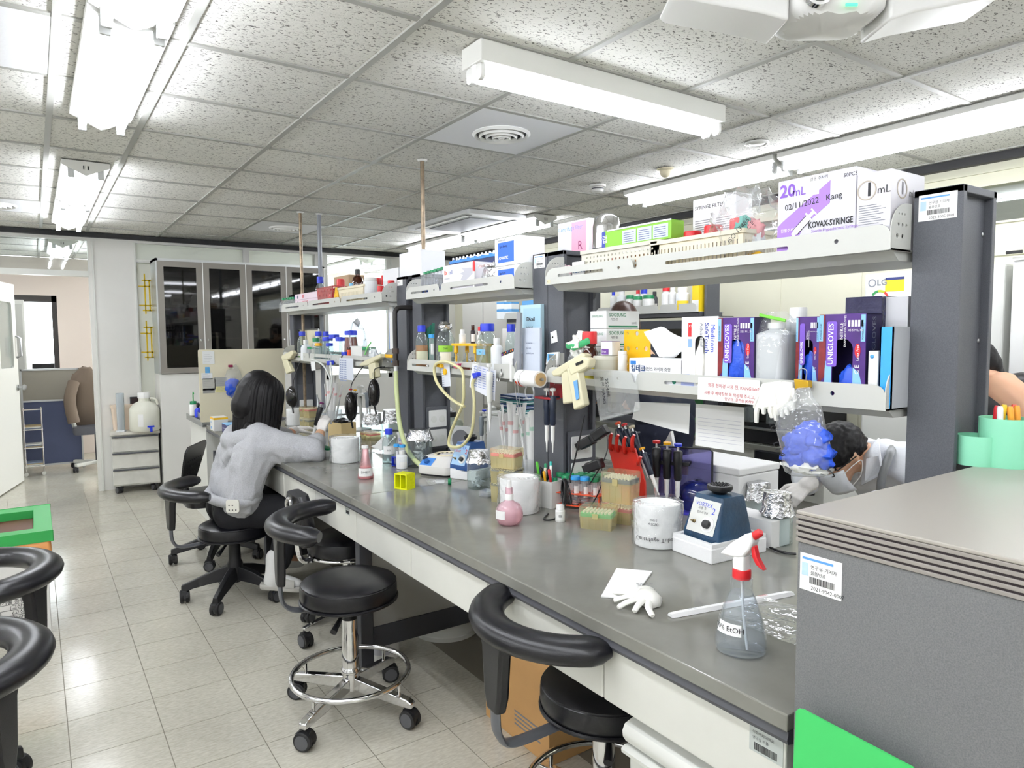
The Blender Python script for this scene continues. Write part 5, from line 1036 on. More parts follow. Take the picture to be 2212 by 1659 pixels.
aid('cream pipette aid with blue sticker on the near shelf, front one',[(1232,780),(1266,770),(1281,775),(1278,793),(1268,799),(1240,812)],[(1230,795),(1254,796),(1268,875),(1246,886)],1.612,extra=[('blue_sticker',[(1248,824),(1256,820),(1260,860),(1254,864)],mcol('#6aa6de')),('badge',[(1252,785),(1268,778),(1269,783),(1254,790)],m_blackp)])
t, c = trace('hanging_zip_bag','clear zip bag with handwriting hung on the near shelf lip','plastic bag',[(1281,803),(1335,800),(1374,808),(1383,886),(1297,909),(1292,880)],1.672,.004,m_bag,'film'); lettering('250408',.022,m_ink,t,.075,-.004,-.02,rot=-1.4); lettering('윤근 KANG',.02,m_ink,t,.05,-.004,-.015,rot=-1.4)
part('zip_edge', G().tube([V((q[0],0,q[1])) for q in local([(1297,906),(1340,896),(1383,884)],1.672,c)],.004,6,flat=1.5), m_bag, t)
t, c = trace('lip_notice','white notice with red Korean print taped on the near shelf lip','notice',[(1509,814),(1642,822),(1640,876),(1507,862)],1.684,.002,m_paper)
m_rink = mat('dark_red_ink','#b3343c',.6)
for s,(u,v),sz in (('형광 현미경 사용 전, KANG lab에 문의',(1530,832),.0135),('사용 후 예약장부 꼭 작성해 주시고, 뒷정',(1522,848),.0125),('담당자 : 윤한솔 (KANG lab',(1566,862),.011)): q = local([(u,v)],1.684,c)[0]; lettering(s,sz,m_rink,t,q[0],-.002,q[1],rot=-.02)
# white gloves over the lip, gold clip, bag of blue gloves
def hung_glove(label, pts_palm, fingers, x, m):
    c = Xp(*pts_palm[0],x); t = thing('hung_glove', label, 'glove', c, FACE, 'gloves hung on the shelf lip'); part('palm', G().prism(local(pts_palm,x,c),-.009,.009,'y'), m, t, bev=.006)
    for (a,b) in fingers:
        p, q = local([a,b],x,c); part('finger', G().tube([(p[0],0,p[1]),((p[0]+q[0])/2,-.004,(p[1]+q[1])/2),(q[0],0,q[1])],[.011,.0105,.0085],8,flat=.7), m, t)
    return t
hung_glove('white latex glove hung over the lip beside the notice',[(1648,828),(1690,822),(1692,850),(1685,880),(1640,885),(1632,860)],[((1638,870),(1634,912)),((1652,872),(1650,893)),((1664,875),(1668,902)),((1676,872),(1677,908)),((1640,855),(1631,880))],1.678,m_latex)
hung_glove('white latex glove hung next to the gold binder clip',[(1690,823),(1716,826),(1716,845),(1708,880),(1682,882),(1676,850)],[((1684,872),(1679,895)),((1692,872),(1690,900)),((1700,872),(1701,895)),((1710,868),(1712,885)),((1714,840),(1718,866))],1.672,m_latex)
def clip(label, pts, x, m):
    c = Xp(*pts[0],x); t = thing('binder_clip', label, 'binder clip', c, FACE, 'binder clips'); L_ = local(pts,x,c); part('body', G().prism(L_,-.010,.010,'y'), m, t, bev=.002)
    a = V((L_[0][0],0,L_[0][1])); b = V((L_[1][0],0,L_[1][1])); u = V((0,0,(a-b).length*.7)); part('wire_handle', G().tube(spline([a*.7+b*.3,a*.75+b*.25+u*.8,(a+b)/2+u,a*.25+b*.75+u*.8,a*.3+b*.7],4),.0014,6), m_steel, t); return t
clip('gold binder clip holding the bag of blue gloves',[(1719,818),(1750,822),(1751,838),(1722,840)],1.668,mat('gold_clip','#c9a02a',.3,.6))
c = Xp(1735,930,1.63); t = thing('glove_waste_bag','clear bag of used blue gloves hung from the gold clip','plastic bag',c,FACE); wv = [(1722,838,1750,836),(1712,860,1757,860),(1680,885,1775,880),(1677,920,1782,920),(1688,960,1790,960),(1694,1000,1796,1000),(1700,1018,1795,1022),(1712,1028,1780,1030)]
rings = []
for k,(u0,v0,u1,v1) in enumerate(wv):
    a, b = local([(u0,v0),(u1,v1)],1.63,c); dp = [.006,.012,.02,.03,.042,.045,.035,.012][k]; n = 28; rings.append([((a[0]+b[0])/2+(b[0]-a[0])/2*cos(2*pi*j/n)*(1+.03*noise.noise(V((j*1.1,k,3)))),dp*sin(2*pi*j/n)*(1+.25*noise.noise(V((j,k*1.3,1)))),(a[1]+b[1])/2+(b[1]-a[1])/2*cos(2*pi*j/n)) for j in range(n)])
part('film', G().loft(rings,caps=(0,1)), m_bag, t, smooth=70)
for k,(u,v,s,sd) in enumerate(((1735,960,.042,2),(1762,950,.034,4),(1722,985,.036,6),(1765,985,.038,9),(1750,935,.03,11))): q = local([(u,v)],1.63,c)[0]; part('used_glove', crumple(s*1.05,sd,1.15,.6,.9,.28,30,2.4), m_nit, t, loc=(q[0],0,q[1]), smooth=70)
q = local([(1740,1010)],1.63,c)[0]; part('white_glove', crumple(.035,13,1.4,.5,.5,.5), m_latex, t, loc=(q[0],0,q[1]))
for k,(s,u,v) in enumerate((('20',1690,905),('L1',1700,950),('4',1712,972))): q = local([(u,v)],1.63,c)[0]; lettering(s,.028,m_ink,t,q[0],-.05,q[1],rot=-1.2)
# papers hung under the middle shelf
trace('hung_paper','white sheet hung under the near shelf, left one',"paper",[(1372,868),(1491,872),(1488,938),(1366,905)],1.86,.001,m_paper)
t, c = trace('hung_paper','white ruled sheet hung under the near shelf, right one',"paper",[(1503,872),(1608,880),(1607,978),(1502,962)],1.86,.001,m_paper); q = G()
for k in range(7): a, b = local([(1508,902+8*k),(1602,912+8.4*k)],1.86,c); q.add([(a[0],-.001,a[1]),(b[0],-.001,b[1]),(b[0],-.001,b[1]+.001),(a[0],-.001,a[1]+.001)],[(0,1,2,3)])
part('ruled_lines', q, mcol('#b9b9c8'), t)
# red pipette rack and adapters
c = Xp(1320,930,1.80); t = thing('red_pipette_rack','tilted red acrylic pipette rack beside the socket panel','pipette rack',(1.93,Xp(1362,1040,1.93).y,BH),FACE); o = V(t.location)
xr = o.x
def L3(u,v): p = Xp(u,v,xr); return (o.y-p.y, p.z-o.z)
m_racr = mat('red_acrylic','#c42a1e',.3)
part('back_panel', G().prism([L3(*p) for p in ((1313,958),(1372,968),(1394,1040),(1396,px(o)[1]),(1352,px(o)[1]))],-.004,.004,'y'), m_racr, t)
for k,(u,v) in enumerate(((1318,945),(1332,948),(1348,952),(1366,948))): a = L3(u+4,v+26); b = L3(u+12,v); part('finger_hook', G().tube(spline([(a[0],0,a[1]),(a[0]+.01,-.02,a[1]+.01),(b[0],-.03,b[1]),(b[0]+.01,-.03,b[1]+.02)],4),[.008]*10+[.006]*3,8), m_racr, t)
part('lower_hook', G().tube(spline([(L3(1378,1000)[0],0,L3(1378,1000)[1]),(L3(1386,1000)[0],-.02,L3(1386,1000)[1]),(L3(1392,985)[0],-.02,L3(1392,985)[1])],4),.007,8), m_racr, t)
for k,(u,v,b,nm) in enumerate(((1322,918,m_orange,'orange'),(1336,921,m_cap_r,'red'),(1352,926,m_cream,'cream'))): p = L3(u,v); hang_pipette(f'dark pipette with {nm} button on the red rack',o+V((.03,-p[0],p[1]+.01)),m_navy,b,0,-.45,FACE,.22,'pipettes on the red rack')
p = L3(1374,968); hang_pipette('navy pipette with yellow stripe on the right of the red rack',o+V((.03,-p[0],p[1])),m_navy,m_cap_y,0,-.5,FACE,.2,'pipettes on the red rack')
def adapter(label, u, v, x, rot, cord=True):
    c = Xp(u,v,x); t = thing('power_adapter', label, 'adapter', c, FACE+.4, 'black plug adapters'); part('body', G().at((0,0,0),ry=rot).box(-.034,.034,-.022,.022,-.02,.02), m_blackp, t, bev=.006); part('plug', G().at((0,0,0),ry=rot).cyl(-.04,0,-.014,.016,.028,14), m_blackp, t)
    if cord: part('cord', G().tube(spline([(.03,0,-.01),(.04,-.02,-.06),(.02,-.03,-.12),(-.03,-.03,-.2)],5),.0025,6), m_blackp, t)
    return t
adapter('black round plug adapter, upper one on the middle socket panel',1297,935,1.84,-.6); adapter('black plug adapter beside the upper round one',1268,955,1.85,-.5,False); adapter('black adapter with white rating label, lower one on the socket panel',1285,1005,1.80,-.4)
# red sign plate with two hanging navy pipettes
t, c = trace('red_pipette_holder','dark red plate holder with white print on the middle upright','pipette holder',[(1190,800),(1215,802),(1216,860),(1188,857)],1.735,.006,mat('wine_plate','#8e1420',.35),'plate'); lettering('Biologix',.012,m_paper,t,.03,-.005,-.02,rot=-pi/2)
part('hook_bar', G().box(-.045,.06,-.05,.0,-.115,-.105), mat('wine_plate','#8e1420'), t, bev=.002)
for k,u in enumerate((1181,1194)): c = Xp(u,838,1.70); hang_pipette(f'navy pipette with white top, {["left","right"][k]} one on the red holder',c,m_navy,m_white,0,0,FACE,.26,'pipettes on the red holder')
t, c = trace('wall_tag','small white card taped on the middle upright','card',[(1189,718),(1202,713),(1205,738),(1191,742)],1.783,.0015,m_paper); q = G(); q.at((.018,-.0015,-.02),rx=pi/2).lathe([(.004,0),(.002,.004)],8); part('pin', q, m_ink, t)
c = Xp(1167,766,1.775); t = thing('magnet_clip','orange-red magnetic clip on the middle upright','clip',c,FACE); part('jaw', G().prism([(-.02,-.02),(.01,-.025),(.015,.02),(-.018,.022)],-.01,.006,'y'), m_orange, t, bev=.004); part('grip', G().prism([(-.022,.0),(.0,-.035),(.006,-.02)],-.016,-.006,'y'), m_orange, t, bev=.003)
t, c = trace('lab_timer','blue and white digital timer on the middle upright','timer',[(1184,762),(1208,760),(1206,790),(1181,788)],1.75,.014,m_white,'case',bev=.004); part('front', G().box(.006,.05,-.0085,-.007,-.045,-.004), mcol('#4aa5e0'), t, bev=.001); part('display', G().box(.015,.045,-.0095,-.0085,-.022,-.006), mcol('#5d6a72',.2), t); q = G(); [q.at((.016+.013*k,-.0085,-.035),rx=pi/2).cyl(0,0,0,.004,.002,10) for k in range(3)]; part('buttons', q, m_paper, t)
# --- near bay, upper shelf
P, w, h = shelf_fit(1681,1849,392,XF,T2,420); h = Xp(1765,377,XF).z-T2
t = carton('syringe_carton','large white and purple 20 mL syringe carton on the top shelf',P,w,.15,h,mat('carton_grey_white','#cfced6',.35)); m_lil = mcol('#a57bd0')
patch(t, m_lil,0,0,0,0,-.0002,'purple_swoosh',poly=[(0,0),(0,h*.42),(w*.07,h*.48),(w*.69,h*.9),(w*.69,h*.63),(w*.36,h*.40),(w*.22,h*.1),(w*.2,0)])
lettering('20',h*.22,mcol('#7f4fc0'),t,w*.03,-.001,h*.86,bold=.0012); lettering('mL',h*.15,mcol('#7f4fc0'),t,w*.2,-.001,h*.83); lettering('50PCS',h*.065,m_ink,t,w*.85,-.001,h*.92); lettering('KOVAX-SYRINGE',h*.105,m_ink,t,w*.42,-.001,h*.385,bold=.0006,squash=.72); lettering('Sterile Hypodermic Syringe',h*.055,m_lil,t,w*.46,-.001,h*.31); lettering('02/11/2022   Kang',h*.105,m_ink,t,w*.1,-.0012,h*.65,rot=.07); patch(t, m_paper, w*.42,w*.55,h*.76,h,-.0003,'code_label'); lettering('멸균 주사기',h*.05,m_ink,t,w*.43,-.001,h*.95); lettering('한벌주사침',h*.05,m_paper,t,w*.05,-.001,h*.36)
q = G(); a = V((w*.18,-.0015,h*.26)); b = V((w*.5,-.0015,h*.56)); d = (b-a).normalized(); nrm = V((-d.z,0,d.x))
for s0,s1,wd in ((0,.1,.002),(.1,.2,.012),(.2,.75,.018),(.75,.8,.03),(.8,.95,.01),(.95,1,.022)): p0 = a+(b-a)*s0; p1 = a+(b-a)*s1; q.add([p0-nrm*wd*.5,p1-nrm*wd*.5,p1+nrm*wd*.5,p0+nrm*wd*.5],[(0,1,2,3)])
part('syringe_picture', q, mcol('#e9e9ee'), t)
for s0 in (-1,1): p0 = a+(b-a)*.2; p1 = a+(b-a)*.75; o = part('syringe_outline', G().tube([p0+nrm*.009*s0,p1+nrm*.009*s0],.0009,5), m_ink, t)
P, w, h = shelf_fit(1851,1925,380,XF,T2,420); h = Xp(1888,372,XF).z-T2
t = carton('syringe_carton','white 1 mL syringe carton with circled one on the top shelf end',P,w,.16,h,mat('carton_white','#d3d1d6',.3))
for f,xx in (('front',w*.30),('right',.05)):
    q = G()
    if f == 'front': q.at((xx,-.0006,h*.78),rx=pi/2)
    else: q.at((w+.0006,xx,h*.78),rx=pi/2,rz=pi/2)
    q.lathe([(.021,0),(.024,.0),(.024,.0006),(.021,.0006)],32,caps=(0,0)); part('ring_print', q, mcol('#b2a89a'), t)
lettering('1',h*.24,m_ink,t,w*.24,-.001,h*.78,bold=.001); lettering('mL',h*.14,m_ink,t,w*.6,-.001,h*.76); lettering('1',h*.22,mcol('#5b5560'),t,w+.001,.042,h*.78,face='right',bold=.001); lettering('mL',h*.14,m_ink,t,w+.001,.082,h*.74,face='right')
q = G()
for k in range(17): q.box(w*.08,w*(.6+.32*((k*7)%5)/5),-.0008,-.0002,h*(.58-.03*k),h*(.588-.03*k))
part('printed_lines', q, m_inkg, t, smooth=0)
P, r, h = at_shelf(1612,128,405,XF+.07,T2,450); t = thing('stuffed_bag','clear printed bag stuffed with pink and teal bags on the top shelf','plastic bag',P,FACE); part('film', crumple(r,21,1.15,.75,1.2,.28,30), m_bag, t, loc=(0,0,r*1.4), smooth=70); part('knot', crumple(r*.32,22,.6,.5,1.3,.5), m_bag, t, loc=(r*.35,0,r*2.1), smooth=70); part('teal_pack', crumple(r*.35,23,1,.6,.8,.4), mcol('#4aa79a'), t, loc=(-r*.15,0,r*1.35)); part('pink_pack', crumple(r*.42,24,1,.5,.9,.3), mcol('#d98a90'), t, loc=(r*.2,.01,r*1.2)); part('white_pack', crumple(r*.6,25,1,.5,.9,.3), m_milk, t, loc=(.0,.01,r*.8)); part('yellow_pack', crumple(r*.3,26,1.3,.5,.5,.3), m_yellow, t, loc=(r*.5,-.01,r*.25)); lettering('ISO 13485',r*.24,m_ink,t,-r*.1,-r*.78,r*.75,rot=.7); lettering('C E',r*.2,m_ink,t,r*.6,-r*.7,r*1.1,rot=.8)
P, w, h = shelf_fit(1497,1590,424,XF+.14,T2,450); t = carton('printed_carton','white printed carton standing behind the cream basket',P,w,.08,h,mcol('#e6e6ea')); patch(t, m_ink, w*.75,w*.98,h*.02,h*.2,-.0003); q = G()
for k in range(12): q.box(w*(.06+.5*(k%2)),w*(.4+.5*(k%2)),-.0008,-.0002,h*(.7-.03*(k//2)),h*(.71-.03*(k//2)))
part('printed_lines', q, m_inkg, t, smooth=0); lettering('SYRINGE FILTER',h*.07,m_ink,t,w*.05,-.001,h*.88)
def basket(label, u0, u1, vt, x, d, m, slots, vm=None):
    P, w, h = shelf_fit(u0,u1,vt,x,T2,vm); t = thing('plastic_basket', label, 'basket', P, FACE)
    def wall(nm, L, ax, a, b):
        if slots == 'v': hs = [rect(L*(.05+.9*i/22)-.0022+.0,L*(.05+.9*i/22)+.0022,h*.15,h*.72) for i in range(23)]
        else: hs = [rect(L*(.08+.84*i/17)-.0032,L*(.08+.84*i/17)+.0032,h*(.12+.15*j),h*(.12+.15*j)+.007) for i in range(18) for j in range(5)]
        return part(nm, G().plate(rect(0,L,0,h*.9),hs,a,b,ax), m, t, smooth=0)
    wall('front_wall',w,'y',0,.002); wall('back_wall',w,'y',d-.002,d)
    for s in (0,w-.002):
        hs = [rect(d*(.1+.8*i/9)-.003,d*(.1+.8*i/9)+.003,h*.15,h*.7) for i in range(10)]; part('side_wall', G().plate(rect(.002,d-.002,0,h*.9),hs,s,s+.002,'x'), m, t, smooth=0)
    part('bottom', G().box(0,w,0,d,0,.002), m, t, smooth=0); part('rim', G().plate(rr2(-.007,w+.007,-.007,d+.007,.012),[rr2(.002,w-.002,.002,d-.002,.008)],h*.88,h,'z'), m, t, bev=.002)
    return t, P, w, h
t, P, w, h = basket('cream slotted basket with red capped bottles on the top shelf',1406,1604,508,XF+.012,.16,mat('basket_cream','#e9dfc4',.4),'v',530); BC = P
for k,f in enumerate((.32,.55,.82)): bottle('red_capped_bottle',f'white bottle with red cap lying low in the cream basket, {["left","middle","right"][k]}',P+V((.07,-w*f,.004)),.032,h+.022+.008*k,m_cap_r,m_white,kind='jar',capr=.9,caph=.25,neck=.08,group='red capped bottles in the cream basket')
bottle('white_bottle','small white bottle with white cap at the left of the cream basket',P+V((.075,-w*.14,.004)),.02,h+.05,m_cap_w,m_white,kind='round',capr=.6,caph=.2,neck=.15)
bottle('dropper_bottle','thin white dropper with red tip in the cream basket',P+V((.04,-w*.06,.004)),.009,h+.035,m_cap_r,m_white,kind='jar',capr=.6,caph=.3,neck=.1)
t, P, w, h = basket('beige square-holed basket under the green foil carton',1256,1424,530,XF+.012,.16,mat('basket_beige','#d2cfc2',.4),'s',550); BB = P; HB = h
for k,(c,f) in enumerate((('#b8482e',.4),('#c98a3a',.6),('#2f5a44',.52),('#e8e8e8',.75))): q = thing('reagent_box',f'{["rust red","ochre","dark green","white"][k]} small box inside the beige basket','box',P+V((.03+.02*k,-w*f,.003)),FACE); part('box', G().box(-.03,.03,0,.05,0,h*.7), mcol(c), q, bev=.002, smooth=0); part('label', G().box(-.02,.02,-.0006,0,.01,.03), m_paper, q, smooth=0)
Q = Xp(1300,512,XF+.03); wl = Xp(1300,512,XF+.03).y-Xp(1450,500,XF+.03).y; hg = S(Q,36); t = carton('foil_carton','lime green foil carton lying on the beige basket',V((XF+.03,Q.y,T2+HB+.0005)),wl,.06,hg,mcol('#86c23a'),group=None); part('serrated_edge', G().box(.03,wl,-.002,.0,hg-.002,hg+.003), m_steel, t, smooth=0); patch(t, mcol('#2c3f9c'),.0,.02,0,hg,-.0003); lettering('랩',hg*.5,m_paper,t,.003,-.001,hg*.5)
for k in range(3): patch(t, mcol('#c9d2e6'),wl*(.32+.22*k),wl*(.52+.22*k),hg*.12,hg*.85,-.0003,'info_panel'); 
q = G(); [q.box(wl*(.34+.22*(k%3)),wl*(.49+.22*(k%3)),-.0009,-.0004,hg*(.68-.12*(k//3)),hg*(.71-.12*(k//3))) for k in range(15)]; part('printed_lines', q, mcol('#39407a'), t, smooth=0)
P, r, h = at_shelf(1310,60,460,XF+.21,T2,500); t = thing('steel_thermos','stainless steel flask behind the beige basket','flask',P,FACE); part('body', G().lathe([(r*.95,0),(r,.01),(r,h*.42),(r*1.02,h*.44),(r*1.02,h*.48),(r,h*.5),(r,h*.8),(r*.85,h*.93),(r*.5,h*.985),(.002,h)],32), m_chrome, t); part('band', G().lathe([(r*1.03,h*.44),(r*1.03,h*.5)],32), m_dgrey, t); part('strap', G().box(-.012,.012,-r*1.08,-r*.99,0,h*.44), m_dgrey, t)
P, r, h = at_shelf(1218,70,545,XF+.03,T2,570); t = thing('small_goods_bag','clear bag with pink and white sachets at the shelf left end','plastic bag',P,FACE); part('film', crumple(r,31,1,.5,.55,.3), m_bag, t, loc=(0,0,r*.6)); part('pink_sachet', crumple(r*.6,32,1,.3,.5,.2), mcol('#eec2cc'), t, loc=(-r*.1,.02,r*.8)); part('white_sachet', crumple(r*.55,33,1,.4,.4,.2), m_white, t, loc=(.01,0,r*.4))
P, w, h = shelf_fit(1236,1262,565,XF+.004,T2,575); t = thing('price_card','small white card marked 1250 on the near top shelf','card',P,FACE); part('card', G().box(0,w,0,.002,0,h), m_paper, t, smooth=0); part('foot', G().box(0,w,.002,.02,0,.002), m_paper, t, smooth=0); lettering('1250x',h*.4,mcol('#3d6ea8'),t,.004,-.001,h*.55)
P, w, h = shelf_fit(1205,1272,478,XF+.24,T2,520); P.z = T2; t = carton('white_carton','white carton with pink handwritten note behind the middle upright',P+V((0,.0,0)),w*1.0,.12,h,mcol('#f0f0f2')); patch(t, mcol('#f2a9c0'),w*.46,w*.92,h*.42,h*.98,-.0003,'pink_note'); lettering('R',h*.18,mcol('#8a2f5c'),t,w*.66,-.001,h*.62); lettering('Centrifuge filter',h*.09,m_lblue,t,w*.02,-.001,h*.9)
# --- second bay, upper shelf
t = thing('strip_rack','blue plastic rack with seven standing tubes on the second top shelf','tube rack',V((XF+.02,Xp(905,600,XF).y,T2)),FACE); wr = Xp(905,600,XF).y-Xp(957,595,XF).y; part('rack', G().plate(rect(0,wr,0,.045),[rr2(wr*(.06+.135*i),wr*(.15+.135*i),.01,.036,.004) for i in range(7)],0,.004,'y'), mcol('#3a6fd8'), t, smooth=0); part('rack_top', G().box(0,wr,.0,.045,.042,.046), mcol('#3a6fd8'), t, smooth=0)
for k in range(7): tube50(f'{["white","green","green","green","green","green","green"][k]} capped tube, {["first","second","third","fourth","fifth","sixth","seventh"][k]} from the left in the blue strip rack',V((XF+.012,t.location.y-wr*(.08+.14*k),T2+.03)),m_cap_w if k==0 else m_cap_g,.098+.002*k,.0115,'tubes in the blue strip rack',nolabel=True)
P, w, h = shelf_fit(957,1022,578,XF,T2,590); h = Xp(990,570,XF).z-T2; t = carton('glove_carton','white glove carton with orange lettering and glove picture',P,w,.11,h,mcol('#eceaf0')); lettering('Ex',h*.2,m_orange,t,w*.05,-.001,h*.75,bold=.0006); lettering('cell',h*.2,mcol('#9aa0c4'),t,w*.2,-.001,h*.75,bold=.0006); lettering('nitrile glove',h*.08,m_inkg,t,w*.05,-.001,h*.55)
q = G(); q.prism([(w*.6,h*.45),(w*.75,h*.4),(w*.98,h*.6),(w*.98,h*.8),(w*.8,h*.82),(w*.62,h*.85),(w*.72,h*.72),(w*.58,h*.66),(w*.68,h*.6)],-.0006,-.0001,'y'); part('glove_picture', q, mcol('#c3c3cc'), t)
P, r, h = at_shelf(1024,8,563,XF-.003,T2,580); t = thing('marker_pen','white marker with red cap standing against the glove carton','marker',P,FACE); part('barrel', G().cyl(0,0,0,.006,h*.7,10), m_white, t); part('cap', G().lathe([(.0065,h*.66),(.0065,h*.94),(.003,h)],10), m_cap_r, t)
P, w, h = shelf_fit(1029,1072,567,XF+.005,T2,580); t = thing('foil_packet','crumpled foil wrapped packet on the second top shelf','packet',P+V((.03,-w/2,0)),FACE); part('foil', crumple(.5,41,w*.95,.05,h*1.0,.12,26,5), m_foil, t, loc=(0,0,h*.5), smooth=20); part('foil_fold', G().box(-w*.4,w*.4,-.03,-.026,h*.85,h*.95), m_foil, t)
for k,(v0,z) in enumerate(((574,0),(516,1))):
    P, w, h = shelf_fit(1069,1120,574,XF+.012,T2,590)
    if k: P = P+V((0,0,h+.0015)); h = S(P,58)
    t = carton('filter_carton',f'white carton with blue brand square, {["lower","upper"][k]} of two',P,w,.14,h,mcol('#f2f3f6'),group='filter cartons with blue squares',lid=bool(k)); patch(t, mcol('#2a68d4'),w*.15,w*.82,h*.12,h*.85,-.0003,'blue_square'); lettering('ADVANTEC',h*.15,m_paper,t,w*.18,-.001,h*.28,bold=.0005,squash=.78); lettering('MEMBRANE FILTER',h*.06,m_ink,t,w*.14,-.001,h*.92); lettering('lijin Kang',h*.13,m_ink,t,w*.22,-.0012,h*.68,rot=.08)
a = Xp(965,566,XF+.10); b = Xp(1062,540,XF+.10); wl = a.y-b.y; t = thing('navy_carton','navy blue long carton under the blue clip rack','box',V((XF+.115,a.y,T2)),FACE); part('carton', G().box(0,wl,0,.1,0,a.z-T2-.01), mcol('#26376e'), t, bev=.002, smooth=0); part('lid_band', G().box(-.001,wl+.001,-.001,.101,a.z-T2-.03,a.z-T2-.012), mcol('#1c2a58'), t, smooth=0)
t = thing('clip_rack','blue rack of white clip-topped vials lying on the navy carton','rack',V((XF+.115,a.y,a.z-.0095)),FACE); part('tray', G().box(0,wl,0,.07,0,.012), mcol('#3f8fe0'), t, smooth=0)
q = G()
for i in range(12):
    for j in range(2): q.lathe([(.0055,.010),(.0055,.026),(.004,.030)],8,wl*(.05+.9*i/11),.012+.035*j)
part('vial_tops', q, m_paper, t)
for i in range(6): part('tray_rib', G().box(wl*(.09+.16*i),wl*(.09+.16*i)+.002,0,.07,.012,.018), mcol('#3f8fe0'), t, smooth=0)
P, w, h = shelf_fit(864,950,540,1.97,BH+1.046,570); P.z = BH+1.0445; t = carton('white_carton','tall plain white carton on the far upright tops',V((1.80,3.79,BH+1.044)),.28,.15,Xp(905,540,1.8).z-(BH+1.044),mcol('#f4f5f8')); t = carton('white_carton','wide plain white carton left of the tall one',V((1.81,4.05,T2)),.22,.2,Xp(845,580,1.8).z-T2,mcol('#eef0f2'))
# --- second bay, middle shelf
P, r, h = at_shelf(911,28,703,XF+.03,T1,740); bottle('media_bottle','glass bottle of orange liquid with blue cap at the second shelf left end',P,r,h,m_cap_b,m_clg,liquid('orange','#e9a05a'),.55,capr=.62,caph=.14,neck=.26,lab=LB(mcol('#cfd0b4'),.15,.42,2.0))
P, r, h = at_shelf(932,15,722,XF+.015,T1,740); t = tube50('light blue capped tube standing in a foil lump',P+V((0,0,.03)),m_cap_lb,h-.03,.013); t2 = thing('foil_lump','crumpled foil lump holding a blue capped tube','foil',P,FACE); part('foil', crumple(.5,44,.045,.045,.05,.35,24,4), m_foil, t2, loc=(0,0,.026), smooth=20); part('foil_skirt', crumple(.5,45,.055,.05,.02,.3,20,4), m_foil, t2, loc=(0,0,.009), smooth=20)
P, r, h = at_shelf(962,40,697,XF+.04,T1,740); t = bottle('media_bottle','foil topped glass bottle with green DW label and cream label',P,r,h*.97,None,m_clg,liquid('dwgrey','#c9cec4',.25),.3,capr=.62,caph=.1,neck=.3,lab=LB(mcol('#8fc43a'),.42,.55,1.7),labtxt='DW'); part('foil_cap', crumple(.5,46,r*1.5,r*1.5,h*.2,.2,24,4), m_foil, t, loc=(0,0,h*.92), smooth=20); wrap(t,mcol('#f1ecd8'),r*1.02,h*.18,h*.40,cang(P),1.3)
P0 = V((XF+.02,Xp(974,760,XF+.02).y,T1)); w = P0.y-Xp(1034,760,XF+.02).y; zt = Xp(1004,742,XF+.02).z-T1; t = thing('yellow_stand','yellow plastic stand with legs carrying small bottles','stand',P0,FACE); part('tray', G().plate(rr2(0,w,0,.09,.008),[],zt-.012,zt,'z'), m_yellow, t, bev=.002)
for x in (w*.12,w*.82):
    for y in (.012,.075): part('leg', G().lathe([(.005,0),(.005,zt-.05),(.011,zt-.045),(.009,zt-.012)],10,x,y), m_yellow, t)
for (f,wd,hh,cp,bd,lbl,tx) in ((.5,.022,.078,m_amber,mcol('#2a2026'),'dark brown bottle with label on the yellow stand',''),(.74,.024,.07,m_cap_r,mcol('#5a2a20'),'brown bottle with red cap on the yellow stand',''),(.86,.022,.052,m_cap_w,m_white,'white bottle with CB label on the yellow stand','CB'),(.24,.03,.06,m_cap_w,m_white,'white square bottle at the left of the yellow stand','')): bottle('reagent_bottle',lbl,P0+V((.03+(.02 if f in (.5,.74) else 0),-w*f,zt)),wd*.55,hh*1.15,cp,bd,kind='jar',capr=.7,caph=.28,neck=.1,lab=LB(m_paper,.1,.5,1.8),labtxt=tx or None)
P, r, h = at_shelf(1000,34,745,XF+.03,T1,770); bottle('round_flask','small round flask with red liquid under the yellow stand',P+V((.02,0,0)),.028,zt-.016,None,m_clg,liquid('red','#b8402e',.6),.35,'globe',capr=.3,neck=.2,cat='flask')
t2 = thing('foil_lump','flat crumpled foil lump in front of the yellow stand','foil',V((XF+.012,Xp(1018,775,XF).y,T1)),FACE); part('foil', crumple(.5,47,.07,.035,.028,.3,24,4), m_foil, t2, loc=(0,0,.05), smooth=20); part('foil_foot', crumple(.5,48,.05,.03,.05,.2,16,3), m_foil, t2, loc=(0,0,.022), smooth=20)
P, r, h = at_shelf(1053,50,699,XF+.05,T1,740); bottle('media_bottle','large glass bottle with blue cap and blue PBS tape',P,r,h,m_cap_b,m_clg,liquid('pale','#eee6b8',.15),.6,capr=.62,caph=.15,neck=.3,lab=LB(mcol('#7cc0ee'),.40,.5,1.0),labtxt='PBS',laboff=-.7)
P, r, h = at_shelf(1073,26,730,XF+.012,T1,760); bottle('squeeze_bottle','milky squeeze bottle with white cap in front of the PBS bottle',P,r,h,m_cap_w,m_milk,kind='round',capr=.55,caph=.16,neck=.12)
P, r, h = at_shelf(1104,26,700,XF+.12,T1,730); bottle('media_bottle','glass bottle with blue cap behind the patterned file box',P,r,h,m_cap_b,m_clg,capr=.7,caph=.15,neck=.3)
P, r, h = at_shelf(930,14,700,XF+.13,T1,730); t = thing('tube_strips','dark green bundle of strips standing behind the bottles','bundle',P,FACE)
for k in range(4): part('strip', G().at((.008*k-.012,0,0),ry=.06*(k-1.5)).box(-.003,.003,-.008,.008,0,h*(.9+.04*k)), mcol('#1f6f5c'), t)
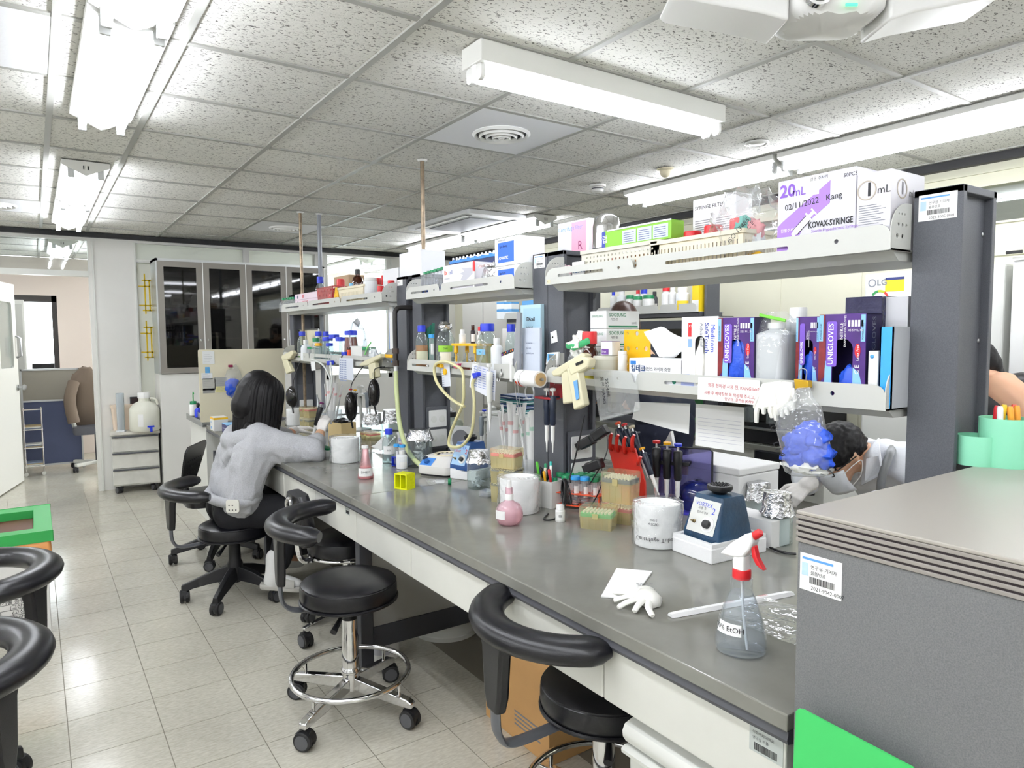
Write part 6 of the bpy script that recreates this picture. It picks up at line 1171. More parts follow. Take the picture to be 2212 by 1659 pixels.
Q = [(1076,800),(1076,757),(1111,738),(1113,800)]; c = Xp(*Q[0],XF+.02); t = thing('file_box','white slanted file box with colourful patterned inside','file box',V((c.x,c.y,T1)),FACE); ww = Xp(1076,770,c.x).y-Xp(1112,770,c.x).y; part('box', G().prism([(0,0),(ww,0),(ww,.115),(0,.085)],0,.09,'y'), m_white, t, bev=.002, smooth=0); part('patterned_inside', G().prism([(.002,.083),(ww-.002,.113),(ww-.002,.128),(.002,.10)],.0,.004,'y'), m_ink, t, smooth=0); rnd = random.Random(2); 
for k in range(9): q = G(); f = .08+.1*k; q.at((ww*f,-.0005,.092+.03*f+rnd.uniform(-.003,.003)),rx=pi/2).cyl(0,0,0,.0038,.0006,8); part('dot_print', q, mcol(['#e06a3a','#4a8fd0','#8a4ac0','#e0a03a'][k%4]), t)
t, c = trace('clipboard','grey framed clipboard leaning in front of the notebooks','clipboard',[(1109,800),(1124,800),(1126,676),(1119,674)],XF+.005,.012,mat('grey_frame','#8f9196',.4),'board'); part('handle', G().box(-.006,.012,-.018,-.006,-.05,.055), m_white, t, bev=.004)
P, w, h = shelf_fit(1124,1168,658,XF+.06,T1,700); t = thing('spiral_notebook','spiral bound pale blue notebook standing by the middle upright','notebook',P,FACE); part('cover', G().box(0,w,0,.02,0,h), mcol('#b9d6e2'), t, bev=.002, smooth=0); lettering('EXcell',h*.075,m_ink,t,w*.32,-.001,h*.80,bold=.0006); part('cover_frame', G().box(w*.16,w,-.0006,0,h*.55,h*.95), mcol('#a6cadb'), t, smooth=0); lettering('Excellent cell\nbiology notes',h*.03,m_ink,t,w*.3,-.0012,h*.68)
for k in range(16): part('spiral_loop', G().at((0,.01,h*(.05+.06*k)),rx=.2).tube([(.006*cos(6.28*j/10)-.002,.012*sin(6.28*j/10),0) for j in range(10)],.0012,5,closed=True), m_ink, t)
P, w, h = shelf_fit(1128,1166,708,XF+.03,T1,740); t = thing('spiral_notebook','lined white notebook with handwriting in front of the spiral one','notebook',P,FACE); part('pages', G().box(0,w,0,.012,0,h), mcol('#ccd4e2'), t, bev=.001, smooth=0); lettering('a note list\n\nfor cells\n\nantibody set',h*.05,mcol('#5a6a8a'),t,w*.25,-.001,h*.6)
for k in range(9): part('spiral_loop', G().at((0,.006,h*(.06+.105*k)),rx=.2).tube([(.005*cos(6.28*j/10)-.002,.008*sin(6.28*j/10),0) for j in range(10)],.001,5,closed=True), m_steel, t)
P, w, h = shelf_fit(1085,1125,705,XF+.2,T1,730); carton('white_tray_box','white plastic tray box at the back of the second shelf',P,w*2,.08,h*.95,m_white,lid=True)
# hung things of the second bay
m_hose = mat('yellow_hose','#d9d2a0',.35)
def hose(label, pts, x, rr=.0075, closed=False, m=None):
    c = Xp(*pts[0],x); t = thing('rubber_hose', label, 'hose', c, FACE, 'yellowish hoses'); part('hose', G().tube(spline([V((q[0],-.004*(i%2),q[1])) for i,q in enumerate(local(pts,x,c))],7),rr,8), m or m_hose, t); return t
t = hose('yellowish hose looped from yellow clip over pink clip to the centrifuge',[(1003,878),(985,868),(962,850),(945,825),(938,800),(945,785),(962,781),(983,788),(998,800),(1003,830),(1000,870),(985,910),(972,940),(972,962),(988,966),(1005,958),(1018,935),(1025,900),(1024,860),(1022,830),(1026,815)],1.655); part('hose_tip', G().tube([V((q[0],0,q[1])) for q in local([(1026,815),(1034,790),(1048,745)],1.655,Xp(1003,878,1.655))],.005,8), m_clp, t)
clip('yellow binder clip on the second shelf lip',[(944,783),(955,787),(956,794),(944,792)],1.672,m_yellow); clip('pink binder clip on the second shelf lip',[(980,786),(994,785),(990,796),(984,794)],1.66,mcol('#c8447a')); clip('blue clip on the hose tip of the second shelf',[(1023,806),(1034,804),(1035,812),(1026,818)],1.63,m_cap_b)
t, c = trace('hung_paper','narrow printed paper strip with yellow magnet on the second shelf',"paper",[(953,787),(971,786),(974,834),(956,836)],1.680,.001,mcol('#dfe4ee')); q = G(); q.at((.045,-.002,-.035),rx=pi/2).lathe([(.016,0),(.016,.006),(.012,.008)],18); part('yellow_magnet', q, m_yellow, t); q = G()
for k in range(12): q.box(.008,.03,-.0012,-.0005,-.02-.009*k,-.0175-.009*k)
part('printed_lines', q, mcol('#7d87a0'), t, smooth=0)
t, c = trace('hung_paper','slanted blue-ruled table sheet hung on the second shelf',"paper",[(1021,785),(1071,800),(1069,866),(1014,836)],1.664,.001,mcol('#e6e8f0')); q = G()
for i in range(5):
    for j in range(9): a = local([(1024+9.4*i,792+2.8*i+5.2*j),(1031+9.4*i,794+2.8*i+5.2*j)],1.664,c); q.add([(a[0][0],-.0012,a[0][1]),(a[1][0],-.0012,a[1][1]),(a[1][0],-.0012,a[1][1]+.004),(a[0][0],-.0012,a[0][1]+.004)],[(0,1,2,3)])
part('table_print', q, mcol('#9aa8d0'), t, smooth=0)
c = Xp(1057,785,1.645); hang_pipette('tall white pipette hung in front of the second shelf',c,m_offw,m_white,0,0,FACE,.30,'hanging pipettes',1.05)
c = Xp(1082,808,1.683); t = thing('wall_hook','chrome stick-on hook on the second shelf lip','hook',c,FACE); part('plate', G().at((0,0,0),rx=pi/2).lathe([(.010,0),(.010,.003),(.004,.006)],16), m_chrome, t); part('hook', G().tube(spline([(0,-.005,0),(.001,-.006,-.02),(-.002,-.01,-.032),(-.010,-.012,-.03),(-.012,-.012,-.02)],4),.0022,6), m_chrome, t)
# tape rolls on a rod
c = Xp(1148,818,1.645); t = thing('label_roll_rod','rod with orange dotted and white label rolls on the second shelf','label roll',c,FACE)
part('dotted_roll', G().at((-.075,0,0),ry=pi/2).lathe([(.018,0),(.034,.0),(.034,.035),(.018,.035)],28), m_paper, t); part('white_roll', G().at((-.035,0,0),ry=pi/2).lathe([(.018,0),(.033,0),(.033,.095),(.018,.095)],28), m_tissue, t); part('core', G().at((.055,0,0),ry=pi/2).lathe([(.020,0),(.026,.0),(.026,.008),(.020,.008)],24), mcol('#c9a877'), t); part('rod', G().at((-.085,0,0),ry=pi/2).cyl(0,0,0,.006,.16,10), m_steel, t)
rnd = random.Random(4)
for k in range(10): a = -2.6+.35*(k%5); q = G(); q.at((-.068+.018*(k//5),.0342*cos(a),-.0342*sin(a)*-1),rx=a+pi/2).cyl(0,0,0,.0065,.0008,10); part('dot_print', q, [m_orange,m_cap_r][k%2], t)
for k,(du,ln) in enumerate(((-.07,.2),(-.05,.16))): part('loose_strip', G().tube(spline([(du,-.034,0),(du+.01,-.036,-.06),(du+.02,-.03,-.12),(du+.03,-.02,-ln)],5),.007,4,flat=.15), m_paper, t)
part('band_loop', G().tube([(.0+.03*cos(6.28*j/18),-.01,-.055+.03*sin(6.28*j/18)) for j in range(18)],.004,6,closed=True), m_clp, t)
# ================================================================ far bay: upper shelf
for k in range(6): P = V((XF+.03+.004*k,Xp(613+4.4*k,650,XF+.03).y,T2)); bottle('culture_flask',f'flat clear flask with {"blue" if k==5 else "green"} cap, {["first","second","third","fourth","fifth","sixth"][k]} of the row at the far shelf end',P,.035,.115,m_cap_b if k==5 else m_cap_g,m_clp,kind='square',capr=.42,caph=.16,neck=.3,group='flasks at the far shelf end',cat='flask',rz=0)
a = Xp(637,640,XF+.02); wl = a.y-Xp(692,640,XF+.02).y
for k in range(2): t = carton('pipe_carton',f'{["lower","upper"][k]} white and red long carton with red letters on the far shelf',V((XF+.02,a.y,T2+.035+.046*k)),wl,.06,.044,mcol('#e4d3dc'),lid=False); part('lid_flap', G().box(0,wl,0,.06,.044,.045), mcol('#d8c4d0'), t, smooth=0); lettering('SAM YANG' if k==0 else '삼양',.026,m_cap_r,t,wl*.3,-.001,.022,bold=.0008); q = G(); q.at((wl*.12,-.0003,.022),rx=pi/2).cyl(0,0,0,.014,.0005,14); part('dot_print', q, mcol('#5a5a72'), t)
t = thing('foam_rest','white crumpled packing under the red lettered cartons','packing',V((XF+.05,a.y-wl*.45,T2)),FACE); part('packing', crumple(.5,51,wl*.9,.06,.034,.1,20,3), m_paper, t, loc=(0,0,.017)); part('wrap_edge', G().box(-wl*.45,wl*.45,-.03,-.028,.0,.02), m_paper, t)
P, r, h = at_shelf(692,17,598,XF+.12,T2,620); bottle('media_bottle','clear glass bottle with blue cap behind the red basket',P,r*1.3,h,m_cap_b,m_clg,capr=.65,caph=.2,neck=.25)
P, w, h = shelf_fit(684,720,620,XF+.01,T2,640); t = thing('red_basket','translucent red net basket on the far upper shelf','basket',P,FACE); m_rb = clear('red_net','#e06a66',.6,.2,body='#c4262a'); part('net', G().plate([(w*.12,0),(w*.88,0),(w,h),(0,h)],[arc(w*(.12+.19*i),h*.82-.0*i,.008,0,315,7) for i in range(5)]+[arc(w*(.2+.2*i),h*.6,.008,0,315,7) for i in range(4)],0,.003,'y'), m_rb, t); part('net_back', G().plate([(w*.12,0),(w*.88,0),(w,h),(0,h)],[],.1,.103,'y'), m_rb, t); part('rim', G().plate(rr2(-.004,w+.004,-.004,.107,.01),[rr2(.003,w-.003,.003,.10,.008)],h-.006,h,'z'), m_rb, t); part('floor_plate', G().box(w*.12,w*.88,.003,.1,0,.003), m_rb, t)
P, w, h = shelf_fit(718,729,622,XF+.006,T2,640); t = thing('yellow_rack','narrow yellow perforated rack leaning beside the red basket','rack',P,FACE); part('plate', G().plate([(0,0),(w*1.3,0),(w,h),(w*.6,h)],[arc(w*.7,h*(.3+.2*j),.004,0,315,7) for j in range(3)],0,.004,'y'), m_yellow, t); part('foot', G().box(0,w*1.3,.004,.04,0,.004), m_yellow, t)
P, w, h = shelf_fit(730,786,618,XF+.012,T2,640); t = thing('plastic_basket','small cream slotted basket on the far upper shelf','basket',P,FACE); mm = mat('basket_cream','#e9dfc4'); part('front_wall', G().plate(rect(0,w,0,h*.9),[rect(w*(.08+.84*i/17)-.002,w*(.08+.84*i/17)+.002,h*.15,h*.7) for i in range(18)],0,.002,'y'), mm, t, smooth=0); part('side_wall', G().plate(rect(0,.14,0,h*.9),[rect(.012+.014*i,.017+.014*i,h*.15,h*.7) for i in range(9)],w-.002,w,'x'), mm, t, smooth=0); part('back_wall', G().box(0,w,.138,.14,0,h*.9), mm, t, smooth=0); part('bottom', G().box(0,w,0,.14,0,.002), mm, t, smooth=0); part('rim', G().plate(rr2(-.006,w+.006,-.006,.146,.01),[rr2(.003,w-.003,.003,.137,.008)],h*.88,h,'z'), mm, t)
bk = P
P, r, h = at_shelf(782,26,582,XF+.12,T2,610); bottle('amber_bottle','brown glass bottle with black cap rising above the far basket',V((XF+.09,P.y,T2+.004)),r*1.0,h-.004,m_blackp,m_amber,kind='round',capr=.42,caph=.14,neck=.3,lab=LB(m_paper,.1,.4,1.6))
P, r, h = at_shelf(742,18,603,XF+.1,T2,620); bottle('red_capped_bottle','red capped bottle inside the small far basket',V((XF+.08,P.y,T2+.004)),r,h-.004,m_cap_r,m_clp,kind='jar',capr=.95,caph=.3,neck=.05); P, r, h = at_shelf(760,12,612,XF+.05,T2,620); bottle('blue_capped_vial','pale blue capped vial inside the small far basket',V((XF+.05,P.y,T2+.004)),r,h-.004,mcol('#7ec4ea'),m_clp,kind='jar',capr=.95,caph=.3,neck=.05)
P, w, h = shelf_fit(722,748,597,XF+.2,T2,620); carton('cardboard_carton','plain brown cardboard carton at the back of the far upper shelf',P,w*1.2,.12,h,mcol('#b59a78'))
P, r, h = at_shelf(800,30,600,XF+.06,T2,620); bottle('white_jar','translucent white jar beside the red capped bottles on the far shelf',P,r,h,m_cap_w,m_milk,kind='jar',capr=.9,caph=.12,neck=.05)
for k,(u,v,x) in enumerate(((816,601,.14),(831,595,.15),(845,606,.07),(822,618,.05))): P, r, h = at_shelf(u,17,v,XF+x,T2,620); bottle('red_capped_bottle',f'red capped white bottle, {["back left","tallest back","front right","front left"][k]} one of the four by the far bracket',P,r*1.05,h,m_cap_r,m_white,kind='jar',capr=.85,caph=.35,neck=.08,group='red capped bottles by the far bracket')
t = thing('black_tray','flat black tray lying on the far upper shelf','tray',V((XF+.012,Xp(772,635,XF).y,T2)),FACE); wt = Xp(772,635,XF).y-Xp(822,630,XF).y; part('tray', G().plate(rr2(0,wt,0,.05,.006),[],.045,.052,'z'), m_blackp, t); part('tray_foot', G().box(.01,wt-.01,.01,.04,0,.045), m_blackp, t)
# ================================================================ far bay: middle shelf
def mb(label, u, w, vt, dx, cap, body=m_clg, liq=None, lev=.4, kind='round', **k): P, r, h = at_shelf(u,w,vt,XF+dx,T1,min(vt+20,765)); return bottle(k.pop('name','media_bottle'),label,P,r,h,cap,body,liq,lev,kind,**k)
mb('blue capped glass bottle with blue tape at the left of the far middle shelf',653,22,716,.05,m_cap_b,capr=.62,lab=LB(mcol('#7dcf5a'),.1,.2,2.))
mb('white squeeze bottle with bent spout on the far middle shelf',661,22,734,.02,m_cap_w,m_milk,name='squeeze_bottle',capr=.5,caph=.2)
mb('wash bottle with green cap on the far middle shelf',683,20,730,.04,m_cap_g,m_clp,name='wash_bottle',capr=.75)
mb('small jar with yellow lid on the far middle shelf',688,18,741,.015,m_cap_y,name='jar',kind='jar',capr=.85,neck=.1)
mb('low glass bottle with blue cap in front of the wide-lidded jars',712,18,741,.015,m_cap_b,kind='jar',capr=.85,neck=.1)
for k,(u,dx) in enumerate(((708,.07),(722,.1),(736,.07))): mb(f'glass jar with wide blue lid, {["left","rear","right"][k]} of three on the far middle shelf',u,25,728 if k!=1 else 722,dx,m_cap_b,kind='jar',capr=.9,caph=.16,neck=.1,group='wide blue lidded jars')
mb('tall glass bottle with blue cap behind the green wash bottle',688,20,716,.13,m_cap_b,capr=.7); mb('tall glass bottle with blue cap behind the yellow lidded jar',704,18,716,.15,m_cap_b,capr=.7)
mb('amber bottle of red-brown liquid with broad blue cap on the far middle shelf',758,34,714,.09,m_cap_b,m_clg,liquid('redbrown','#8e2a12',.9),.8,'flask',capr=.80,caph=.14,neck=.3)
mb('small dark bottle with blue cap beside the white carton',745,17,760,.012,m_cap_b,m_amber,name='reagent_bottle',kind='jar',capr=.9,caph=.3); mb('small bottle with orange band beside the white carton',754,9,750,.03,m_amber,m_orange,name='reagent_bottle',kind='jar',capr=.9)
P, w, h = shelf_fit(758,782,748,XF+.012,T1,760); carton('white_carton','small white carton in the middle of the far middle shelf',P,w,.05,h,m_white)
for k,(u,vt,dx) in enumerate(((787,751,.012),(668,750,.012))): P, r, h = at_shelf(u,22,vt,XF+dx,T1,765); t = thing('tube_box',f'clear tube box with green lid on red tray, {["right","left"][k]} one','box',P+V((r,0,0)),FACE,'clear boxes with green lids'); part('box', G().rbox(0,0,.006,2*r,2*r,h*.8,.006), m_clp, t); part('lid', G().rbox(0,0,.006+h*.8,2.15*r,2.15*r,h*.17,.006), m_cap_g, t); part('tray', G().rbox(0,0,0,2.5*r,2.3*r,.006,.006), m_cap_r, t)
P, w, h = shelf_fit(628,690,712,XF+.14,T1,740); t = thing('gel_tray','beige gel tray with blue window leaning at the far shelf end','tray',P,FACE); part('panel', G().plate(rr2(0,w,0,h,.01),[rr2(w*.25,w*.42,h*.2,h*.45,.004),rr2(w*.18,w*.32,h*.62,h*.8,.004)],0,.006,'y'), mcol('#ddd6ba'), t); part('blue_window', G().box(w*.24,w*.43,.007,.009,h*.18,h*.46), mcol('#5a9ac0'), t); part('dark_window', G().box(w*.17,w*.33,.007,.009,h*.6,h*.82), m_dgrey, t); part('frame', G().tube([(0,0,0),(0,-.004,h),(w,-.004,h),(w,0,0)],.006,6), m_alu, t)
P, w, h = shelf_fit(745,776,697,XF+.2,T1,720); t = thing('white_bag','crumpled translucent white bag behind the amber bottle','plastic bag',P+V((.04,-w/2,0)),FACE); part('bag', crumple(.5,61,w,.08,h,.25), clear('milk_bag','#f4f6f8',.5,.3,body='#f2f4f6'), t, loc=(0,0,h*.5)); part('twist', crumple(.5,62,w*.3,.03,h*.2,.3), m_milk, t, loc=(0,0,h*1.0))
for k,(u,vt) in enumerate(((800,722),(815,718),(826,716))): mb(f'frosted plastic cup, {["left","middle","right"][k]} of the back row near the gas pipe',u,15,vt,.15,None,m_clp,name='plastic_cup',kind='jar',capr=.98,caph=.05,neck=.03,group='frosted cups near the gas pipe',cat='cup')
P, r, h = at_shelf(808,34,742,XF+.04,T1,765); t = thing('soft_bag','clear crumpled bag of white items with green zip by the gas pipe','plastic bag',P,FACE); part('film', crumple(.5,63,2*r,.08,h,.25), m_bag, t, loc=(0,0,h*.5)); part('contents', crumple(.5,64,1.5*r,.06,h*.7,.3), m_milk, t, loc=(0,0,h*.4)); part('zip_strip', G().tube([(-r,-.04,h*.5),(0,-.045,h*.8),(r,-.04,h*1.05)],.005,6), mcol('#8fe08a'), t)
P, w, h = shelf_fit(840,856,668,XF+.1,T1,700); t = thing('blue_folder','blue folder and papers standing by the far bay upright','folder',P,FACE); part('folder', G().box(0,w,0,.02,0,h), mcol('#3f7fc0'), t, smooth=0); part('papers', G().box(w*.2,w*.7,-.006,-.001,h*.1,h*1.05), m_paper, t, smooth=0)
aid('cream pipette aid hung at the far end of the bench',[(612,768),(634,757),(638,763),(630,776),(616,778)],[(611,770),(622,774),(634,802),(622,808)],1.665)
aid('cream pipette aid with dark lettering beside the gas pipe',[(781,787),(790,780),(826,764),(828,772),(800,790),(784,791)],[(800,786),(814,783),(818,815),(803,820)],1.655)
q0 = Xp(803,800,1.63); t = thing('lettering_tag','x','tag',q0); t['label'] = 'small dark printed badge on the pipette aid beside the gas pipe'; t['category'] = 'badge'; patch(t, m_aid, 0,.03,-.05,0,0,'badge_plate'); lettering('CAPP',.014,m_ink,t,.012,-.001,-.045,rot=pi/2)
t, c = trace('hung_paper','printed table sheet clipped on the far middle shelf',"paper",[(733,773),(763,774),(764,822),(732,818)],1.676,.001,mcol('#dfe4ee')); q = G()
for i in range(4):
    for j in range(10): q.box(.012+.03*i,.034+.03*i,-.0012,-.0006,-.02-.0145*j,-.012-.0145*j)
part('table_print', q, mcol('#93a0c0'), t, smooth=0)
for k,(pts,lb) in enumerate((([(672,776),(700,790),(716,830),(712,870),(700,890)],'clear hose hanging left on the far bay shelf'),([(714,782),(718,820),(712,860),(704,890)],'clear hose hanging right on the far bay shelf'))): hose(lb,pts,1.64,.006,m=mat('milky_hose','#dfe2dc',.3))
clip('small blue star clip on the far middle shelf lip',[(708,780),(718,779),(719,788),(709,789)],1.67,m_cap_b); trace('hung_tag','little white paper tag on the far middle shelf lip','tag',[(671,781),(680,781),(682,800),(673,801)],1.68,.001,m_paper)
# ================================================================ far bay: bench top
P, r, h = stand(708,930,48,868); sero_bundle('clear beaker with many wrapped pipettes in the far bay bundle',P,r*1.1,.15,9,.38,8,mat('faint_red','#d98a90'))
P = Zp(663,925,BH)+FH*.05; tip_box('yellow tip box with blue rack, lower one behind the left glove hand',V((P.x,P.y,BH)),FACE+.3,.125,.085,.05,.03,rk_b); tip_box('yellow tip box with pink rack, upper one behind the left glove hand',V((P.x,P.y,BH+.0805)),FACE+.3,.125,.085,.05,.03,rk_p)
P = Zp(735,952,BH)+FH*.06; t = thing('cardboard_tray','tan cardboard tray box beside the raised glove hand','box',(P.x,P.y,BH),FACE+.25); part('box', G().plate(rect(-.075,.075,-.06,.06),[rect(-.071,.071,-.056,.056)],0,.12,'z'), mcol('#d2bb88'), t, smooth=0); part('bottom', G().box(-.075,.075,-.06,.06,0,.003), mcol('#d2bb88'), t); part('black_pouch', crumple(.5,71,.12,.1,.05,.3), m_blackp, t, loc=(0,0,.12))
P = Zp(770,935,BH)+FH*.16; carousel('pale pipette carousel in the far bay beside the black oval shades',P,.33,[(m_blackp,m_cap_r,'black red-button'),(m_blackp,m_cap_y,'black yellow-button'),(m_gpip,m_offw,'grey'),(m_blackp,m_cap_b,'black blue-button'),(m_offw,m_white,'white')],-2.2,'far bay carousel')
for k,(u,vb,w,vt,lb) in enumerate(((797,935,46,893,'wide foil covered jar on a tip box in the far bay'),(842,935,44,886,'wide foil covered jar beside the gas pipe'))): P, r, h = stand(u,vb,w,vt); foil_jar(lb,P+FH*.05,r,h,0,foilh=.6)
P = Zp(800,950,BH)+FH*.01; tip_box('flat yellow tip box with pink rack in front of the far foil jars',V((P.x,P.y,BH)),FACE+.2,.13,.085,.035,.02,rk_p)
P = Zp(700,985,BH)+FH*.04; t = thing('white_tray','low white tray with green edge beside the seated woman','tray',(P.x,P.y,BH),FACE+.3); part('tray', G().rbox(0,0,0,.13,.09,.035,.01), m_white, t); part('green_edge', G().rbox(.0,0,.035,.12,.06,.012,.01), m_cap_g, t)
P, r, h = stand(622,925,42,893); bagged_roll('white roll in clear film behind the seated woman',P+FH*.15,r,h*1.2)
def shade(label, u, v, x, w, hh, rz):
    c = Xp(u,v,x); t = thing('magnifier_shade', label, 'shade', c, rz, 'black oval shades on cords'); a = S(c,w)/2; b = S(c,hh)/2
    part('dish', G().at((0,0,0),rx=pi/2).lathe([(1,0),(.97,.008),(.8,.025),(.4,.036),(.01,.038)],28,sx=a,sy=b), mat('smoky_black','#1c1a19',.12), t); part('rim', G().tube([(a*cos(6.28*j/28),0,b*sin(6.28*j/28)) for j in range(28)],.005,6,closed=True), m_blackp, t); part('cord', G().tube(spline([(0,.01,b),(.004,.02,b+.06),tuple(Matrix.Rotation(-rz,3,'Z')@V((1.692-c.x,0,1.32-c.z)))],5),.003,6), m_blackp, t); part('stem', G().tube([(0,0,-b),(.01,.0,-b-.05)],.006,6), m_blackp, t)
shade('black oval shade beside the woman\'s face',631,857,1.62,36,44,FACE+.3); shade('black oval shade in front of the far carousel',758,878,1.60,26,60,FACE+.8); shade('black oval shade hanging left of the gas pipe hose',808,848,1.62,22,56,FACE+1.0)
P, r, h = stand(617,905,22,858); t = thing('spray_bottle','blue and white spray bottle behind the woman\'s face','spray bottle',P+FH*.25,FACE); part('bottle', G().lathe([(.03,0),(.03,.09),(.012,.12)],16), m_milk, t); part('spray_head', G().prism([(-.03,.13),(-.03,.15),(.03,.155),(.03,.135),(.0,.12)],-.01,.01,'y'), m_white, t, bev=.003); part('trigger', G().prism([(.01,.135),(.02,.135),(.035,.09),(.028,.09)],-.005,.005,'y'), m_cap_b, t)
t = thing('steel_flask','small steel flask group behind the wrapped pipettes','flask',Zp(655,905,BH)+FH*.35,FACE)
for k in range(2): part('flask', G().lathe([(.03,0),(.03,.13),(.012,.16),(.012,.18)],16,.06*k,0), m_steel, t)
# ================================================================ sink end with splash board
t = thing('sink_cabinet','white sink cabinet with steel rim beyond the bench end','cabinet',(1.085,6.66,0)); part('body', G().box(.01,.68,.03,1.5,0,.78), m_offw, t, smooth=0); part('steel_rim', G().box(0,.69,0,1.52,.78,.81), m_steel, t, bev=.004, smooth=0); part('rim_lip', G().box(0,.69,0,.012,.81,.83), m_steel, t, smooth=0)
t = thing('splash_board','cream splash board standing at the far end of the bench','board',(1.075,5.958,BH),0); bw = 1.75-1.075; part('board', G().plate(rr2(0,bw,.02,.60,.01),[],0,.012,'y'), mat('splash_cream','#e2dbc2',.5), t); part('feet', G().box(.02,bw-.02,0,.012,0,.02), m_steel, t)
def note(label, u, v, w, h, hexc, cat='note', txt=None, d=0):
    c = Yp(u,v,5.9575-d); t = thing('pinned_note', label, cat, c, 0, 'notes on the splash board'); W, H_ = S(c,w), S(c,h); part('paper', G().box(0,W,-.0015,0,-H_,0), mcol(hexc,.7), t, smooth=0)
    q = G(); [q.box(W*.1,W*(.6+.3*((k*3)%4)/4),-.0022,-.0015,-H_*(.25+.14*k)-.001,-H_*(.25+.14*k)) for k in range(5)]; part('printed_lines', q, m_inkg, t, smooth=0); return t
note('white calendar sheet at the top left of the cream board',437,759,24,28,'#eef0f0'); note('white card with blue tag on the cream board',435,806,22,14,'#e8ecee'); note('blue paper tag above the white card',443,793,9,13,'#5aa8e0',d=.002); note('grey note sheet, left of two on the cream board',437,818,26,26,'#b9b9b2'); note('grey ruled note sheet, right of two on the cream board',463,815,25,26,'#a9aaa6'); note('yellow sticky note low on the cream board',466,835,22,12,'#e2dc9c',d=.002); note('small dim note sheet under the grey one',438,840,24,10,'#a3a39c')
c = Yp(505,825,5.93); t = thing('glove_bag','clear bag with blue gloves clipped to the cream board','plastic bag',c,0); part('film', crumple(.5,81,S(c,36),.05,S(c,70),.15,26), m_bag, t, smooth=70); part('gloves', crumple(.5,82,S(c,30),.045,S(c,38),.28,26,2.4), m_nit, t, loc=(-.01,0,-S(c,12)), smooth=70); part('clip', G().box(-.035,-.005,-.012,.02,S(c,32),S(c,37)), mcol('#8a1f4a'), t, bev=.002)
t = thing('drain_tray','perforated steel tray with bottles at the sink edge','tray',(1.10,6.55,.83)); part('tray', G().plate(rr2(0,.5,0,.14,.01),[rr2(.006,.494,.006,.134,.008)],0,.05,'z'), m_steel, t); part('tray_floor', G().box(0,.5,0,.14,0,.003), m_steel, t)
def onsink(u, w, vt, dy=6.4): P = Yp(u,885,dy); P.z = .834; return P, S(P,w)/2, Yp(u,vt,dy).z-.834
P, r, h = onsink(418,16,846); t = bottle('wash_bottle','white wash bottle with green cap and bent spout at the sink',P,r,h*.6,m_cap_g,m_white,capr=.85,caph=.2,neck=.05); part('spout', G().tube(spline([(0,0,h*.58),(0,0,h*.85),(.01,0,h*.98),(.03,0,h*.92)],5),.005,6), mcol('#2f9a4a'), t)
P, r, h = onsink(428,12,862,6.25); t = thing('spray_bottle','black and blue spray bottle in the steel sink tray','spray bottle',P,FACE); part('bottle', G().lathe([(.028,0),(.028,.06),(.012,.08)],14), m_cap_b, t); part('spray_head', G().prism([(-.03,.085),(-.02,.12),(.03,.115),(.03,.095),(.0,.08)],-.01,.01,'y'), m_blackp, t, bev=.003)
t = carton('mask_carton','white and yellow mask carton on the sink edge',V((1.08,5.62,BH)),.13,.1,.10,m_white,cat='box'); part('yellow_band', G().box(-.0005,.1305,-.0005,.1,.085,.1), m_yellow, t, smooth=0); lettering('MASK',.02,m_lblue,t,.01,-.001,.06); patch(t,m_lblue,.02,.05,.01,.03,-.0003)
t = carton('glove_carton','small dark and blue glove carton in front of the mask carton',V((1.13,5.46,BH)),.16,.1,.06,mcol('#3d3a6a'),cat='box',lid=False); part('blue_lid', G().box(0,.16,0,.1,.06,.065), mcol('#8cc4ec'), t, smooth=0); lettering('UNIGLOVES',.015,m_paper,t,.02,-.001,.03)
# ================================================================ glass-door wall cabinet
cb = thing('glass_cabinet','tall wall cabinet with four dark glass doors at the far wall','cabinet',(1.0,7.5,0),0); W = 1.66
part('lower_panel', G().box(0,W,.0,.34,0,1.14), m_wall, cb, smooth=0)
q = G(); q.box(0,.02,0,.34,1.14,2.26); q.box(W-.02,W,0,.34,1.14,2.26); q.box(0,W,0,.34,2.235,2.26); part('carcass', q, m_alu, cb, smooth=0); part('back_panel', G().box(.02,W-.02,.32,.34,1.14,2.235), mat('cab_back','#4a494b',.6), cb, smooth=0)
for z in (1.15,1.48,1.80): part('cabinet_shelf', G().box(.02,W-.02,.03,.32,z,z+.014), mat('cab_shelf','#8a897f',.5), cb, smooth=0)
m_smoke = clear('smoked_glass','#a5a3a0',.10,.03,body='#2c2b2a',gl=.35)
for k in range(4):
    x0 = .012+.411*k; x1 = x0+.402; d = part('door', G().plate(rect(x0,x1,1.145,2.235),[rect(x0+.055,x1-.055,1.2,2.18)],-.018,.0,'y'), mat('door_frame','#847f78',.45), cb, smooth=0); part('pane', G().box(x0+.05,x1-.05,-.011,-.007,1.195,2.185), m_smoke, d, smooth=0); q = G(); q.at((x1-.03 if k%2==0 else x0+.03,-.018,1.47),rx=pi/2).lathe([(.012,0),(.012,.012),(.008,.016)],14); part('lock_knob', q, m_chrome, d); part('edge_strip', G().box(x1,x1+.008,-.02,0,1.14,2.24), m_white, d, smooth=0)
CX = lambda u: Yp(u,700,7.62).x
def incab(u, z): return V((Yp(u,720,7.62).x,7.62,z))
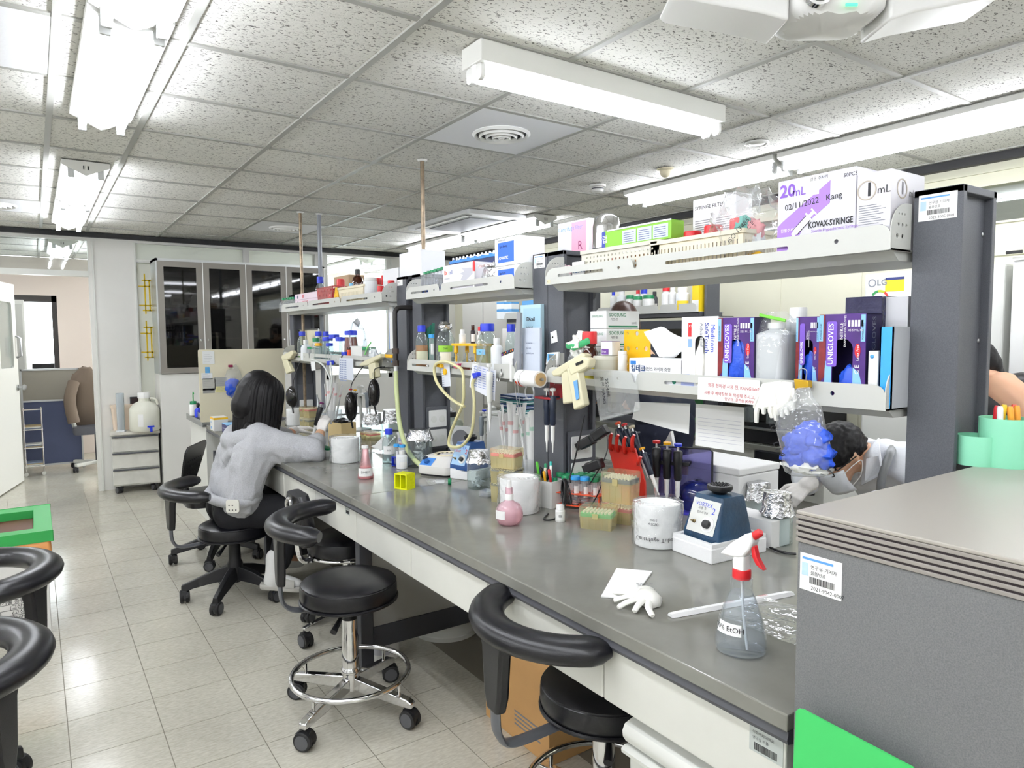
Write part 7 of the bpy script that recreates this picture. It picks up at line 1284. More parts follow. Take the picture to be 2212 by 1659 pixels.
for k,(u,z) in enumerate(((352,1.494),(358,1.575),(384,1.494))):
    t = thing('wire_rack',f'white square-celled rack, {["lower left","upper left","right"][k]} one behind the first glass door','rack',incab(u,z),0,'white racks in the glass cabinet'); q = G()
    for i in range(4): q.box(.026*i,.026*i+.004,0,.05,0,.06)
    for j in range(3): q.box(0,.082,0,.05,.028*j,.028*j+.004)
    part('grid', q, m_white, t, smooth=0); part('grid_back', G().box(0,.082,.05,.052,0,.06), m_inkg, t, smooth=0)
for k,(u,z,w,h,c,lb) in enumerate(((372,1.814,.1,.09,'#c9c9cc','pale wrapped pack on the top shelf behind the first glass door'),(455,1.814,.16,.11,'#dcdcdc','white carton on the top shelf behind the second glass door'),(450,1.494,.12,.05,'#cfcfca','white lettered carton behind the second glass door'),(545,1.494,.05,.1,'#dddddb','white bottle carton, left one behind the third glass door'),(585,1.494,.06,.1,'#d5d5d3','white bottle carton, right one behind the third glass door'),(360,1.164,.2,.05,'#26336a','dark blue rack on the lowest shelf of the glass cabinet'),(400,1.575,.12,.04,'#8a5a20','ochre packet above the racks in the glass cabinet'))):
    P = incab(u,z); z0 = P.z; t = carton('stored_carton',lb,P+V((0,-.05,0)) if k!=6 else V((P.x,P.y-.05,1.494)),w,.12,h,mcol(c),rz=0,lid=False); part('label_print', G().box(w*.15,w*.8,-.001,0,h*.3,h*.7), m_inkg if c!='#26336a' else m_cap_b, t, smooth=0)
for k,(u,z,sx) in enumerate(((365,1.87,.3),(470,1.9,.2),(560,1.9,.3),(640,1.88,.3))): P = incab(u,1.814); t = thing('stored_bag',f'clear bag of plastic ware on the top shelf behind the {["first","second","third","fourth"][k]} glass door','plastic bag',P+V((.1 if k else .12,.04,0)),0); part('bag', crumple(.5,90+k,sx*.8,.16,.2,.2), clear('stored_plastic','#cfcfcf',.35,.15,body='#bdbdbd'), t, loc=(0,.05,.1)); part('twist', crumple(.5,95+k,.06,.05,.06,.3), m_milk, t, loc=(.02,.05,.2))
# ================================================================ drawer unit with jugs
t = thing('drawer_unit','white three-drawer rolling unit by the door','drawer unit',(.575,7.61,0),-.1); W = .405
part('carcass', G().box(0,W,0,.2,.07,.565), m_offw, t, smooth=0); part('worn_top', G().box(-.012,W+.012,-.025,.21,.565,.595), mat('worn_top','#d9d6cc',.5,var=(12,.15)), t, bev=.005, smooth=0)
for k in range(3): z = .085+.16*k; d = part('drawer_front', G().box(.004,W-.004,-.018,0,z,z+.145), mat('scuffed_white','#d6d5cd',.5,var=(9,.12)), t, bev=.003, smooth=0); part('drawer_pull', G().box(.004,W-.004,-.03,-.016,z+.135,z+.15), m_dgrey, d, bev=.003, smooth=0)
for x in (.05,W-.05):
    for y in (.02,.17): caster(t, x, y, .5, .065)
P = Yp(308,935,7.66); t = thing('water_carboy','white plastic carboy with ribbed cap and blue spigot','carboy',(.865,7.585,.597),0); part('body', G().lathe([(.125,0),(.135,.015),(.135,.19),(.125,.225),(.09,.265),(.05,.285),(.045,.33)],32), mat('jug_plastic','#e4e4d6',.35), t); part('cap', ribcap(G(),.055,.315,.055,36), m_cap_w, t); part('handle', G().tube(spline([(.05,-.02,.31),(.095,-.03,.30),(.115,-.03,.25)],5),.012,8), mat('jug_plastic','#e4e4d6'), t); q = G(); q.at((.03,-.13,.04),rx=pi/2).cyl(0,0,0,.012,.04,12); part('spigot', q, m_cap_b, t); part('spigot_handle', G().box(.0,.06,-.175,-.165,.045,.06), m_cap_b, t); part('spigot_nozzle', G().box(.022,.042,-.178,-.162,.0,.05), m_cap_b, t)
wrap(t, m_paper, .1365,.05,.17,-1.95,.35)
t = thing('storage_bin','beige lidded storage bin behind the plastic carboy','bin',(.60,7.735,.597),0); part('bin', G().loft([[(x*k+.18,y*k+.05,z) for x,y in rrect(.36,.11,.02)] for z,k in ((0,.93),(.22,1))]), mcol('#e6d2bd'), t); part('lid', G().rbox(.18,.05,.22,.38,.125,.025,.02), mcol('#e8d6c2'), t)
t = thing('measuring_cylinder','tall frosted measuring cylinder on the drawer unit','cylinder',(.665,7.63,.597),0); part('tube', G().lathe([(.034,.01),(.036,.37),(.034,.37),(.032,.02),(.002,.016)],20), clear('frosted_cyl','#eef2f4',.35,.2,body='#e3e9ee'), t); part('foot', G().lathe([(.045,0),(.045,.01),(.036,.014)],6), m_milk, t)
t = thing('wall_clock_box','small dark digital display on the wall by the drawer unit','display',(.83,7.848,.86),0); part('case', G().box(-.06,.12,-.03,0,-.03,.05), m_blackp, t, bev=.003); part('screen', G().box(-.05,.11,-.032,-.03,-.02,.04), mcol('#2a1a1e',.1), t)
# ================================================================ waste bin
t = thing('waste_bin','white waste bin with green lid frame and orange bag','waste bin',(-.37,4.16,0),0); part('body', G().box(.01,.385,.01,.62,.0,.44), mcol('#e8e6e2'), t, bev=.004, smooth=0); part('orange_bag', G().loft([[(x*k+.2,y*k+.315,z+.006*noise.noise(V((x*30,y*30,z*9)))) for x,y in rrect(.385,.62,.02,6)] for z,k in ((.40,1.02),(.43,1.06),(.47,1.04),(.485,1.03))],caps=(0,0)), mat('orange_film','#e6a060',.35), t); part('lid_frame', G().plate(rect(-.01,.41,-.01,.66),[rect(.07,.33,.09,.55)],.485,.535,'z'), mcol('#2f9c4c',.45), t, bev=.003, smooth=0); part('lid_well', G().box(.06,.34,.08,.56,.485,.49), mcol('#5a3420'), t, smooth=0)
for k,s in enumerate(('의료폐기물 종류','일반        (고상)','폐기물      (고상)','손상성     (고상)','폐기물      (고상)')): lettering(s,.024,m_ink,t,.12,.0085,.20-.028*k)
for k in range(6): part('table_rule', G().box(.1,.37,.0085,.0095,.215-.028*k,.2165-.028*k), m_ink, t, smooth=0)
# ================================================================ office beyond the door
t = thing('office_partition','blue and grey fabric office partition beyond the door','partition',(-.12,9.55,0),0); part('blue_panel', G().box(0,.54,0,.04,.06,.78), mat('blue_fabric','#555d7c',.8,bump=(300,.1)), t, smooth=0); part('grey_panel', G().box(0,.54,0,.04,.79,1.13), mat('grey_fabric','#a09b90',.8), t, smooth=0); q = G(); q.box(-.015,0,-.005,.045,0,1.15); q.box(.54,.555,-.005,.045,0,1.15); q.box(-.015,.555,-.005,.045,1.13,1.15); q.box(0,.54,-.005,.045,.775,.795); q.box(0,.54,-.005,.045,.04,.06); part('frame', q, m_alu, t, smooth=0); part('foot', G().box(.535,.56,-.14,.12,0,.02), m_alu, t)
t = thing('wire_shelf','chrome wire shelf rack with papers beside the door leaf','rack',(-.12,9.15,0),0)
for x in (0,.16): part('post', G().cyl(x,0,.03,.008,.72,8), m_chrome, t); part('wheel', G().at((x,0,.02),rx=pi/2).cyl(0,0,-.01,.02,.02,10), m_offw, t)
for z in (.1,.3,.5,.72): part('wire_tray', G().box(-.01,.17,-.01,.2,z,z+.012), m_chrome, t, smooth=0)
for k,z in enumerate((.112,.312,.512)): s = thing('paper_stack',f'stack of papers on the {["lowest","second","third"][k]} tray of the wire rack','papers',(-.115,9.15,z+.001),0); [part('sheaf', G().box(.003*j,.15,0,.16,.012*j,.012*j+.010), [m_paper,mcol('#c9b48a'),mcol('#8a97b0')][(j+k)%3], s, smooth=0) for j in range(3)]
t = thing('office_chair','grey office chair with a brown jacket over its back','chair',(.56,9.25,0),0); part('seat', G().rbox(0,0,.42,.46,.44,.08,.08), mcol('#55565e'), t); part('backrest', G().rbox(0,.2,.5,.44,.07,.5,.03), m_offw, t); part('arm', G().tube(spline([(-.2,0,.45),(-.24,0,.62),(-.22,-.1,.66),(-.22,.12,.66)],5),.022,8), m_offw, t); part('column', G().cyl(0,0,.1,.025,.33,12), m_dgrey, t); 
for k in range(5): part('foot', G().at((0,0,0),rz=1.256*k).box(0,.28,-.02,.02,.06,.1), m_offw, t, bev=.005); caster(t,.28*cos(1.256*k),.28*sin(1.256*k),k,.06)
jk = thing('brown_jacket','brown jacket hung over the office chair','jacket',(.56,9.25,.5),0); part('jacket', crumple(.5,77,.44,.2,.72,.15,26,3), mat('jacket_brown','#77695c',.9), jk, loc=(-.05,.14,.3)); part('sleeve', G().tube(spline([(-.2,.02,.5),(-.25,-.06,.3),(-.22,-.08,.05)],5),.06,10), mat('jacket_brown','#77695c'), jk)
t = thing('desk_monitor','dark monitor top visible above the partition','monitor',(-.02,9.85,0),0); part('screen', G().box(0,.22,0,.03,1.1,1.2), m_blackp, t, bev=.004); part('stand', G().box(.1,.13,0,.03,.75,1.1), m_blackp, t); part('desk', G().box(-.1,.5,-.05,.5,.7,.74), m_offw, t)
t = thing('locker','grey steel locker behind the door leaf in the office','locker',(-.62,10.1,0),0); part('body', G().box(0,.55,0,.4,0,1.95), m_offw, t, bev=.004, smooth=0); part('door', G().box(.02,.53,-.01,0,.05,1.9), m_shelfw, t, smooth=0)
# ================================================================ under the bench
t = carton('cardboard_carton','brown cardboard carton with blue print under the near bench',V((1.415,2.26,0)),.41,.35,.43,mat('kraft','#c79a63',.7,var=(6,.08))); m_bpr = mcol('#4a6fae')
for s,x,z,sz,ro in (('Kalt',.13,.30,.07,1.0),('CE',.06,.39,.025,.6),('UNI',.03,.34,.04,1.4)): lettering(s,sz,m_bpr,t,x,-.001,z,rot=ro)
for pl in ([(.05,.12),(.11,.16),(.13,.1),(.09,.06)],[(.01,.2),(.05,.24),(.06,.2),(.03,.17)],[(.12,.30),(.16,.34),(.17,.28)]): patch(t, m_bpr,0,0,0,0,-.0003,'blue_print',poly=pl)
q = G(); [q.box(.2,.36,-.0008,-.0002,.06+.016*k,.066+.016*k) for k in range(4)]; part('printed_lines', q, m_inkg, t, smooth=0); part('folded_flap', G().prism([(-.02,.30),(.0,.30),(.0,.43),(-.02,.41)],.002,.2,'y'), mat('kraft','#c79a63'), t, smooth=0)
t = thing('white_bucket','upturned white bucket under the bench behind the grey frame panel','bucket',(1.68,3.06,0),0); part('bucket', G().lathe([(.15,0),(.155,.02),(.14,.25),(.13,.26)],32), m_offw, t); part('rim', G().lathe([(.16,.0),(.16,.02),(.152,.025)],32), m_offw, t)
t = thing('paint_can','small white can with label under the bench','can',(1.30,2.98,0),0); part('can', G().lathe([(.075,0),(.075,.15),(.07,.155)],24), m_white, t); wrap(t,mcol('#c9c9cf'),.0755,.03,.12,-2.2,1.2); part('lid', G().lathe([(.072,.155),(.06,.158)],24), m_steel, t)
t = thing('drawer_pedestal','white plastic drawer pedestal under the near bench end','drawer unit',(1.14,1.185,0)); 
part('carcass', G().box(.01,.42,.02,.5,.02,.545), m_offw, t, smooth=0); part('rounded_top', G().prism([(0,.52),(-.01,.535),(-.012,.55),(-.004,.565),(.02,.572),(.5,.572),(.5,.52)],0,.43,'x'), m_offw, t)
for k in range(3): z = .04+.16*k; d = part('drawer', G().box(.012,.418,.0,.03,z,z+.135), m_offw, t, bev=.006, smooth=0); part('grip_lip', G().prism([(0,z+.13),(-.014,z+.137),(-.016,z+.147),(-.004,z+.153),(.02,z+.15)],.0,.43,'x'), m_offw, d)
# ================================================================ chairs by the bench
t = thing('backed_chair','black padded chair with chrome loop handle pushed under the bench','chair',(1.27,3.34,0),0); part('seat', G().lathe([(.17,.42),(.195,.43),(.2,.46),(.19,.49),(.15,.505),(.002,.51)],36), m_leather, t); part('seat_ring', G().tube([(.19*cos(6.283*j/36),.19*sin(6.283*j/36),.415) for j in range(36)],.008,8,closed=True), m_chrome, t)
part('backrest', G().at((-.245,-.05,.62),ry=-.12).loft([[(x,y*k,z) for x,y in rrect(.06,.25,.028,4)] for z,k in ((-.12,.55),(-.1,.8),(0,1),(.1,.95),(.135,.7))]), m_leather, t); part('handle_loop', G().tube(spline([(-.285,-.10,.58),(-.305,-.10,.70),(-.30,-.06,.735),(-.305,-.02,.70),(-.285,-.02,.56)],5),.009,8), m_chrome, t); part('back_bracket', G().tube(spline([(-.1,-.02,.42),(-.24,-.05,.42),(-.27,-.05,.52)],5),.014,8), m_chrome, t)
part('column', G().cyl(0,0,.1,.026,.32,16), m_chrome, t)
for k in range(5): a = .9+1.2566*k; part('foot', G().at((0,0,0),rz=a).prism([(.02,.14),(.02,.09),(.26,.075),(.27,.1)],-.014,.014,'y'), m_chrome, t, bev=.004); caster(t,.255*cos(a),.255*sin(a),a,.075)
part('foot_ring', G().tube([(.2*cos(6.283*j/36),.2*sin(6.283*j/36),.17) for j in range(36)],.008,8,closed=True), m_chrome, t)
t = thing('perforated_chair','black office chair with perforated plastic back behind the woman','chair',(.98,4.98,0),0); part('seat', G().rbox(0,0,.40,.42,.42,.06,.1), m_leather, t)
bk = G(); W = .40; holes = [arc(-.12+.04*i,.06+.045*j,.007,0,315,7) for i in range(7) for j in range(4)]; bk.plate([(-.13,0),(.13,0),(.19,.2),(.2,.27),(.17,.30),(-.17,.30),(-.2,.27),(-.19,.2)],holes,-.006,.006,'y'); part('perforated_back', bk, m_blackp, t, loc=(-.17,.06,.50), rot=(.25,0,R(62))); part('back_arm', G().tube(spline([(-.05,.0,.42),(-.16,.03,.42),(-.18,.05,.52)],5),.016,8), m_blackp, t); part('column', G().cyl(0,0,.1,.026,.3,12), m_chrome, t)
for k in range(5): a = .55+1.2566*k; part('foot', G().at((0,0,0),rz=a).loft([[(x,-w,z0),(x,w,z0),(x,w*.6,z1),(x,-w*.6,z1)] for x,w,z0,z1 in ((.02,.03,.1,.17),(.15,.025,.09,.14),(.29,.02,.065,.1))]), m_blackp, t, bev=.004); caster(t,.28*cos(a),.28*sin(a),a,.07)
# ================================================================ beyond the bench: second bench, shelf, wall things
X3 = 3.82
def bgshelf(label, y0, y1, z):
    t = thing('tray_shelf', label, 'shelf', (X3,y1,z), FACE, 'shelves on the far side'); L = y1-y0; part('front_lip', G().plate(lip_outline(L,.062,2),[],0,.0025,'y'), m_shelfw, t, smooth=30); part('tray', G().box(0,L,.0025,.3,0,.004), m_shelfw, t, smooth=0); part('under_channel', G().box(0,L,.03,.28,-.03,0), m_dgrey, t, smooth=0); return t
bgshelf('off-white tray shelf with reagent bottles on the far side',3.30,4.35,1.655); bgshelf('off-white tray shelf with reagent cartons on the far side',4.70,5.7,1.655)
bc = thing('dark_glass_cabinet','dark glass reagent cabinet below the far side shelf','cabinet',(X3+.05,4.35,.8)); part('carcass', G().plate(rect(0,1.04,0,.80),[rect(.06,.98,.06,.74)],.0,.03,'y'), m_powder, bc, smooth=0); part('back', G().box(0,1.04,.25,.27,0,.8), m_dgrey, bc, smooth=0); part('glass_door', G().box(.04,1.0,.03,.034,.05,.75), m_smoke, bc, smooth=0); part('inner_shelf', G().box(.04,1.0,.06,.24,.38,.39), m_shelfw, bc, smooth=0)
for y,lb in ((3.28,'dark grey upright right of the far side bottle shelf'),(4.62,'dark grey upright between the far side shelves')): t = thing('shelf_upright',lb,'upright',(X3+.06,y,.8),0,'uprights on the far side'); part('post', G().box(0,.14,-.02 if y<4 else -.1,.0 if y<4 else .08,0,1.2), m_powder, t, bev=.002, smooth=0); part('cap', G().box(-.002,.142,-.022 if y<4 else -.102,.002 if y<4 else .082,1.2,1.206), m_dgrey, t, smooth=0)
b2 = thing('wall_bench','grey topped wall bench on the far side aisle','bench',(3.75,6.0,0)); part('bench_top', G().box(0,3.7,0,.7,.765,.8), m_top, b2, bev=.003, smooth=0); part('cabinet_fronts', G().box(0,3.7,.04,.68,.05,.76), m_offw, b2, smooth=0); [part('door_seam', G().box(.48*k,.48*k+.004,.037,.041,.06,.75), m_dgrey, b2, smooth=0) for k in range(1,6)]
zs = 1.6595
bgb = [(1325,14,628,m_cap_b,m_white,'round',.5,'slim white bottle with blue cap, first on the far side shelf'),(1343,22,628,m_cap_w,m_milk,'jar',.6,'milky bottle with white cap on the far side shelf'),(1361,18,638,m_cap_g,m_white,'jar',.95,'white jar with green lid, left of three on the far side shelf'),(1378,20,640,m_cap_g,m_white,'jar',.95,'white jar with green lid, middle of three on the far side shelf'),(1401,26,638,m_cap_g,m_white,'jar',.95,'white jar with green lid, right of three on the far side shelf'),(1378,12,624,m_cap_r,m_white,'round',.7,'white bottle with red cap behind the green lidded jars'),(1391,16,624,m_cap_b,m_white,'jar',.9,'white jar with blue cap behind the green lidded jars'),(1414,14,630,m_blackp,m_dgrey,'round',.6,'dark bottle behind the green lidded jars'),(1439,20,618,m_cap_r,m_white,'round',.8,'white shouldered bottle with red cap on the far side shelf'),(1453,16,617,m_cap_w,m_white,'round',.6,'white labelled bottle beside the red capped one'),(1475,30,621,m_cap_w,m_milk,'jar',.75,'wide milky jar with yellow label on the far side shelf')]
for k,(u,w,vt,cp,bd,kd,cr,lb) in enumerate(bgb):
    dx = .12 if 'behind' in lb else .05; P, r, h = at_shelf(u,w,vt,X3+dx,zs,640); bottle('reagent_bottle',lb,P,r,h,cp,bd,kind=kd,capr=cr,caph=.2,neck=.12,lab=LB(mcol('#f0d030') if 'yellow' in lb else m_paper,.08,.45,1.8),group='reagent bottles on the far side shelf')
P, w, h = shelf_fit(1495,1506,612,X3+.03,zs,640); t = carton('yellow_carton','yellow and white carton at the right end of the far side shelf',P,w*1.3,.1,h,mcol('#f0cf20')); patch(t,m_paper,0,w*1.3,0,h*.4,-.0003)
for k,(u0,u1,v) in enumerate(((1073,1089,668),(1089,1105,668),(1073,1089,652),(1089,1105,652),(1128,1144,650),(1144,1160,648))):
    P, w, h = shelf_fit(u0,u1,v,X3+.05,zs,668); hh = .05 if k in (2,3) else h
    if k in (2,3): P.z = zs+.0; P = V((P.x,P.y,zs+shelf_fit(u0,u1,668,X3+.05,zs,668)[2]+.001)); hh = S(P,15)
    t = carton('reagent_carton',f'white and blue reagent carton, {["lower left","lower right","upper left","upper right","tall left","tall right"][k]} of the far side set',P,w,.09,hh,mcol('#e9edee'),lid=False,group='reagent cartons on the far side'); part('blue_band', G().box(-.0004,w+.0004,-.0005,.09,hh*.75,hh+.0005), mcol('#5a9ad0'), t, smooth=0)
# grey cabinet glimpsed through the second bay
t = thing('grey_cabinet','tall pale grey cabinet glimpsed through the second bay','cabinet',(4.05,6.9,0)); part('body', G().box(0,.9,0,.42,0,2.02), mcol('#b5b4ae'), t, bev=.004, smooth=0); part('door_gap', G().box(.44,.446,-.002,0,.05,1.98), m_ink, t, smooth=0); part('handle', G().box(.47,.48,-.02,0,1.0,1.1), m_steel, t)
# green board, black oven, air conditioner, white board
P = Xp(1452,905,3.66); P2 = Xp(1512,978,3.66); t = thing('green_board','dark green panel standing on the wall bench','board',(3.78,P.y*3.78/3.66,.8)); part('panel', G().box(0,.26,0,.02,0,.40), mcol('#1f5a2c'), t, smooth=0); part('panel_cap', G().box(0,.26,-.002,.022,.40,.415), m_paper, t, smooth=0)
t = thing('black_oven','black bench oven with glass window holding beakers','oven',(3.80,3.05,.8)); part('body', G().box(0,.62,0,.45,0,.36), m_blackp, t, bev=.01, smooth=0); part('window', G().box(.04,.58,-.004,0,.14,.32), clear('oven_glass','#5c5a58',.3,.05,body='#33312f'), t, smooth=0); part('trim_strip', G().box(0,.62,-.006,0,.325,.335), m_steel, t, smooth=0); part('door_bar', G().tube([(.03,-.03,.1),(.59,-.03,.1)],.01,8), m_steel, t)
for k in range(2): b = thing('beaker',f'clear beaker in the oven window, {["left","right"][k]}','beaker',(3.79,2.78-.16*k,.945),FACE); part('glass', G().lathe([(.04,0),(.04,.09)],16,caps=(1,0)), m_clg, b); part('rim', G().tube([(.04*cos(6.283*j/16),.04*sin(6.283*j/16),.09) for j in range(16)],.002,5,closed=True), m_clg, b); b.location.x = 3.745
t = thing('black_chair','black swivel chair seat on the far side aisle','chair',(3.25,2.35,0),0); part('seat', G().lathe([(.2,.44),(.22,.47),(.21,.51),(.002,.52)],32), m_leather, t); part('column', G().cyl(0,0,.1,.026,.34,12), m_chrome, t); part('backrest', G().rbox(.22,0,.62,.06,.38,.2,.03), m_leather, t); part('back_bar', G().box(.2,.23,-.03,.03,.46,.64), m_blackp, t); [ (part('foot', G().at((0,0,0),rz=1.2566*k).box(0,.27,-.02,.02,.07,.11), m_blackp, t, bev=.004), caster(t,.26*cos(1.2566*k),.26*sin(1.2566*k),k,.07)) for k in range(5)]
P = Xp(1868,592,4.15); wA = P.y-1.55; t = thing('standing_air_conditioner','white standing air conditioner with yellow energy label','air conditioner',(4.15,P.y,0)); part('body', G().box(0,wA,0,.34,0,P.z), m_offw, t, bev=.012, smooth=0); o = local([(1880,612),(1913,600),(1953,628),(1882,640)],4.15,V((4.15,P.y,0))); lettering('LG',.05,m_inkg,t,o[0][0]+.04,-.002,o[0][1],bold=.001)
q = G(); q.at((o[0][0]+.012,-.0005,o[0][1]),rx=pi/2).lathe([(.017,0),(.024,0),(.024,.0008),(.017,.0008)],24,caps=(0,0)); part('round_mark', q, m_inkg, t); patch(t, mcol('#f0d428'),o[1][0],o[2][0],o[2][1],o[1][1],-.001,'energy_label'); patch(t, mcol('#28326e'),o[1][0],o[2][0],o[1][1]-.015,o[1][1],-.0016,'label_header')
q = G(); 
for k,c in enumerate(('#2f8a4a','#b0c030','#c8342c')): g2 = G(); g2.at((o[3][0]+.05,-.001,o[3][1]-.02),rx=pi/2); g2.prism(arc(0,0,.055,150-48*k,102-48*k,5)+arc(0,0,.042,102-48*k,150-48*k,5),0,.0008,'z'); part('gauge_print', g2, mcol(c), t, smooth=0)
t = thing('white_cupboard','tall white cupboard against the right wall behind the upright','cupboard',(4.1,1.50,0)); part('body', G().box(0,1.3,0,.39,0,1.86), m_white, t, bev=.006, smooth=0); part('door_gap', G().box(.64,.645,-.002,0,.05,1.83), m_dgrey, t, smooth=0); part('hook', G().tube([(.05,-.03,1.9),(-.02,-.03,1.9)],.008,6), m_blackp, t); part('top_ledge', G().box(0,1.3,-.01,.39,1.86,1.875), m_offw, t, smooth=0)
# ================================================================ people
m_skin = mat('skin','#d9ab8c',.5,sss=.15); m_hair = mat('black_hair','#0a080a',.5,spec=.3,bump=(40,.2)); m_hood = mat('grey_marl','#b7b8bc',.9,var=(160,.12),bump=(220,.25)); m_jean = mat('black_denim','#0f1016',.8,bump=(300,.2)); m_lgl = mat('glove_white','#eeeae6',.5,bump=(70,.15)); m_coat = mat('lab_coat','#eef0f6',.8,bump=(120,.15)); m_brownh = mat('brown_hair','#3a2620',.4)
def capsule(g, p0, r0, p1, r1, n=12):
    p0, p1 = V(p0), V(p1); t = (p1-p0)
    if t.length < 1e-5: t = V((0,0,1e-4))
    t = t.normalized(); u = t.orthogonal().normalized(); w = t.cross(u); rings = []
    for k in range(4): a = pi/2*(k+.15)/4; rings.append((p0-t*r0*cos(a), r0*sin(a)))
    rings.append((p0,r0)); rings.append((p1,r1))
    for k in range(3,-1,-1): a = pi/2*(k+.15)/4; rings.append((p1+t*r1*cos(a), r1*sin(a)))
    g.loft([[c+u*(q*cos(2*pi*j/n))+w*(q*sin(2*pi*j/n)) for j in range(n)] for c,q in rings])
def flesh(name, caps, m, parent, o, voxel=.012, it=6, disp=0, dscale=.08, label=None, tt='CLOUDS'):
    g = G()
    for c in caps: capsule(g, V(c[0])-o, c[1], V(c[2])-o, c[3])
    b = part(name, g, m, parent, smooth=180, label=label)
    md = b.modifiers.new('r','REMESH'); md.mode = 'VOXEL'; md.voxel_size = voxel; md.use_smooth_shade = True
    if it: md = b.modifiers.new('s','SMOOTH'); md.iterations = it; md.factor = .5
    if disp:
        tx = bpy.data.textures.new(name,tt); tx.noise_scale = dscale; md = b.modifiers.new('d','DISPLACE'); md.texture = tx; md.strength = disp; md.mid_level = .5; md.texture_coords = 'LOCAL'
        md = b.modifiers.new('s2','SMOOTH'); md.iterations = 3
    return b
def chain(pts, rs): return [(pts[i],rs[i],pts[i+1],rs[i+1]) for i in range(len(pts)-1)]
def hand(wrist, d, nrm, curl=.5, side=1, s=1.0, thumb=.5):
    """capsules of a palm with four bent fingers and an opposed thumb"""
    w = V(wrist); d = V(d).normalized(); n = V(nrm); n = (n-d*n.dot(d)).normalized(); x = d.cross(n).normalized()*side; C = []
    for k in range(4):
        off = (k-1.5)*.019*s; base = w+d*(.085*s-.006*s*abs(k-1.2))+x*(-off); C.append((w+x*(-off*.5)+d*.012,.0155*s,base,.0115*s)); p = base; a = 0
        for L in [q*s*(.074,.08,.076,.06)[k] for q in (.48,.3,.24)]:
            a += curl*(.8+.12*k); v = d*cos(a)-n*sin(a); q = p+v*L; C.append((p,.0098*s,q,.0082*s)); p = q
    p = w+d*.025*s+x*.022*s; v1 = (d*.55+x*.75-n*thumb*.6).normalized(); q = p+v1*.042*s; C.append((p,.014*s,q,.0105*s)); v2 = (d*.85+x*.2-n*thumb).normalized(); q2 = q+v2*.032*s; C.append((q,.0105*s,q2,.0085*s)); C.append((q2,.0085*s,q2+v2*.018*s,.0075*s))
    return C
def head_caps(c, fwd, up, s=1.0):
    c, f, u = V(c), V(fwd).normalized(), V(up); u = (u-f*u.dot(f)).normalized(); x = f.cross(u)
    C = [(c+u*.035*s-f*.02*s,.092*s,c+u*.03*s+f*.02*s,.082*s),(c+f*.03*s-u*.03*s,.066*s,c+f*.045*s-u*.075*s,.048*s),(c+f*.06*s-u*.085*s,.026*s,c+f*.07*s-u*.09*s,.022*s),(c+f*.088*s+u*.012*s,.010*s,c+f*.108*s-u*.028*s,.014*s),(c+f*.09*s-u*.058*s-x*.018,.009*s,c+f*.09*s-u*.058*s+x*.018,.009*s),(c+f*.075*s+u*.035*s-x*.05*s,.012*s,c+f*.075*s+u*.035*s+x*.05*s,.012*s)]
    for k in (-1,1): C += [(c+x*k*.084*s+u*.012*s-f*.008*s,.013*s,c+x*k*.088*s-u*.03*s-f*.004*s,.009*s)]
    return C, f, u, x
def face_bits(t, o, c, f, u, x, s=1):
    c = V(c)
    for k in (-1,1):
        part('eye', G().ball(c+f*.083*s+u*.012*s+x*k*.032*s-o,.0105*s,10), mat('eye_white','#f0ece8',.2), t); part('pupil', G().ball(c+f*.0915*s+u*.012*s+x*k*.032*s-o,.005*s,8), m_ink, t)
    part('mouth', G().tube([c+f*.094*s-u*.056*s+x*q*.02-o for q in (-1,-.5,0,.5,1)],.0035,6), mat('lips','#b06a60',.5), t)
# ---------------------------------------------------------------- seated woman in a grey hoodie
o = V((.905,4.16,0)); wm = thing('person','seated person with long black hair in a grey hoodie, pipetting at the bench','person',o,0)
hc = V((1.075,4.155,1.155)); hf = V((.86,.30,-.42)); hcaps, f, u, x = head_caps(hc,hf,(0,0,1))
pel, wst, chs, nck = V((.93,4.17,.51)), V((.955,4.17,.66)), V((1.01,4.16,.84)), V((1.05,4.16,.98))
rsh, rel, rwr = V((1.045,4.0,.915)), V((1.265,3.865,.845)), V((1.375,4.0,.935)); lsh, lel, lwr = V((1.045,4.32,.915)), V((1.26,4.46,.86)), V((1.385,4.53,.885))
legs = [[V((.92,4.08,.51)),V((1.23,4.01,.50)),V((1.08,3.97,.17))],[V((.92,4.28,.51)),V((1.27,4.33,.50)),V((1.22,4.33,.12))]]
body = hcaps+[(hc-f*.015-u*.06,.052,nck,.056),(nck,.06,chs,.10),(chs,.105,wst,.10),(wst,.10,pel,.115),(rsh,.05,nck,.05),(lsh,.05,nck,.05)]+chain([rsh,rel,rwr],[.05,.04,.03])+chain([lsh,lel,lwr],[.05,.04,.03])
for L in legs: body += chain(L,[.09,.06,.045])
body += [((1.08,3.97,.17),.042,(1.065,3.96,.115),.04),((1.065,3.96,.11),.036,(1.155,3.92,.095),.03),((1.22,4.33,.12),.042,(1.33,4.33,.08),.032)]
rd = V((.32,.22,.85)); rn = V((-.6,-.6,.35)); gr = hand(rwr,rd,rn,.75,-1,.95,.8); ld = V((.8,.35,.15)); ln = V((-.1,-.2,1)); gl = hand(lwr,ld,ln,.28,1,.95,.4)
flesh('body', body, m_skin, wm, o, .010, 4); face_bits(wm,o,hc,f,u,x)
Y_ = V((0,1,0)); hood = []
for dy in (-.135,-.05,.05,.135): hood += [(pel+Y_*dy*1.1+V((-.015,0,.07)),.115,wst+Y_*dy*1.15+V((-.02,0,0)),.118),(wst+Y_*dy*1.15+V((-.02,0,0)),.118,chs+Y_*dy*1.15+V((-.015,0,0)),.112),(chs+Y_*dy*1.15,.112,nck+Y_*dy*.9+V((-.03,0,-.045)),.075)]
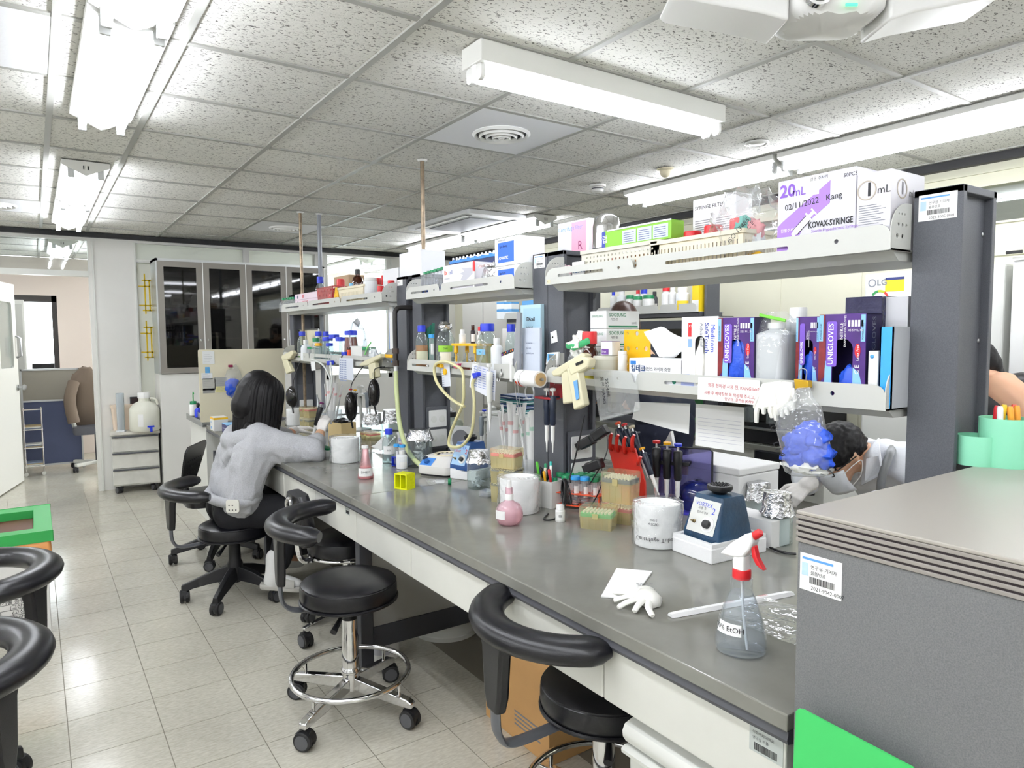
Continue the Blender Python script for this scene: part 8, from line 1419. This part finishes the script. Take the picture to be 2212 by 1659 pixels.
hood += chain([rsh+V((-.01,0,-.01)),(rsh+rel)/2+V((0,0,-.02)),rel+V((0,0,.005)),rel+(rwr-rel)*.42],[.088,.088,.078,.05])+chain([lsh,(lsh+lel)/2,lel,lel+(lwr-lel)*.6],[.085,.085,.07,.05])
hood += [(rel+(rwr-rel)*.36,.052,rel+(rwr-rel)*.5,.047),(lel+(lwr-lel)*.5,.05,lel+(lwr-lel)*.66,.045)]
flesh('hoodie', hood, m_hood, wm, o, .010, 5, .03, .13, tt='MARBLE')
hd = chain([nck+V(q) for q in ((.05,-.15,-.035),(-.03,-.165,-.03),(-.10,-.12,-.045),(-.135,-.04,-.075),(-.135,.05,-.075),(-.10,.12,-.045),(-.02,.165,-.03))],[.03,.042,.05,.055,.055,.05,.04])+chain([nck+V(q) for q in ((-.07,-.14,-.075),(-.135,-.07,-.13),(-.15,0,-.175),(-.135,.07,-.13),(-.07,.14,-.075))],[.035,.045,.05,.045,.035])
flesh('hood', hd, m_hood, wm, o, .009, 4, .012, .08, tt='MARBLE')
hem = []
for k in range(16): a = 2*pi*k/16; b_ = 2*pi*(k+1)/16; hem.append((pel+V((-.02+.125*cos(a),.245*sin(a),.085)),.03,pel+V((-.02+.125*cos(b_),.245*sin(b_),.085)),.03))
flesh('hoodie_hem', hem, m_hood, wm, o, .01, 3)
jn = [(pel+Y_*d_+V((-.02,0,-.0)),.115,pel+Y_*d_+V((.05,0,-.01)),.11) for d_ in (-.1,0,.1)]
for L in legs: jn += chain([L[0]+V((-.03,0,0)),L[1],L[1]+(L[2]-L[1])*.82],[.11,.085,.07])
flesh('jeans', jn, m_jean, wm, o, .012, 5, .012, .05)
flesh('glove', gr+[(rwr-rd.normalized()*.035,.034,rwr,.03)], m_lgl, wm, o, .0042, 3); flesh('glove', gl+[(lwr-ld.normalized()*.03,.034,lwr,.03)], m_lgl, wm, o, .0042, 3)
def strands(name, t, o, hc, f, u, x, n, drop, m, seed, back=V((-.03,0,0))):
    g = G(); r_ = random.Random(seed)
    for k in range(n):
        az = R(48)+(2*pi-R(96))*k/(n-1)+r_.uniform(-.05,.05); d = f*cos(az)+x*sin(az); dh = V((d.x,d.y,0)); L = drop(az)*r_.uniform(.9,1.05); q = r_.uniform(.96,1.05)
        g.tube(spline([hc+u*.125-f*.015+d*.01-o,hc+d*.085*q+u*.085-o,hc+d*.118*q+u*.01-o,hc+dh*.122*q+V((0,0,-L*.5))+back*.6-o,hc+dh*.125*q*r_.uniform(.85,1.05)+V((0,0,-L))+back-o],4),[.02]*5+[.019]*4+[.017]*4+[.014,.011,.008,.003],6)
    return part(name, g, m, t, smooth=80)
strands('hair', wm, o, hc, f, u, x, 74, lambda a: .30 if .6 < a < 2.0 else (.22 if a < 4.2 else .28), m_hair, 3)
hr = [(hc+u*.045-f*.03,.104,hc+u*.04+f*.01,.094),(hc-f*.05,.098,hc-f*.06-u*.08,.09)]+chain([hc+f*.03+x*.05+u*.08,hc+f*.088+x*.05+u*.045,hc+f*.097+x*.06+u*.01],[.035,.018,.008])+chain([hc+f*.03-x*.05+u*.08,hc+f*.088-x*.05+u*.04],[.035,.018])
hr += chain([V((.99,4.06,1.0)),V((.93,4.03,.95)),V((.885,4.03,.85)),V((.87,4.03,.76))],[.03,.012,.008,.004])+chain([V((1.0,4.03,1.0)),V((.95,4.01,.92)),V((.90,4.02,.80))],[.025,.010,.004])
flesh('hair', hr, m_hair, wm, o, .008, 3)
sk = [((1.08,3.97,.25),.05,(1.075,3.965,.16),.052),((1.07,3.96,.15),.053,(1.06,3.96,.12),.05),((1.065,3.96,.125),.045,(1.14,3.925,.105),.038),((1.14,3.925,.105),.038,(1.185,3.905,.093),.028)]
flesh('sock', sk, mat('white_sock','#e4e4e2',.9), wm, o, .008, 5); flesh('sock', [((1.22,4.33,.2),.05,(1.22,4.33,.10),.048),((1.22,4.33,.1),.045,(1.33,4.33,.075),.034)], mat('white_sock','#e4e4e2'), wm, o, .01, 4)
sl = G(); sd = V((.93,-.36,-.16)).normalized(); sp = V((0,0,1)); sx = sd.cross(sp).normalized(); c0 = V((1.015,3.975,.082))-o
sl.loft([[c0+sd*q+sx*(w_*s_)+V((0,0,z_)) for s_,z_ in ((-1,0),(1,0),(1,.03),(-1,.03))] for q,w_ in ((-.02,.025),(.0,.042),(.06,.042),(.13,.05),(.19,.048),(.215,.03))]); part('slide_sandal', sl, mat('grey_slide','#bdbbb4',.6), wm, bev=.008, label='pale grey slide sandal')
st = G(); st.loft([[c0+sd*q+sx*(w_*cos(a))+V((0,0,.028+h_*sin(a))) for a in [pi*j/10 for j in range(11)]]+[c0+sd*q+sx*(w_*.93*cos(a))+V((0,0,.028+h_*.9*sin(a))) for a in [pi*j/10 for j in range(10,-1,-1)]] for q,w_,h_ in ((.08,.052,.062),(.12,.053,.055),(.17,.05,.042))]); part('slide_strap', st, mat('grey_slide','#bdbbb4'), wm)
# phone in the back pocket and the pipette in the hand
t = thing('phone','white phone with a patterned case sticking out of a jeans pocket','phone',V((.915,3.985,.585)),R(-35)); part('case', G().plate(rr2(-.035,.035,-.025,.045,.012),[],-.128,-.119,'y'), mat('phone_case','#e8e6dc',.3), t, bev=.002); [part('case_mark', G().at((-.018+.018*(k%3),-.1285,-.01+.025*(k//3)),rx=pi/2).cyl(0,0,0,.004,.0006,7), m_ink, t) for k in range(5)]
hp = rwr+rd.normalized()*.085+V((.012,.02,.0)); hang_pipette('black pipette with purple button held in the raised gloved hand',hp+V((-.02,-.012,.10)),m_blackp,mat('purple_button','#5c1f4e',.4),.12,.25,0,.25,None,1.1)
# ---------------------------------------------------------------- man in a white lab coat across the bench
mo = V((3.05,1.45,0)); mn = thing('person','person in white lab coat, mask and gloves bending over the far bench side','person',mo,0)
hc = Xp(1815,985,2.72); hf = V((-.72,.22,-.62)); hcaps, f, u, x = head_caps(hc,hf,(-.5,.1,.8),.92)
nk = Xp(1866,985,2.80); ch = V((3.02,1.42,.86)); hp_ = V((3.2,1.38,.58))
rs, ls = nk+V((.08,-.20,-.0)), nk+V((.12,.20,-.03)); re, le = V((2.86,1.26,.86)), V((2.84,1.80,.86)); rw, lw = V((2.60,1.40,.845)), Xp(1740,1050,2.58)
body = hcaps+[(hc-f*.03-u*.05,.056,nk,.062),(nk,.05,ch,.09),(ch,.09,hp_,.11),(rs,.04,nk,.04),(ls,.04,nk,.04)]+chain([rs,re,rw],[.05,.045,.03])+chain([ls,le,lw],[.05,.045,.03])+chain([hp_+V((0,-.1,0)),V((2.98,1.28,.52)),V((3.0,1.28,.08)),V((2.88,1.28,.05))],[.09,.07,.05,.04])+chain([hp_+V((0,.1,0)),V((2.98,1.52,.52)),V((3.0,1.52,.08)),V((2.88,1.52,.05))],[.09,.07,.05,.04])
flesh('body', body, m_skin, mn, mo, .011, 4); face_bits(mn,mo,hc,f,u,x)
ct = []
for dy in (-.13,-.05,.05,.13): ct += [(nk+V((.05,dy*1.1,-.015)),.092,ch+V((.03,dy*1.1,.02)),.13),(ch+V((.02,dy*1.1,0)),.125,hp_+V((.02,dy*1.1,0)),.14)]
ct += chain([rs,re,re+(rw-re)*.85],[.085,.07,.05])+chain([ls,le,le+(lw-le)*.85],[.085,.07,.05])+[(hp_+V((-.08,-.12,-.05)),.12,V((3.05,1.3,.42)),.1),(hp_+V((-.08,.12,-.05)),.12,V((3.05,1.52,.42)),.1)]
flesh('lab_coat', ct, m_coat, mn, mo, .011, 5, .02, .10)
for sg in (-1,1):
    g = G(); b0 = nk-mo+V((-.0,.02*sg,.03)); g.add([b0+V((-.02,.05*sg,.055)),b0+V((-.085,.09*sg,.01)),b0+V((-.075,.10*sg,-.075)),b0+V((-.10,.03*sg,-.13)),b0+V((-.055,.01*sg,-.02))],[(0,1,2,3,4)]); part('lapel', g, m_coat, mn, solid=.006)
part('bag_strap', G().tube(spline([nk-mo+V((.05,-.1,.06)),nk-mo+V((-.05,-.13,.03)),nk-mo+V((-.09,-.12,-.08)),nk-mo+V((-.05,-.11,-.2))],5),.016,8,flat=.4), mat('strap_grey','#7d7e80',.4,.3), mn)
hr = [(hc+u*.045-f*.035,.092,hc+u*.045+f*.02,.082),(hc-f*.055,.08,hc-f*.06-u*.03,.064),(hc+u*.055+f*.05,.045,hc+u*.04+f*.07,.026)]
flesh('hair', hr, m_hair, mn, mo, .007, 2, .02, .012)
mk = G(); mk.sheet(10,6,lambda s,q: hc-mo+f*(.128-.055*(2*s-1)**2-.02*abs(q-.45))+x*(.075*(2*s-1))+u*(.005-.115*q)); part('face_mask', mk, mat('mask_white','#eef1f6',.8), mn, solid=.003)
for k in (-1,1): part('mask_loop', G().tube(spline([hc-mo+f*.075+x*k*.075-u*.01,hc-mo+f*.02+x*k*.092+u*.0,hc-mo-f*.012+x*k*.096-u*.01,hc-mo+f*.02+x*k*.09-u*.06,hc-mo+f*.07+x*k*.07-u*.085],4),.002,5), m_paper, mn); part('spectacle_arm', G().tube([hc-mo+f*.09+x*k*.072+u*.022,hc-mo-f*.005+x*k*.092+u*.02],.0025,5), m_blackp, mn); part('spectacle_lens', G().tube([hc-mo+f*.105+x*(k*.035+.026*cos(a))+u*(.012+.02*sin(a)) for a in [6.283*j/14 for j in range(14)]],.0025,5,closed=True), m_blackp, mn)
flesh('glove', hand(lw,(-.75,.1,-.35),(-.2,-.5,.8),.65,1,1.0,.7)+[(lw+V((.03,0,.01)),.036,lw,.032)], m_lgl, mn, mo, .0045, 3); flesh('glove', hand(rw,(-.8,.35,-.05),(0,-.1,1),.5,-1,1.0,.5)+[(rw+V((.03,0,.0)),.036,rw,.032)], m_lgl, mn, mo, .0045, 3)
t = thing('round_stool','black round stool under the person in the lab coat','stool',(3.22,1.40,0),0); part('seat', G().lathe([(.17,.38),(.18,.42),(.16,.445),(.002,.45)],28), m_leather, t); part('column', G().cyl(0,0,.1,.026,.28,12), m_chrome, t); [(part('foot', G().at((0,0,0),rz=1.2566*k).box(0,.25,-.018,.018,.07,.11), m_chrome, t, bev=.004), caster(t,.24*cos(1.2566*k),.24*sin(1.2566*k),k,.07)) for k in range(5)]
# ---------------------------------------------------------------- person in black by the right wall
bo = V((3.72,1.12,0)); bp_ = thing('person','person in black shirt bending near the white cupboard, seen past the upright','person',bo,0)
hc = Xp(2098,805,3.62); hf = V((-.75,.45,-.4)); hcaps, f, u, x = head_caps(hc,hf,(-.2,.1,.9)); nk = Xp(2168,838,3.62); ch = Xp(2240,890,3.66); pv = V((3.75,1.08,.75)); rs, ls = nk+V((.03,-.19,-.05)), nk+V((.03,.19,-.07))
A1, A2 = [rs,V((3.62,.86,.98)),V((3.52,.9,.75))], [ls,V((3.66,1.5,.98)),V((3.58,1.42,.75))]; L1 = [pv+V((0,-.1,0)),V((3.72,1.0,.42)),V((3.76,1.0,.07)),V((3.62,1.0,.05))]; L2 = [pv+V((0,.1,0)),V((3.72,1.22,.42)),V((3.76,1.22,.07)),V((3.62,1.22,.05))]
body = hcaps+[(hc-f*.03-u*.05,.06,nk,.066),(nk,.075,ch,.12),(ch,.12,pv,.12)]+chain(A1,[.06,.05,.035])+chain(A2,[.06,.05,.035])+chain(L1,[.1,.07,.05,.04])+chain(L2,[.1,.07,.05,.04])+hand(A1[2],(-.1,.1,-.9),(-1,0,0),.3,-1)+hand(A2[2],(-.1,0,-.9),(-1,0,0),.3,1)
flesh('body', body, m_skin, bp_, bo, .012, 4); face_bits(bp_,bo,hc,f,u,x); flesh('hair', [(hc+u*.05-f*.035,.10,hc+u*.05+f*.02,.09),(hc-f*.06,.088,hc-f*.07-u*.04,.07)], m_hair, bp_, bo, .009, 3, .006, .02)
ct = []
for dy in (-.13,-.05,.05,.13): ct += [(nk+V((.05,dy*1.1,-.015)),.092,ch+V((.02,dy*1.1,0)),.125),(ch+V((.02,dy*1.1,0)),.125,pv+V((0,dy*1.1,0)),.13)]
flesh('black_shirt', ct+chain(A1[:2],[.085,.07])+chain(A2[:2],[.085,.07]), m_blackp, bp_, bo, .012, 4, .012, .08); flesh('trousers', chain(L1[:3],[.115,.09,.07])+chain(L2[:3],[.115,.09,.07]), m_jean, bp_, bo, .013, 4)
# ---------------------------------------------------------------- person in dark jeans on the far side aisle
jo = V((3.18,2.98,0)); jp = thing('person','person in dark navy clothes standing on the far side aisle, glimpsed under the shelf','person',jo,0)
pv = V((3.18,2.98,.98)); ch = V((3.22,3.18,1.27)); nk = V((3.26,3.36,1.45)); hc = V((3.28,3.47,1.57)); hf = V((.2,.9,-.35)); hcaps, f, u, x = head_caps(hc,hf,(0,.3,.9)); rs, ls = nk+V((.19,-.03,-.06)), nk+V((-.19,-.03,-.06))
A1, A2 = [rs,V((3.5,3.4,1.18)),V((3.55,3.62,1.05))], [ls,V((3.0,3.4,1.18)),V((3.15,3.62,1.08))]; L1 = [pv+V((.1,0,-.05)),V((3.29,3.02,.5)),V((3.3,2.96,.08)),V((3.3,3.1,.05))]; L2 = [pv+V((-.1,0,-.05)),V((3.07,3.02,.5)),V((3.06,2.94,.08)),V((3.06,3.08,.05))]
body = hcaps+[(hc-f*.03-u*.05,.055,nk,.06),(nk,.07,ch,.11),(ch,.11,pv,.115)]+chain(A1,[.055,.045,.032])+chain(A2,[.055,.045,.032])+chain(L1,[.09,.065,.05,.04])+chain(L2,[.09,.065,.05,.04])+hand(A1[2],(.2,.8,-.3),(0,.2,1),.5,-1)+hand(A2[2],(.2,.8,-.3),(0,.2,1),.5,1)
flesh('body', body, m_skin, jp, jo, .012, 4); face_bits(jp,jo,hc,f,u,x); flesh('hair', [(hc+u*.05-f*.035,.10,hc+u*.05+f*.02,.09),(hc-f*.06,.09,nk-f*.02,.07)], m_brownh, jp, jo, .009, 3, .006, .02)
ct = []
for dx in (-.12,0,.12): ct += [(nk+V((dx,-.03,-.08)),.085,ch+V((dx,0,0)),.115),(ch+V((dx,0,0)),.115,pv+V((dx,0,.05)),.115)]
flesh('navy_top', ct+chain(A1,[.08,.065,.045])+chain(A2,[.08,.065,.045]), mat('navy_cloth','#141a2a',.9), jp, jo, .012, 4, .012, .08); flesh('dark_jeans', [(pv+V((-.08,0,0)),.125,pv+V((.08,0,0)),.125)]+chain(L1[:3],[.12,.085,.07])+chain(L2[:3],[.12,.085,.07]), mat('navy_denim','#161c30',.85), jp, jo, .012, 4, .01, .05)
